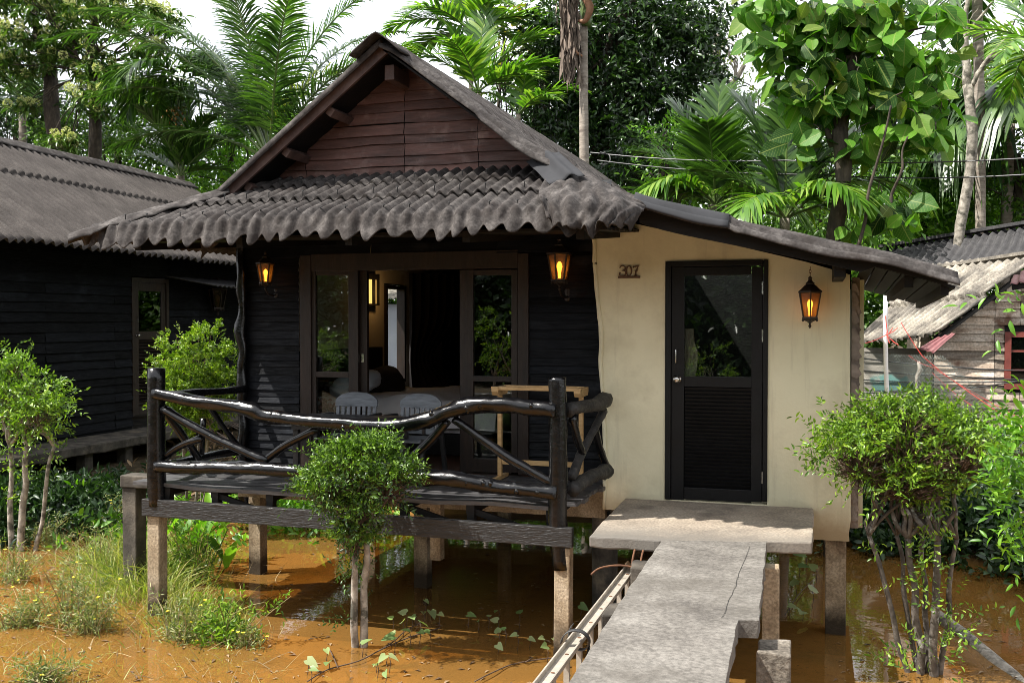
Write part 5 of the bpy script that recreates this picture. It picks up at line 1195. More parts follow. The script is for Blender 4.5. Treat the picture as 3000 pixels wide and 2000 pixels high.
for i, (y0, y1, y2) in enumerate(((1045,1072,1085),(1082,1098,1112),(1110,1118,1112),(1150,1140,1108))):
    strand('black_cable', MAT['cable'], ['topmost black cable sloping down to the right behind the net','second black cable from the top behind the net','nearly level black cable behind the net','lowest black cable rising to the right behind the net'][i], 'cable', [(PY(2500,y0,11.9),PY(2780,y1,12)),(PY(2780,y1,12),PY(3030,y2,12))], .008, .015, 'cables strung behind the bungalow')
mb = MB(); na, nb_, nc, nd = PY(2490,1035,11.6), PY(2760,1040,11.6), PY(3030,1290,11.3), PY(2490,1250,11.6)
def netq(u, v): 
    top = na.lerp(nb_, u/.5) if u < .5 else nb_.lerp(nc, (u-.5)/.5); bot = nd.lerp(PY(3030,1390,11.3), u); return top.lerp(bot, v) + Vector((0,.08*math.sin(u*9+v*3),0))
nu, nv = 74, 22
for i in range(nu):
    for j in range(nv):
        p = netq(i/nu, j/nv)
        for q in (netq(min(1,(i+.5)/nu), min(1,(j+1)/nv)), ):
            mb.beam(p, q, .0022, .0022); q2 = netq(max(0,(i-.5)/nu), min(1,(j+1)/nv)); mb.beam(p, q2, .0022, .0022)
tagged(mb.build('net_fence', MAT['net'], recalc=False), 'fine greenish net fence stretched between the bungalow and the shack', 'net')
strand('power_line', MAT['wire'], 'upper grey power line running right from the bungalow roof', 'wire', [(PY(1730,447,14.6),PY(2300,470,14)),(PY(2300,470,14),PY(3060,460,13))], .009, .05, 'power lines over the roof')
strand('power_line', MAT['wire'], 'lower grey power line running right from the bungalow roof', 'wire', [(PY(1750,470,14.4),PY(2400,512,14)),(PY(2400,512,14),PY(3060,508,13))], .009, .05, 'power lines over the roof')
mb = MB(); mb.tube([PY(1765,450,14.5),PY(1785,455,14.5),PY(1786,475,14.4),PY(1772,482,14.4),PY(1756,480,14.4)], .008, 5, sub=4); mb.tube([PY(1758,447,14.5),PY(1766,450,14.5),PY(1774,448,14.5)], .018, 6)
tagged(mb.build('wire_loop', MAT['wire']), 'small loop of wire joining the two power lines at the roof', 'wire')
# ================================================================== VEGETATION
def plant(name, loc, label, cat, group=None): return empty(name, loc, label, cat, group)
def put(lf, name, mat, root): return hang(lf.build(name, MAT[mat] if isinstance(mat, str) else mat), root)
def topiary(name, base, blobs, label, stems, seed, mat, L, W, dens, per, m=9, long_=0, fan=2.2, thin=.0, young=None, fork=.55, twigs=70, stem_r=.028, bark='bark_pale', T=T_LEAF, low=0, extra=None, up=.35, sl=None, bare=None, cr=.045):  # young: lighter leaf material that paints a lit top on the crown
    """clipped shrub: a few pale stems that fork under a rounded crown made of leafy twigs"""
    base = Vector(base); R_ = plant(name, (base.x, base.y, max(0, base.z)), label, 'shrub'); rng = np.random.default_rng(seed); rnd = random.Random(seed)
    mb = MB(); tips = []
    for dx, dy, r0 in stems:
        p0 = base + Vector((dx, dy, 0)); c, r = blobs[rnd.randrange(len(blobs))]; c0, r0_ = blobs[0]
        fk = p0.lerp(Vector(c0) + Vector((dx*fan, dy*2, -r0_[2]*.8)), fork + .3); limb(mb, p0 - Vector((0,0,.15)), fk, r0*.8, r0*.55, rnd.random()*99, 9, .035)
        for j in range(6):
            cc, rr_ = blobs[j % len(blobs)]; q = ball(rng, 1, 1)[0]; t = Vector(cc) + Vector((q[0]*rr_[0]*.75, q[1]*rr_[1]*.75, abs(q[2])*rr_[2]*.4 - rr_[2]*.15)); limb(mb, fk, t, r0*.5, .006, rnd.random()*99, 6, .16); tips.append((fk, t))
    hang(mb.build('stems', MAT[bark], smooth=True), R_)
    mb = MB(); lf = Leafy()
    for c, r in blobs:
        for i in range(int(twigs*r[0]*2)):
            q = ball(rng, 1, .3)[0]; e = Vector(c + q*r); s = Vector(c) + (e - Vector(c))*.35 - Vector((0,0,r[2]*.3)); mb.tube([s, s.lerp(e,.5)+Vector((rnd.uniform(-.03,.03),)*3), e], [.006,.004,.002], 4, caps=False)
    hang(mb.build('twigs', MAT['twig']), R_)
    lf = crown(blobs, dens, cr, per, m, L, W, T, seed, length=(sl or L*m*.42), droop=.3, up=up, lk=lf, shell=.33, thin=thin)
    top_lf = Leafy()
    # long shoots that break the outline
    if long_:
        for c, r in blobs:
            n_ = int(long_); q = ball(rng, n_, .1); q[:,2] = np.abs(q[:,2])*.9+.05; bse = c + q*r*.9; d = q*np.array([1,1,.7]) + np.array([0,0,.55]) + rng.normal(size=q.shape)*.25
            (top_lf if young else lf).add(sprigs(bse, d, rng.uniform(.10,.30,n_), 12, L*.85, W*.85, T, rng, droop=.2))
            if young:  # lighter leaves on the upper shell only, brightness put into their colour
                m2_ = int(n_*2.2); q = ball(rng, m2_, .12); q[:,2] = np.abs(q[:,2])**.7; top_lf.add(sprigs(c + q*r*1.0, q*np.array([1,1,.6]) + rng.normal(size=(m2_,3))*.35 + np.array([0,0,.5]), L*3, 7, L, W, T, rng, droop=.25))
    for p, n_, rad in (extra or []):
        b_ = np.array(p) + rng.normal(size=(n_,3))*rad; lf.add(sprigs(b_, rng.normal(size=(n_,3))+np.array([0,0,.4]), L*4, 7, L, W, T, rng, droop=.3))
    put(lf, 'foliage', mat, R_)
    if young: put(top_lf, 'lit_top_foliage', young, R_)
    return R_
# centre topiary
bc = PZ(1043,1925,-.1)
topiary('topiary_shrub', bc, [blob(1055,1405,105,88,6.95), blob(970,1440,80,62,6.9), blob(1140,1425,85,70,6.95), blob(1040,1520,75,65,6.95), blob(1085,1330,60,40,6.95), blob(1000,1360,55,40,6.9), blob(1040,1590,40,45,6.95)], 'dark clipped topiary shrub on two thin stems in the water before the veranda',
   [(-.024,.0,.042),(.034,.02,.044)], 21, 'l_shrub_dark', .042, .017, 105, 7, m=9, fan=1.5, thin=.55, young='l_lit_top', long_=44, bark='bark_pale', fork=.45, twigs=300, cr=.05,
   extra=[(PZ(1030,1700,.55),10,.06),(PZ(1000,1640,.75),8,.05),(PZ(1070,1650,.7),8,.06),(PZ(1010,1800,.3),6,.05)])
# more dark twiggy mass under the crown is part of the same shrub's taper
# right-hand topiary
br = PZ(2715,2010,-.1)
topiary('topiary_shrub', br, [blob(2660,1320,200,105,7.75), blob(2520,1345,115,100,7.7), blob(2810,1340,110,105,7.75), blob(2660,1240,160,60,7.8), blob(2650,1420,150,60,7.75)], 'big flat-topped topiary shrub with bare twigs in its crown, right of the cream wall',
   [(-.085,.0,.030),(-.03,.05,.026),(-.01,.0,.040),(.045,-.02,.044),(.02,.06,.032),(.085,.04,.028)], 22, 'l_shrub', .05, .019, 110, 7, m=9, fan=4.6, bark='bark_mott', thin=.80, long_=70, fork=.42, twigs=420, up=.5, cr=.045,
   extra=[(PY(2640,1640,7.7),14,.07),(PY(2740,1720,7.7),10,.08),(PY(2770,1560,7.7),14,.08),(PY(2820,1840,7.7),14,.09),(PY(2720,1430,7.7),16,.1),(PY(2590,1420,7.7),10,.08),(PY(2720,1900,7.7),14,.08),(PY(2640,1920,7.7),8,.06),(PY(2420,1265,7.6),12,.06),(PY(2400,1360,7.6),8,.05),(PY(2885,1240,7.7),12,.07)])
# left shrub
bl_ = PZ(55,1625,-.05)
topiary('tall_shrub', bl_, [blob(75,1160,95,85,9.1), blob(0,1170,80,95,9.1), blob(110,1220,70,55,9.0), blob(45,1085,45,45,9.1)], 'leafy green shrub on white trunks at the left edge of the flood water',
   [(-.15,.05,.045),(.02,.0,.055),(.16,.06,.036)], 23, 'l_shrub', .06, .023, 85, 6, m=8, long_=26, fork=.5, twigs=60, stem_r=.04,
   extra=[(PY(40,1340,9.1),22,.14),(PY(130,1330,9.1),12,.10),(PY(200,1190,9.0),10,.06),(PY(20,1450,9.1),8,.10)])
# round bush between the bungalows
bb = PZ(570,1500,.15)
topiary('round_bush', bb, [blob(573,1095,116,150,10.4), blob(568,1170,122,90,10.3)], 'round yellow-green clipped bush between the two bungalows behind the railing',
   [(-.1,.0,.025),(.05,.04,.028),(.12,-.03,.022),(-.02,.08,.024)], 24, 'l_bushy', .036, .019, 240, 9, m=8, sl=.07, cr=.025, long_=16, twigs=40, fork=.6)
# bush at the right edge, near the camera
be = PZ(3020,1950,.1)
topiary('edge_bush', (be.x+.5, be.y+.2, .1), [blob(3010,1400,80,75,6.0), blob(3030,1510,100,80,6.0), blob(2985,1320,40,35,6.0), blob(3070,1330,80,70,6.0)], 'bright leafy bush cut off by the right edge of the frame',
   [(0,0,.03),(.1,.05,.03)], 25, 'l_bright', .075, .024, 80, 5, m=6, long_=10, twigs=30, fork=.6, sl=.16, extra=[(PY(3012,1085,5.4),4,.03),(PY(3008,872,5.4),3,.03),(PY(2950,1600,6.0),6,.05)])
# shrubs behind the camera, seen only as reflections in the glass
for i, (x, y, h, r) in enumerate(((-5.6,.2,2.3,.75),(-9.6,.4,2.05,.9),(-8.0,-.6,2.0,.8),(-3.6,-.9,1.7,.7),(-2.05,-2.4,1.75,.42))):
    topiary('hedge_shrub', (x, y, g1(x,y)), [(np.array([x,y,h]), np.array([r,r*.8,.5])), (np.array([x+.3,y,h-.3]), np.array([r*.8,r*.7,.4]))], ['rounded hedge shrub mirrored in the right-hand glass pane','rounded hedge shrub mirrored in the left-hand glass pane','hedge shrub mirrored at the edge of the left-hand glass pane','low hedge shrub across the pond from the veranda','small shrub mirrored in the bathroom door glass'][i],
       [(-.1,0,.04),(.1,.05,.04)], 60+i, 'l_shrub', .07, .028, 22, 6, m=7, twigs=8)

# ---- trees
def tree(name, label, trunks, blobs, mat, L, W, dens, per, m, seed, clump_r=.25, bark='bark', T=T_DIA, droop=.35, up=.2, length=None, limbs=10, shell=.4, cat='tree', group=None):
    base = Vector(trunks[0][0]); R_ = plant(name, base, label, cat, group); rnd = random.Random(seed); mb = MB(); rng = np.random.default_rng(seed)
    for p, q, r0, r1 in trunks: limb(mb, p, q, r0, r1, rnd.random()*99, 12, .07, 7)
    for i in range(limbs):
        p, q, r0, r1 = trunks[i % len(trunks)]; c, r = blobs[i % len(blobs)]; t = rnd.uniform(.45, 1.0); s = Vector(p).lerp(Vector(q), t)
        e = Vector(c) + Vector(ball(rng,1,.5)[0]*r)*.8; limb(mb, s, e, max(.02, r1*.55), .012, rnd.random()*99, 6, .16)
    hang(mb.build('trunk', MAT[bark], smooth=True), R_)
    lf = crown(blobs, dens, clump_r, per, m, L, W, T, seed, droop=droop, up=up, length=length, shell=shell)
    put(lf, 'crown', mat, R_); return R_
def gp(px, py, Y, z=None):
    p = PY(px, py, Y); return Vector((p.x, Y, g1(p.x, Y) - .2))
def V3(px, py, Y): return PY(px, py, Y)
# blossom tree upper left: leaf whorls round cream flower heads
Yb_ = 22.0
R_ = plant('blossom_tree', gp(230,470,Yb_), 'tall tree with whorled drooping leaves and round cream flower heads, upper left', 'tree')
mb = MB()
limb(mb, gp(270,470,Yb_), V3(272,200,Yb_), .20, .15, 3, 12, .04); limb(mb, V3(272,220,Yb_), V3(270,-60,Yb_), .12, .06, 4, 10, .06)
limb(mb, gp(215,470,22.6), V3(150,230,22.6), .25, .19, 5, 12, .06); limb(mb, V3(150,235,22.6), V3(60,-40,22.6), .16, .08, 6)
blobs = [blob(120,70,180,110,Yb_), blob(330,40,150,90,Yb_), blob(40,200,90,60,Yb_), blob(300,210,90,60,Yb_), blob(285,290,80,50,21.5), blob(430,150,70,50,Yb_), blob(480,60,60,50,Yb_), blob(390,250,50,45,Yb_), blob(80,310,50,30,Yb_), blob(180,420,60,25,21.4), blob(430,310,40,40,Yb_), blob(180,150,150,60,Yb_), blob(120,-30,220,60,Yb_)]
rng = np.random.default_rng(77); lf = Leafy(); fl = Leafy(); rnd = random.Random(8)
for bi_, (c, r) in enumerate(blobs):
    n_ = int(31*(r[0]*r[2])*3.2 + 8); q = ball(rng, n_, .42)*r*1.05 + c
    for j in range(0, n_, max(1, n_//4)): limb(mb, V3(272,200,Yb_).lerp(Vector(c), .3), Vector(q[j]), .022, .008, rnd.random()*99, 5, .15)
    for k in range(8):
        a = k*math.pi/4 + rng.uniform(0,1,n_); d = np.stack([np.cos(a), np.sin(a), rng.uniform(-1.1,.15,n_)], -1); sz = rng.uniform(.8,1.25,n_)
        lf.add(leaves(q + rng.normal(size=(n_,3))*.015, d, np.tile([0,0,1.0],(n_,1)) + rng.normal(size=(n_,3))*.2, (.27*sz), .074*sz, T_LEAF))
    hasf = rng.uniform(size=n_) < .42; fq = q[hasf] + np.array([-.02,-.05,.10])
    for k in range(90):
        dv = unit(rng.normal(size=(len(fq),3))); fl.add(leaves(fq + dv*.10*rng.uniform(.8,1.0,(len(fq),1)), dv, rng.normal(size=(len(fq),3)), .046, .044, T_DIA))
hang(mb.build('trunk', MAT['bark'], smooth=True), R_); put(lf, 'crown', 'l_flower', R_); put(fl, 'blossoms', 'blossom', R_)

def palm(name, label, base, top, r0, r1, fr_list, mat, bark='bark_palm', seed=1, shaft=None, mats=None, group=None, cat='palm'):
    """fr_list: dicts of frond settings"""
    base, top = Vector(base), Vector(top); R_ = plant(name, base, label, cat, group); rng = np.random.default_rng(seed); mb = MB()
    pts = [base.lerp(top, t) + Vector((.05*math.sin(t*3+seed),0,0)) for t in np.linspace(0,1,9)]
    mb.tube(pts, [r0 + (r1-r0)*t for t in np.linspace(0,1,9)], 12, bump=.10, seed=seed, sub=3); hang(mb.build('trunk', MAT[bark], smooth=True), R_)
    if shaft:
        mb = MB(); mb.tube([top - Vector((0,0,.05)), top + Vector((0,0,shaft*.5)), top + Vector((0,0,shaft))], [r1*1.25, r1*1.35, r1*.6], 12, sub=3); hang(mb.build('crownshaft', MAT['shaft'], smooth=True), R_)
    rb = MB(); by = {}
    org = np.array(top) + np.array([0,0,shaft or 0])
    for f in fr_list:
        f = dict(f); mt = f.pop('mat', mat); off = f.pop('off', (0,0,0)); lf = by.setdefault(mt, Leafy()); frond(lf, org + np.array(off), rng=rng, rmb=rb, **f)
    hang(rb.build('rachises', MAT['shaft']), R_)
    for mt, lf in by.items(): put(lf, 'fronds', mt, R_)
    return R_
D_ = math.radians
def ring(n_, el0, el1, L, droop, seed, az0=0, **kw):
    rnd = random.Random(seed); o = []
    for i in range(n_):
        t = i/max(1,n_-1); o.append(dict(az=az0 + i*2.399 + rnd.uniform(-.2,.2), el=D_(el0 + (el1-el0)*t + rnd.uniform(-5,5)), L=L*rnd.uniform(.85,1.12), droop=droop*rnd.uniform(.8,1.25), **kw))
    return o
# coconut palm behind the gable (azimuth 0 = +x, to the right)
cb = V3(790,470,19.5)
co = dict(n=96, ll=1.05, lw=.042, hang=.42, lift=.22, rr=.035, baseang=66, tipang=30)
fr = [dict(az=a, el=D_(e), L=l, droop=d, **co) for a, e, l, d in ((3.0,70,6.0,1.35),(3.45,62,6.2,1.5),(2.8,52,5.6,1.5),(.9,72,5.2,1.2),(3.0,66,5.2,1.25),(3.2,48,5.0,1.2),(2.7,80,5.4,.9),(3.3,30,4.0,1.1),(.3,78,5.2,1.0),(.1,60,4.4,1.1),(1.6,85,5.0,.5),(4.6,80,5.0,.7),(-.2,42,3.2,1.2),(3.6,72,5.6,1.5),(2.4,58,4.8,1.3),(5.4,70,4.6,1.2),(3.1,58,5.6,1.7))]
fr.append(dict(az=.25, el=D_(80), L=4.3, droop=2.4, mat='l_palm_yellow', **{**co, 'n':60, 'll':.8}))
palm('coconut_palm', 'big coconut palm with long arching fronds behind the left slope of the gable', gp(790,470,19.5), cb, .15, .12, fr, 'l_palm', seed=31)
ar = dict(n=40, ll=.62, lw=.058, hang=.26, lift=.18, rr=.02, baseang=56, tipang=30)
# betel palm with fruit, left
YB2 = 20.5
fr = [dict(az=a, el=D_(e), L=l*1.25, droop=d, **{**ar,'hang':.52,'ll':.78,'lw':.07}) for a, e, l, d in ((3.1,25,1.7,2.2),(3.4,45,1.9,2.3),(.1,30,1.7,2.2),(5.8,50,1.8,2.3),(1.6,60,1.8,1.9),(4.5,40,1.6,2.2),(2.4,20,1.5,2.0))]
R_ = palm('betel_palm', 'slim betel palm with a bunch of orange nuts above the neighbour roof', gp(530,560,YB2), V3(530,330,YB2), .08, .07, fr, 'l_palm', seed=32, shaft=.7)
mb = MB(); rnd = random.Random(5); c = V3(522,352,YB2-.1)
nutm = surf('orange_nut', [(.3,(.16,.10,.02)),(.7,(.42,.20,.03))], nscale=6, rough=.5)
for i in range(60):
    p = c + Vector((rnd.gauss(0,.13), rnd.gauss(-.05,.10), rnd.gauss(0,.10))); mb = MB(); mb.lathe(p, [(.010,-.032),(.026,-.016),(.026,.013),(.010,.031)], 6); hang(mb.build('nut', nutm), R_)
mb = MB()
for i in range(36):
    a = V3(525,320,YB2-.05); mb.tube([a, a+Vector((rnd.gauss(0,.12),rnd.gauss(-.05,.08),.03)), a+Vector((rnd.gauss(0,.2),rnd.gauss(-.06,.1),rnd.uniform(-.02,-.22)))], [.008,.006,.003], 4)
hang(mb.build('flower_stalk', MAT['l_palm_yellow']), R_)
# dark young palm under it
fr = [dict(az=a, el=D_(e), L=l*1.12, droop=d, **{**ar,'n':40,'ll':.62,'lw':.055,'hang':.10}) for a, e, l, d in ((2.6,82,2.1,.5),(.5,72,2.0,.7),(3.3,62,1.7,.9),(.0,48,1.8,1.0),(1.4,86,2.1,.3),(5.9,66,1.8,1.1),(3.1,40,1.5,.9),(4.4,70,1.7,.8),(.2,22,1.3,1.0))]
palm('young_palm', 'dark young palm rising between the neighbour roof and the gable', gp(525,540,20.2), V3(528,515,20.2), .07, .06, fr, 'l_palm', seed=33)
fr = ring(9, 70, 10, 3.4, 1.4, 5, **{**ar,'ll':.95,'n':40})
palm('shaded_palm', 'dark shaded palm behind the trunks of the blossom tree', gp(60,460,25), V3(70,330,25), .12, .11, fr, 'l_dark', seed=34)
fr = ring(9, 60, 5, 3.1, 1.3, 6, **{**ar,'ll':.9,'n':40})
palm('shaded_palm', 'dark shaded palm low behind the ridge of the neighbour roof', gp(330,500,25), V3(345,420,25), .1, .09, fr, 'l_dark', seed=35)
# areca palms centre
fr = [dict(az=a, el=D_(e), L=l, droop=d, **{**ar,'ll':.72,'n':44,'hang':.22}) for a, e, l, d in ((3.1,30,2.0,1.1),(3.4,55,2.1,1.2),(2.7,75,2.0,.8),(.2,25,2.0,1.1),(.5,55,2.1,1.2),(1.6,80,2.0,.6),(5.5,35,1.8,1.4),(4.2,30,1.8,1.4),(3.0,5,1.6,.9),(.1,0,1.6,1.0))]
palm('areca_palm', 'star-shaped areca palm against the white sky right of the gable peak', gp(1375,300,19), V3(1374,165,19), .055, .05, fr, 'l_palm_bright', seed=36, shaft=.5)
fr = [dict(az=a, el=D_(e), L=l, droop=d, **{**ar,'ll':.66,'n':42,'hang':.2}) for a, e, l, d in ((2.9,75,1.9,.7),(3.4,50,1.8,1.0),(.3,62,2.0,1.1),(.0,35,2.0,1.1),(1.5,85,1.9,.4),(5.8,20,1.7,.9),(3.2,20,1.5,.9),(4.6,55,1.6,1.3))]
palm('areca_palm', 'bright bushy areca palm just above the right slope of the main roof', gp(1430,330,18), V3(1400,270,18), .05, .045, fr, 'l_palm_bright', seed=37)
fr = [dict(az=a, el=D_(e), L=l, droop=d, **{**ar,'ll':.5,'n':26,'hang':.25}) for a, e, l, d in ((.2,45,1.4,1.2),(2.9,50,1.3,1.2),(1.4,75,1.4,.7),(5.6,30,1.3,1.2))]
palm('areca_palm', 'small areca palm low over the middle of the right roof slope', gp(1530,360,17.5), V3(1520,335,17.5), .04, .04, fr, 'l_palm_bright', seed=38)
# betel palm with a dead hanging frond
fr = [dict(az=a, el=D_(e), L=l, droop=d, **{**ar,'hang':.4}) for a, e, l, d in ((.3,40,1.8,2.0),(.0,70,2.0,1.6),(2.9,55,1.9,1.9),(1.5,80,2.0,1.0),(5.7,30,1.7,2.2),(4.4,50,1.8,1.9))]
R_ = palm('betel_palm', 'tall ringed betel palm trunk with a dead brown frond hanging from its top', gp(1711,450,16.2), V3(1716,70,16.2), .085, .075, fr, 'l_palm', seed=39, shaft=.6)
rng = np.random.default_rng(9); lf = Leafy(); n_ = 240; b_ = np.array(V3(1664,-15,15.9)) + rng.normal(size=(n_,3))*np.array([.055,.05,.10]); Ln = rng.uniform(.5,1.45,n_)
for k in range(4):
    ax = np.stack([rng.normal(size=n_)*.065+.03, rng.normal(size=n_)*.06, -np.ones(n_)], -1); seg_ = Ln/4
    lf.add(leaves(b_, ax, rng.normal(size=(n_,3)), seg_*1.15, np.full(n_, .022-.003*k), T_DIA)); b_ = b_ + unit(ax)*seg_[:,None]
put(lf, 'dead_frond', 'dead', R_)
mb = MB(); mb.tube([V3(1700,-20,15.95),V3(1728,20,15.9),V3(1715,60,15.9),V3(1695,62,15.9)], [.05,.07,.05,.02], 8, sub=4); mb.tube([V3(1690,80,15.95),V3(1672,110,15.9),V3(1685,150,15.9),V3(1706,165,15.95)], [.02,.035,.03,.015], 8, sub=4); hang(mb.build('dead_sheath', surf('dead_sheath', [(.3,(.16,.07,.035)),(.7,(.34,.17,.09))], nscale=8, rough=.7), smooth=True), R_)
# palms behind the annexe roof
fr = [dict(az=a, el=D_(e), L=l*.76, droop=d, **{**ar,'ll':.85,'n':56,'lw':.05,'hang':.20}) for a, e, l, d in ((2.8,78,2.4,.55),(.4,80,2.4,.5),(1.5,86,2.5,.3),(2.9,55,2.2,.9),(.2,58,2.1,.8),(3.3,30,1.8,1.1),(4.7,65,2.0,.9))]
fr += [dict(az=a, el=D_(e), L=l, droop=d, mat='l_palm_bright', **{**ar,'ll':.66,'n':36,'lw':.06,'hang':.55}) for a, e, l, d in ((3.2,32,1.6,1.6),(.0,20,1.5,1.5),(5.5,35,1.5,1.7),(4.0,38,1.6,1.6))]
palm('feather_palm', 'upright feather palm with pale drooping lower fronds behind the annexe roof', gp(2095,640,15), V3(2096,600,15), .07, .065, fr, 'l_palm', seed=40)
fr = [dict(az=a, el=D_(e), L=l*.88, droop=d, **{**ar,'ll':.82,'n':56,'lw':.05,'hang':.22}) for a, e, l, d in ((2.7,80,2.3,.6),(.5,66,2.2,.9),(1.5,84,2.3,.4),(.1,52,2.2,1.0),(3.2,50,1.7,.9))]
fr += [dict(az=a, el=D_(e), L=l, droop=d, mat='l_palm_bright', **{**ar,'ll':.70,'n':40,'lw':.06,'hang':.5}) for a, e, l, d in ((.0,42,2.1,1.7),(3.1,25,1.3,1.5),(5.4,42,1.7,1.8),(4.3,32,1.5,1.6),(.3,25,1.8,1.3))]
palm('feather_palm', 'broad feather palm with sunlit tips over the middle of the annexe roof', gp(2310,700,14), V3(2300,640,14), .07, .065, fr, 'l_palm', seed=41)
# drooping palm on the right
fr = [dict(az=a, el=D_(e), L=l*1.6, droop=d, **{**ar,'ll':1.4,'n':46,'lw':.11,'hang':1.15}) for a, e, l, d in ((3.1,50,2.0,1.9),(3.3,25,1.9,1.5),(2.8,70,2.2,1.5),(.1,45,2.2,1.8),(1.5,75,2.2,1.2),(4.6,35,1.9,1.8),(3.9,10,1.6,1.3),(5.6,25,1.9,1.6))]
palm('weeping_palm', 'dark weeping palm with hanging leaflets near the right edge', gp(2955,660,24), V3(2950,360,24), .14, .12, fr, 'l_palm', seed=42)
fr = ring(9, 70, 5, 2.2, 1.2, 9, **{**ar,'ll':.7,'n':32})
palm('areca_palm', 'areca palm cut by the right edge beside the bare tree', gp(3060,300,19), V3(3060,140,19), .06, .055, fr, 'l_palm_bright', seed=43)
fr = ring(5, 10, -10, 1.6, 1.4, 10, az0=3.0, **{**ar,'ll':.7,'n':30,'hang':.4})
palm('coconut_palm', 'coconut palm with drooping frond tips at the top right above the frame', gp(2880,20,22), V3(2860,-60,22), .1, .1, fr, 'l_palm', seed=44)

# broadleaf trees
tree('background_tree', 'dark tree low behind the trunks of the blossom tree', [(gp(40,480,27), V3(40,380,27), .12, .08)], [blob(40,350,110,80,27), blob(150,370,80,60,27), blob(-40,300,80,80,27), blob(110,290,60,40,27)], 'l_dark', .20, .09, 10, 8, 6, 65, clump_r=.22, limbs=6)
tree('dense_tree', 'huge dense dark-leaved tree behind the betel palm trunk', [(gp(1760,500,20), V3(1740,100,20), .30, .22), (V3(1750,300,20), V3(1880,-60,20), .24, .12), (gp(1880,520,20.5), V3(1865,250,20.5), .18, .12)],
     [blob(1650,80,110,110,19.5), blob(1830,60,170,110,20), blob(1960,160,150,140,20), blob(1800,250,160,110,20), blob(1650,270,110,120,19.5), blob(1930,340,140,110,20), blob(1760,400,150,80,19.5), blob(1610,370,70,70,19), blob(2040,40,80,90,20), blob(1870,470,120,70,19)], 'l_dark', .15, .062, 18, 11, 7, 51, clump_r=.16, T=T_LEAF, droop=.6, limbs=16)
tree('dense_tree', 'second dark evergreen behind the roof, left of the white-barked palm trunk', [(gp(1560,450,22), V3(1580,150,22), .2, .12)], [blob(1540,230,80,110,22), blob(1600,120,70,90,22), blob(1560,340,70,70,22)], 'l_mid', .13, .055, 14, 8, 6, 52, clump_r=.16, T=T_LEAF, droop=.5)
tree('thin_tree', 'thin yellowing tree with sky between its leaves beside the star-shaped palm', [(gp(1465,200,20.5), V3(1470,20,20.5), .04, .02)], [blob(1470,60,55,60,20.5), blob(1510,20,50,40,20.5), blob(1450,130,40,50,20.5), blob(1530,110,35,50,20.5)], 'l_yellow', .19, .11, 4, 3, 5, 53, clump_r=.12, T=T_LEAF, limbs=12)
tree('airy_tree', 'airy grey-trunked tree letting the sky through, left of the big-leaved tree', [(gp(2125,520,24), V3(2100,100,24), .17, .10), (V3(2110,320,24), V3(2180,190,24), .09, .05), (V3(2105,200,24), V3(2060,60,24), .07, .03)], [blob(2080,60,90,60,24), blob(2160,110,80,60,24), blob(2190,220,70,60,24), blob(2070,220,60,70,24), blob(2130,330,80,60,24), blob(2220,320,50,60,24), blob(2060,350,50,50,24)], 'l_airy', .10, .055, 8, 6, 6, 54, clump_r=.18, bark='bark_pale', limbs=16)
# big-leaved (teak-like) tree
YT_ = 13.5
R_ = plant('big_leaf_tree', gp(2330,460,YT_), 'tree with huge veined oval leaves above the annexe roof', 'tree'); mb = MB(); rng = np.random.default_rng(55); rnd = random.Random(55)
limb(mb, gp(2465,600,YT_), V3(2460,380,YT_), .11, .10, 1, 12, .05); limb(mb, V3(2460,385,YT_), V3(2400,130,YT_), .075, .05, 2, 10, .05); limb(mb, V3(2465,385,YT_), V3(2525,80,YT_), .085, .05, 3, 10, .05); limb(mb, V3(2525,90,YT_), V3(2545,-60,YT_), .05, .03, 4); limb(mb, V3(2400,135,YT_), V3(2380,-60,YT_), .05, .02, 5)
limb(mb, V3(2515,720,13.0), V3(2610,310,13.0), .022, .012, 6, 8, .05); limb(mb, V3(2550,320,13.2), V3(2645,270,13.2), .02, .01, 7); limb(mb, V3(2610,600,13.0), V3(2660,400,13.0), .02, .01, 8); limb(mb, V3(2480,170,YT_), V3(2710,80,YT_), .03, .01, 9)
limb(mb, V3(2440,430,YT_), V3(2420,380,YT_), .05, .03, 10)
lf = Leafy()
TB_ = [(2250,10,60,40,22),(2330,40,80,60,44),(2430,40,110,60,60),(2560,30,110,60,56),(2650,40,50,60,16),(2300,150,60,55,30),(2390,190,90,60,48),(2520,220,90,60,48),(2290,260,50,50,18),(2380,310,80,50,30),(2500,320,90,60,40),(2610,300,60,40,18),(2700,220,60,50,20),(2660,350,90,40,30),(2590,410,70,40,22),(2740,330,40,50,12),(2350,390,60,40,18),(2500,440,60,40,14),(2630,610,50,35,12),(2400,110,150,60,52),(2560,130,90,60,36),(2740,60,50,40,16),(2450,270,120,60,40),(2210,30,40,30,10),(2700,310,60,50,26),(2760,160,40,50,14),(2640,190,60,60,26),(2480,690,40,30,8),(2700,430,50,30,14),(2560,600,40,30,8),(2240,110,40,40,12)]
for px, py, rx, ry, n_ in TB_:
    n_ = max(4, int(n_*1.0)); px += rng.uniform(-22,22); py += rng.uniform(-18,18)
    c, r = blob(px, py, rx, ry, YT_, .5); q = ball(rng, n_, .5)*r*1.05 + c; a = rng.uniform(0, 2*math.pi, n_)
    d = np.stack([np.cos(a)*.8, np.sin(a)*.5-.30, rng.uniform(-1.3,-.15,n_)], -1); nn_ = np.stack([-.15+rng.normal(size=n_)*.65, -.55+rng.normal(size=n_)*.55, np.ones(n_)*.6], -1); sz = rng.uniform(.4,1.12,n_)
    lf.add(leaves(q, d, nn_, .35*sz, .26*sz, T_OV))
    for j in range(0, n_, 3):
        e = Vector(q[j]); s = e + Vector((rng.normal()*.1, .15, .14)); mb.tube([s, e.lerp(s,.4)+Vector((0,0,.03)), e], [.008,.006,.004], 5)
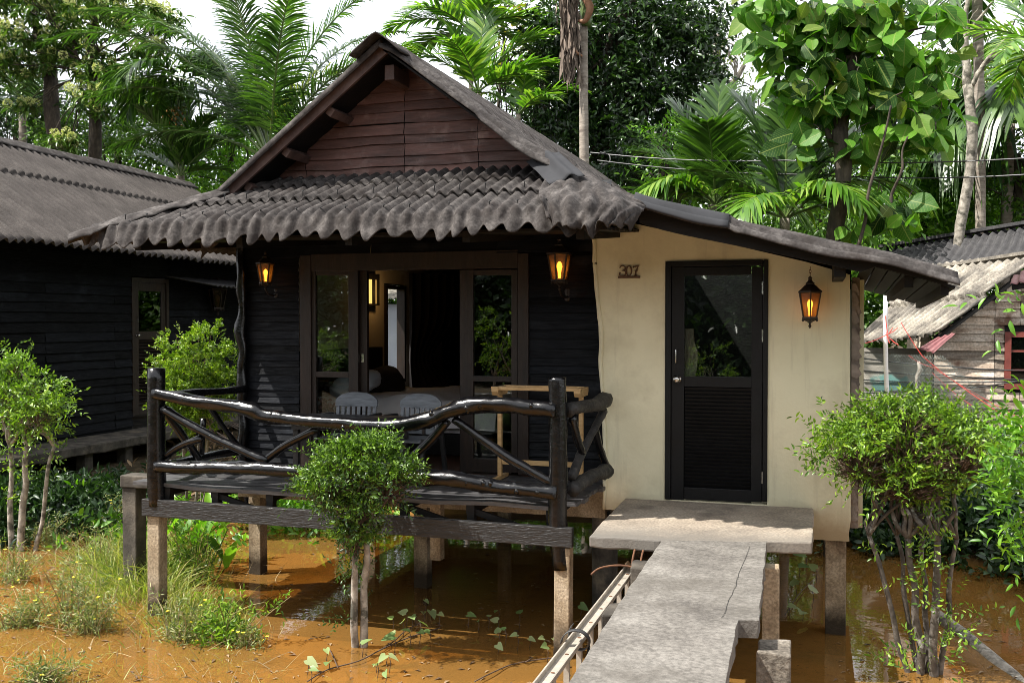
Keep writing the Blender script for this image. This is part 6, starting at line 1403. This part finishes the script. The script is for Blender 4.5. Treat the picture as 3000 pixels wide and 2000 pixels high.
hang(mb.build('trunk', MAT['bark'], smooth=True), R_); put(lf, 'crown', 'l_teak', R_).data.polygons.foreach_set('use_smooth', [True]*sum(len(f) for f in lf.F))
# bare tree
R_ = plant('bare_tree', gp(2830,460,20), 'dead bare pale tree with forking branches near the right edge', 'tree'); mb = MB()
for p, q, r0, r1 in (((2822,520),(2835,250),.15,.12),((2835,255),(2826,110),.11,.09),((2826,112),(2838,-40),.075,.05),((2826,120),(2800,60),.05,.02),((2830,110),(2890,30),.06,.03),((2890,32),(2935,-30),.03,.015),((2845,250),(2900,165),.075,.05),((2900,167),(2950,110),.05,.035),((2950,112),(3010,140),.03,.015),((2950,112),(2985,40),.025,.01),((2860,220),(2935,150),.03,.02),((2815,180),(2760,130),.02,.006),((2826,150),(2840,60),.02,.01),((2840,60),(2870,20),.012,.005),((2935,150),(2975,75),.015,.005),((2815,230),(2765,210),.02,.006)): limb(mb, V3(*p,20) if p[1] < 500 else gp(2822,520,20), V3(*q,20), r0*.72, r1*.72, sum(p)+q[0], 9, .05)
hang(mb.build('trunk', MAT['bark_pale'], smooth=True), R_)
tree('bright_bush', 'bright green bushy tree with glossy leaf clusters over the shack roof', [(gp(2720,700,25), V3(2720,560,25), .10, .07)], [blob(2620,560,80,90,24.5), blob(2720,520,110,90,25), blob(2820,560,90,80,25), blob(2690,640,120,60,24.6), blob(2790,650,90,50,24.5), blob(2890,620,70,60,25), blob(2740,450,70,50,25), blob(2560,660,60,60,24.5)], 'l_bright', .24, .072, 12, 7, 7, 56, clump_r=.2, T=T_LEAF, droop=.5, limbs=8)
tree('bright_sapling', 'bright green sapling between the dark tree and the feather palm', [(gp(1950,520,17), V3(1945,420,17), .04, .03)], [blob(1945,400,50,55,17), blob(1990,450,55,45,17), blob(1920,480,50,50,17)], 'l_bright', .12, .045, 26, 6, 7, 57, clump_r=.1, T=T_LEAF)
tree('background_tree', 'light green tree behind the bare tree', [(gp(2760,450,27), V3(2760,200,27), .15, .08)], [blob(2700,170,90,60,27), blob(2800,230,110,70,27), blob(2690,300,90,70,27), blob(2850,330,110,80,27), blob(2930,250,80,50,27), blob(2900,120,50,30,27)], 'l_airy', .17, .08, 9, 7, 6, 58, clump_r=.25, limbs=12)
tree('background_tree', 'sunlit yellow-green tree between the neighbour roof and the gable', [(gp(680,560,22), V3(680,440,22), .1, .06)], [blob(640,470,80,60,22), blob(700,410,70,60,22), blob(610,540,70,50,21), blob(560,440,50,50,22)], 'l_bright', .13, .06, 20, 8, 6, 59, clump_r=.16, limbs=8)
tree('background_tree', 'dark green tree beneath the coconut fronds', [(gp(770,560,24), V3(760,400,24), .1, .06)], [blob(760,420,90,80,24), blob(640,400,70,60,25), blob(840,380,60,70,24), blob(560,480,70,70,25)], 'l_mid', .15, .07, 16, 8, 6, 60, clump_r=.2, limbs=8)
tree('background_tree', 'low green tree over the far end of the neighbour roof', [(gp(350,520,24), V3(350,460,24), .1, .06)], [blob(340,430,80,50,24), blob(430,450,70,50,24), blob(250,400,80,50,25), blob(180,380,70,50,25)], 'l_mid', .16, .075, 16, 8, 6, 61, clump_r=.2, limbs=6)
tree('background_tree', 'tree in the gap left of the feather palms', [(gp(1980,620,21), V3(1980,480,21), .1, .06)], [blob(1960,560,90,70,21), blob(2060,480,90,80,22), blob(2140,560,90,80,21), blob(1860,560,60,60,20)], 'l_mid', .14, .065, 16, 8, 6, 62, clump_r=.18, limbs=8)
tree('background_tree', 'tree filling the gap behind the big-leaved tree', [(gp(2400,640,20), V3(2400,450,20), .12, .08)], [blob(2380,480,130,90,20), blob(2250,470,90,80,20), blob(2540,430,110,90,20), blob(2560,280,110,90,21), blob(2400,300,110,90,21), blob(2520,620,110,80,19), blob(2390,620,100,70,19)], 'l_mid', .15, .07, 15, 8, 6, 63, clump_r=.18, limbs=10)
tree('background_tree', 'far tree at the right edge behind the weeping palm', [(gp(2980,640,24), V3(2980,450,24), .12, .08)], [blob(2960,450,110,90,24), blob(2900,560,100,80,24), blob(3040,560,90,90,24), blob(2790,420,90,80,25)], 'l_mid', .15, .07, 13, 8, 6, 64, clump_r=.2, limbs=8)
# the forest across the pond behind the camera, mirrored in glass and water
for i, x in enumerate((-17,-11,-5,1,7)):
    y = -9 - (i*7)%4; tree('forest_tree', 'tree of the dark row across the pond, seen mirrored in the glass', [(Vector((x,y,g1(x,y)-.2)), Vector((x,y,4.0)), .15, .08)], [(np.array([x,y,3.6]), np.array([3.4,1.6,3.2])), (np.array([x+1.5,y+.5,1.8]), np.array([3.0,1.4,1.8])), (np.array([x-.8,y-1,3.0]), np.array([2.8,1.6,2.4]))], 'l_dark', .34, .17, 4.5, 8, 6, 70+i, clump_r=.5, limbs=5, group='trees across the pond')
# far wood closing the view under the crowns
rng = np.random.default_rng(90); lf = Leafy()
for px in range(-150, 3300, 120):
    for py, Y in ((560,30),(690,29),(820,28),(930,28)):
        c, r = blob(px + rng.uniform(-40,40), py + rng.uniform(-40,40), 100, 85, Y, 1.2); n_ = 110; b_ = c + ball(rng, n_, .5)*r; lf.add(sprigs(b_, rng.normal(size=(n_,3)) + np.array([0,-.3,.3]), .7, 6, .26, .12, T_DIA, rng, droop=.4))
for x in np.arange(-34, 18, 1.6):
    for z in (.8, 2.4, 4.0):
        c = np.array([x + rng.uniform(-.5,.5), -13.5 + rng.uniform(-.6,.6), z]); n_ = 70; b_ = c + ball(rng, n_, .5)*np.array([1.5,.8,1.2]); lf.add(sprigs(b_, rng.normal(size=(n_,3)) + np.array([0,.3,.3]), .8, 6, .34, .18, T_DIA, rng, droop=.4))
o = lf.build('far_wood', MAT['l_mid']); tag(o, 'green wall of distant undergrowth behind the trees', 'woods', kind='stuff')

# ---- low growth
def under(name, label, pts, L, W, mat, seed, h=.35, T=T_LEAF, n_per=26, m=6, rad=.28, kind='stuff', cat='undergrowth', up=.7):
    rng = np.random.default_rng(seed); lf = Leafy()
    for x, y in pts:
        n_ = n_per; b_ = np.stack([x + rng.normal(size=n_)*rad, y + rng.normal(size=n_)*rad, np.zeros(n_)], -1); b_[:,2] = np.maximum(gz(b_[:,0], b_[:,1]), -.02) + rng.uniform(0,h,n_)*rng.uniform(.2,1,n_)
        lf.add(sprigs(b_, rng.normal(size=(n_,3))*.8 + np.array([0,0,up]), L*m*.4, m, L, W, T, rng, droop=.45))
    o = lf.build(name, MAT[mat]); tag(o, label, cat, kind=kind); return o
rnd = random.Random(6); pts = []
for i in range(620):
    px, py = rnd.uniform(2440,3120), rnd.uniform(1330,1790); p = PZ(px, py, .25)
    if .2 < p.x < 7 and p.y < 15.5 and g1(p.x,p.y) > -.03: pts.append((p.x,p.y))
under('undergrowth', 'dark leafy creeper covering the bank right of the annexe', pts, .11, .055, 'l_under', 101, .38, n_per=16, rad=.22)
pts = []
for i in range(230):
    px, py = rnd.uniform(-80,430), rnd.uniform(1485,1590); p = PZ(px, py, .12)
    if p.y < 15 and g1(p.x,p.y) > -.06: pts.append((p.x,p.y))
under('undergrowth', 'shaded leafy ground cover under the neighbouring bungalow', pts, .12, .045, 'l_under', 102, .2, n_per=7, rad=.2)
pts = [(-6.6+rnd.gauss(0,.8), 12.5+rnd.gauss(0,1.6)) for _ in range(60)] + [(rnd.uniform(-6,1), 15.5+rnd.gauss(0,.6)) for _ in range(60)]
under('undergrowth', 'sunlit leafy weeds on the bank behind the bungalow', pts, .12, .05, 'l_bright', 103, .4, n_per=18, rad=.25)
under('litter', 'brown fallen leaves and palm debris under the neighbouring bungalow', [(-8.2+rnd.gauss(0,1.0), 13.5+rnd.gauss(0,1.6)) for _ in range(90)], .16, .05, 'litter', 104, .03, n_per=16, m=2, rad=.3, up=.0)
rng = np.random.default_rng(444); fp = np.array([tuple(PZ(rng.uniform(-50,1700), 1600 + 420*rng.uniform(0,1)**.7, .006)) for _ in range(420)] + [tuple(PZ(rng.uniform(2450,3050), rng.uniform(1800,2010), .006)) for _ in range(90)])
lf = Leafy(); a = rng.uniform(0,6.28,len(fp)); sz = rng.uniform(.3,1.2,len(fp)); lf.add(leaves(fp, np.stack([np.cos(a),np.sin(a),np.zeros(len(a))],-1), np.tile([0,0,1.0],(len(a),1)), .07*sz, .022*sz, T_DIA))
tag(lf.build('floating_debris', MAT['litter']), 'bits of dead leaf and straw floating on the muddy water', 'debris', kind='stuff')
# canna-like bright leaves behind the deck beam
for i, (px, py, Y, n_, lab) in enumerate(((560,1475,8.9,14,'bright broad-leaved plant standing in the water behind the left deck beam'),(610,1480,9.2,10,'second bright broad-leaved plant behind the left deck beam, nearer the stilt'))):
    p = PY(px,1560,Y); rng = np.random.default_rng(200+i); R_ = plant('canna_plant', (p.x,Y,0), lab, 'plant'); a = rng.uniform(0,6.28,n_)
    b_ = np.array([p.x,Y,.35]) + rng.normal(size=(n_,3))*np.array([.15,.12,.15]); lf = Leafy(); lf.add(leaves(b_, np.stack([np.cos(a)*.7,np.sin(a)*.5,rng.uniform(.6,1.3,n_)],-1), np.stack([-np.cos(a),-np.sin(a),np.ones(n_)],-1), .42, .13, T_OV)); put(lf, 'foliage', 'l_bright', R_)
    mb = MB()
    for q in b_: mb.tube([(p.x+(q[0]-p.x)*.3,Y,-.15), tuple(q)], [.012,.006], 5)
    hang(mb.build('stems', MAT['shaft']), R_)
# grass clumps, weeds
def blades(pts, n_, hgt, rad, seed, w=.008, lean=.5):
    rng = np.random.default_rng(seed); lf = Leafy()
    for x, y, s in pts:
        k = int(n_*s); b_ = np.stack([x + rng.normal(size=k)*rad*s, y + rng.normal(size=k)*rad*s, np.full(k,-.12)], -1); d = rng.normal(size=(k,3))*np.array([lean,lean,0]) + np.array([0,0,1]); L = hgt*s*rng.uniform(.45,1.15,k)
        bend = rng.normal(size=(k,3))*np.array([.5,.5,0])
        side = unit(np.cross(d, rng.normal(size=(k,3)))); V = []
        for t, ww in ((0,1),(.4,.9),(.75,.6),(1,0)):
            c = b_ + unit(d)*(L*t)[:,None] + bend*(L*t*t*.6)[:,None] - np.array([0,0,1])*(L*t*t*t*.18)[:,None]
            V += [c] if ww == 0 else [c + side*(w*ww*.5), c - side*(w*ww*.5)]
        V = np.stack(V,1); tf = np.array([(0,1,3),(0,3,2),(2,3,5),(2,5,4),(4,5,6)]); Fc = (tf[None] + (np.arange(k)*7)[:,None,None]).reshape(-1,3); lf.add((V.reshape(-1,3), Fc, np.zeros((k*7,2))))
    return lf
def zpts(lst, z=0): return [(PZ(a,c,z).x, PZ(a,c,z).y, s) for a, c, s in lst]
o = blades(zpts([(330,1690,1),(400,1715,1.1),(440,1690,1.2),(480,1720,1.0),(360,1640,.9),(420,1650,1.1),(470,1670,.9),(390,1750,.8),(520,1760,.7),(300,1640,.8),(410,1600,1.0),(350,1700,1.1),(460,1740,1.0),(310,1730,.8)]), 250, .60, .15, 301, .009).build('grass', MAT['l_grass']); tag(o, 'tall bright grass clump round the left deck post', 'grass', kind='stuff')
o = blades(zpts([(560,1810,.9),(600,1840,.8),(640,1830,.9),(530,1850,.8),(690,1790,.6),(500,1800,.7),(580,1770,.6),(620,1790,.9),(550,1780,.9)]), 190, .45, .15, 302, .008).build('grass', MAT['l_grass']); tag(o, 'lower grass clump in the water in front of the left deck post', 'grass', kind='stuff')
o = blades(zpts([(330+rnd.gauss(0,130), 1700+rnd.gauss(0,70), rnd.uniform(.7,1.25)) for _ in range(60)], -.02), 12, .5, .12, 305, .006, .8).build('grass', MAT['l_dry']); tag(o, 'dry straw stalks among the bright grass round the left deck post', 'grass', kind='stuff')
o = blades(zpts([(rnd.uniform(-40,760), rnd.uniform(1720,2040), rnd.uniform(.5,1.0)) for _ in range(190)], -.02), 13, .44, .22, 303, .007, 1.4).build('grass', MAT['l_dry']); tag(o, 'dry broken stalks standing in the shallow water at lower left', 'grass', kind='stuff')
o = blades(zpts([(rnd.uniform(-40,420), rnd.uniform(1780,2040), rnd.uniform(.5,1.0)) for _ in range(110)], -.02), 14, .30, .2, 304, .008, 1.2).build('grass', MAT['l_grass']); tag(o, 'sparse green blades in the shallow water at lower left', 'grass', kind='stuff')
def weed(px, py, hpx, wpx, label, seed, n_st=16, mat='l_weed', L=.055, W=.016, flowers=6):
    p = PZ(px, py, 0); k = K(px, py, p.y); h, w = hpx*k, wpx*k; R_ = plant('water_weed', (p.x,p.y,0), label, 'weed'); rng = np.random.default_rng(seed); mb = MB(); lf = Leafy(); fl = []
    for i in range(n_st):
        d = Vector((rng.normal()*w*.75, rng.normal()*w*.5, h*rng.uniform(.3,1.25))); b0 = Vector((p.x + rng.normal()*w*.18, p.y + rng.normal()*w*.15, -.12)); e = b0 + d; md = b0.lerp(e,.5) + Vector((rng.normal()*.03,rng.normal()*.03,.05)); mb.tube([b0, md, e], [.005,.004,.002], 5, sub=3)
        pts_ = [b0.lerp(md, t) for t in (.5,.75)] + [md.lerp(e, t) for t in (.0,.2,.4,.6,.8,1.0)]
        b_ = np.array([tuple(q) for q in pts_]); lf.add(sprigs(b_, rng.normal(size=(len(b_),3)) + np.array([0,0,.6]), L*2.4, 5, L, W, T_LEAF, rng, droop=.2))
        if i < flowers: fl.append(tuple(e))
    hang(mb.build('stems', MAT['l_dry']), R_); put(lf, 'foliage', mat, R_)
    if fl:
        for e in fl:
            f_ = np.repeat(np.array([e]), 4, 0); a = np.arange(4)*math.pi/2 + rng.uniform(0,2); lf = Leafy()
            lf.add(leaves(f_, np.stack([np.cos(a),np.sin(a)-.2,np.full(4,.5)],-1), np.stack([np.zeros(4),np.full(4,-.5),np.ones(4)],-1), .019, .017, T_LEAF)); put(lf, 'flower', 'petal', R_)
for i, a in enumerate(((290,1690,150,70,'yellow-flowered weed left of the bright grass clump'),(560,1700,180,80,'leafy weed leaning right from the grass clump under the deck beam'),(200,1830,180,90,'grey-green weed rising from the shallow water at left'),(270,1850,150,70,'twiggy half-bare weed beside the grey-green one'),(640,1880,150,100,'leafy weed at the right end of the lower grass clump'),(520,1870,130,70,'yellow-flowered weed in front of the lower grass clump'),(60,1830,110,90,'pale weed near the left edge of the water'),(130,2000,90,60,'green weed at the bottom left corner of the pond'),(720,1890,80,50,'small upright water weed standing right of the lower grass clump'),(150,1590,90,80,'low weed at the foot of the white-trunked shrub'),(40,1700,110,80,'dark weed tuft at the left edge below the white trunks'),(350,1560,110,60,'flowering weed at the foot of the concrete trestle'))):
    weed(*a, 320+i, mat='l_weed' if i not in (4,1) else 'l_shrub', n_st=26 if i not in (8,) else 8, L=.05 if i not in (1,4) else .06, W=.012 if i not in (1,4) else .018, flowers=5)
# creeping water vine with heart-shaped leaves
def vine(label, stems, leafpts, seed, size=.085):
    p0 = PZ(*leafpts[0], 0); R_ = plant('water_vine', (p0.x,p0.y,0), label, 'vine'); rng = np.random.default_rng(seed); mb = MB()
    for st in stems: mb.tube([PZ(a, c, .02+.01*math.sin(a)) for a, c in st], .005, 6, sub=4)
    q = []
    for a, c in leafpts:
        g_ = PZ(a, c+14, .0); h = rng.uniform(.05,.14); e = Vector((g_.x, g_.y, h)); mb.tube([g_ - Vector((0,0,.03)), g_.lerp(e,.6)+Vector((.012,0,0)), e], .003, 5); q.append(tuple(e))
    q = np.array(q); n_ = len(q); a = rng.uniform(0,6.28,n_); lf = Leafy(); sz = rng.uniform(.6,1.15,n_)
    lf.add(leaves(q, np.stack([np.cos(a),np.sin(a)-.3,rng.uniform(-.5,.4,n_)],-1), np.stack([rng.normal(size=n_)*.4,-.5+rng.normal(size=n_)*.3,np.ones(n_)],-1), size*sz, size*.8*sz, T_HEART))
    hang(mb.build('stems', MAT['twig'], smooth=True), R_); put(lf, 'foliage', 'l_vine', R_)
vine('creeping water vine with pale heart-shaped leaves right of the topiary stems', [[(900,1995),(960,1960),(1050,1935),(1120,1900),(1200,1865),(1290,1838)],[(1100,1910),(1150,1880),(1190,1845),(1240,1820)],[(990,1955),(975,1920),(965,1900)]],
     [(1190,1818),(1240,1805),(1262,1792),(1285,1826),(1205,1835),(1150,1832),(1180,1850),(1230,1850),(1228,1870),(1145,1878),(1155,1895),(1200,1882),(1130,1930),(1140,1955),(1100,1955),(1105,1970),(1128,1990),(955,1920),(962,1945),(910,1985),(900,1960),(1060,1910),(1258,1858),(1215,1812),(1245,1780)], 401, .10)
vine('creeping water vine with scattered leaves between the deck and the ladder', [[(1390,1995),(1440,1970),(1500,1945),(1580,1930),(1640,1925)],[(1540,1938),(1560,1925)]], [(1457,1900),(1515,1890),(1550,1880),(1592,1882),(1602,1925),(1460,1790),(1458,1825),(1370,1825),(1400,1832),(1430,1825),(1520,1825),(1480,1870),(1460,1862),(1620,1900),(1700,1790)], 402, .085)
vine('trailing dark vine leaves beneath the annexe by the right stilt', [[(2300,1800),(2340,1740),(2380,1700)]], [(2310,1780),(2330,1740),(2350,1800),(2390,1690),(2360,1640),(2400,1600),(2380,1760),(2340,1680)], 403, .14)

# fallen pale trunk half under water, lower right, and palm debris
mb = MB(); mb.tube([PZ(2750,1805,.03), PZ(2830,1870,-.02), PZ(2960,1990,-.06), PZ(3060,2080,-.1)], [.05,.07,.08,.08], 10, bump=.2, sub=4); tag(mb.build('sunken_log', MAT['bark_pale'], smooth=True), 'pale log lying half sunk in the water at lower right', 'log')
for i, (a, c, lab) in enumerate((((600,1290),(920,1400),'long fallen palm frond stalk on the bank under the neighbour walkway'),((560,1330),(780,1370),'shorter fallen palm stalk on the bank under the neighbour walkway'))):
    p, q = PZ(*a, .3), PZ(*c, .3); p.z = g1(p.x,p.y)+.12; q.z = g1(q.x,q.y)+.1; mb = MB(); rnd_ = random.Random(i)
    for j in range(5): mb.tube([p+Vector((rnd_.gauss(0,.1),rnd_.gauss(0,.15),rnd_.uniform(-.05,.1))), p.lerp(q,.5)+Vector((0,rnd_.gauss(0,.1),.05)), q+Vector((rnd_.gauss(0,.2),rnd_.gauss(0,.2),0))], [.012,.012,.006], 6)
    tag(mb.build('fallen_frond', MAT['dead'], smooth=True), lab, 'debris')

# ================================================================== LIGHT, SKY, CAMERA
SUN = Vector((-.58, -.36, 1.0)).normalized()
l = bpy.data.lights.new('sun', 'SUN'); l.energy = 4.8; l.angle = math.radians(.6); l.color = (1.0, .955, .88)
o = bpy.data.objects.new('sun', l); col.objects.link(o); o.rotation_euler = SUN.to_track_quat('Z', 'Y').to_euler(); o.location = (-10,-8,20)
w = bpy.data.worlds.new('World'); sc.world = w; w.use_nodes = True; nt = w.node_tree; nt.nodes.clear()
out = nt.nodes.new('ShaderNodeOutputWorld'); bg = nt.nodes.new('ShaderNodeBackground'); bg.inputs[1].default_value = .10
sky = nt.nodes.new('ShaderNodeTexSky'); sky.sky_type = 'NISHITA'; sky.sun_disc = False; sky.sun_elevation = math.asin(SUN.z); sky.sun_rotation = math.atan2(SUN.x, SUN.y); sky.dust_density = 2.5; sky.ozone_density = 1.0
tc = nt.nodes.new('ShaderNodeTexCoord'); mp = nt.nodes.new('ShaderNodeMapping'); mp.inputs['Scale'].default_value = (1,1,2.2); nt.links.new(tc.outputs['Generated'], mp.inputs[0])
cn = noise_node(nt, mp.outputs[0], 2.6, 7, .6, .6)
cr_ = ramp(nt, [(.30,(.55,.55,.55)),(.62,(1,1,1))], cn)
nt.links.new(mixc(nt, cr_.outputs[0], sky.outputs[0], (8.0,8.1,8.3)), bg.inputs[0]); nt.links.new(bg.outputs[0], out.inputs[0])
cam = bpy.data.cameras.new('camera'); cam.sensor_width = 36; cam.lens = F/3000*36; cam.clip_end = 2000; cam.clip_start = .05
co_ = bpy.data.objects.new('camera', cam); col.objects.link(co_); co_.location = (0,0,CZ); co_.rotation_euler = (math.pi/2 - PITCH, 0, YAW); sc.camera = co_
vs = sc.view_settings; vs.view_transform = 'Standard'; vs.look = 'None'; vs.exposure = 1.08; vs.gamma = 1.0; vs.use_curve_mapping = False
sc.cycles.filter_width = 0.85; sc.cycles.use_denoising = True; sc.cycles.max_bounces = 8; sc.cycles.transparent_max_bounces = 16; sc.cycles.sample_clamp_indirect = 6
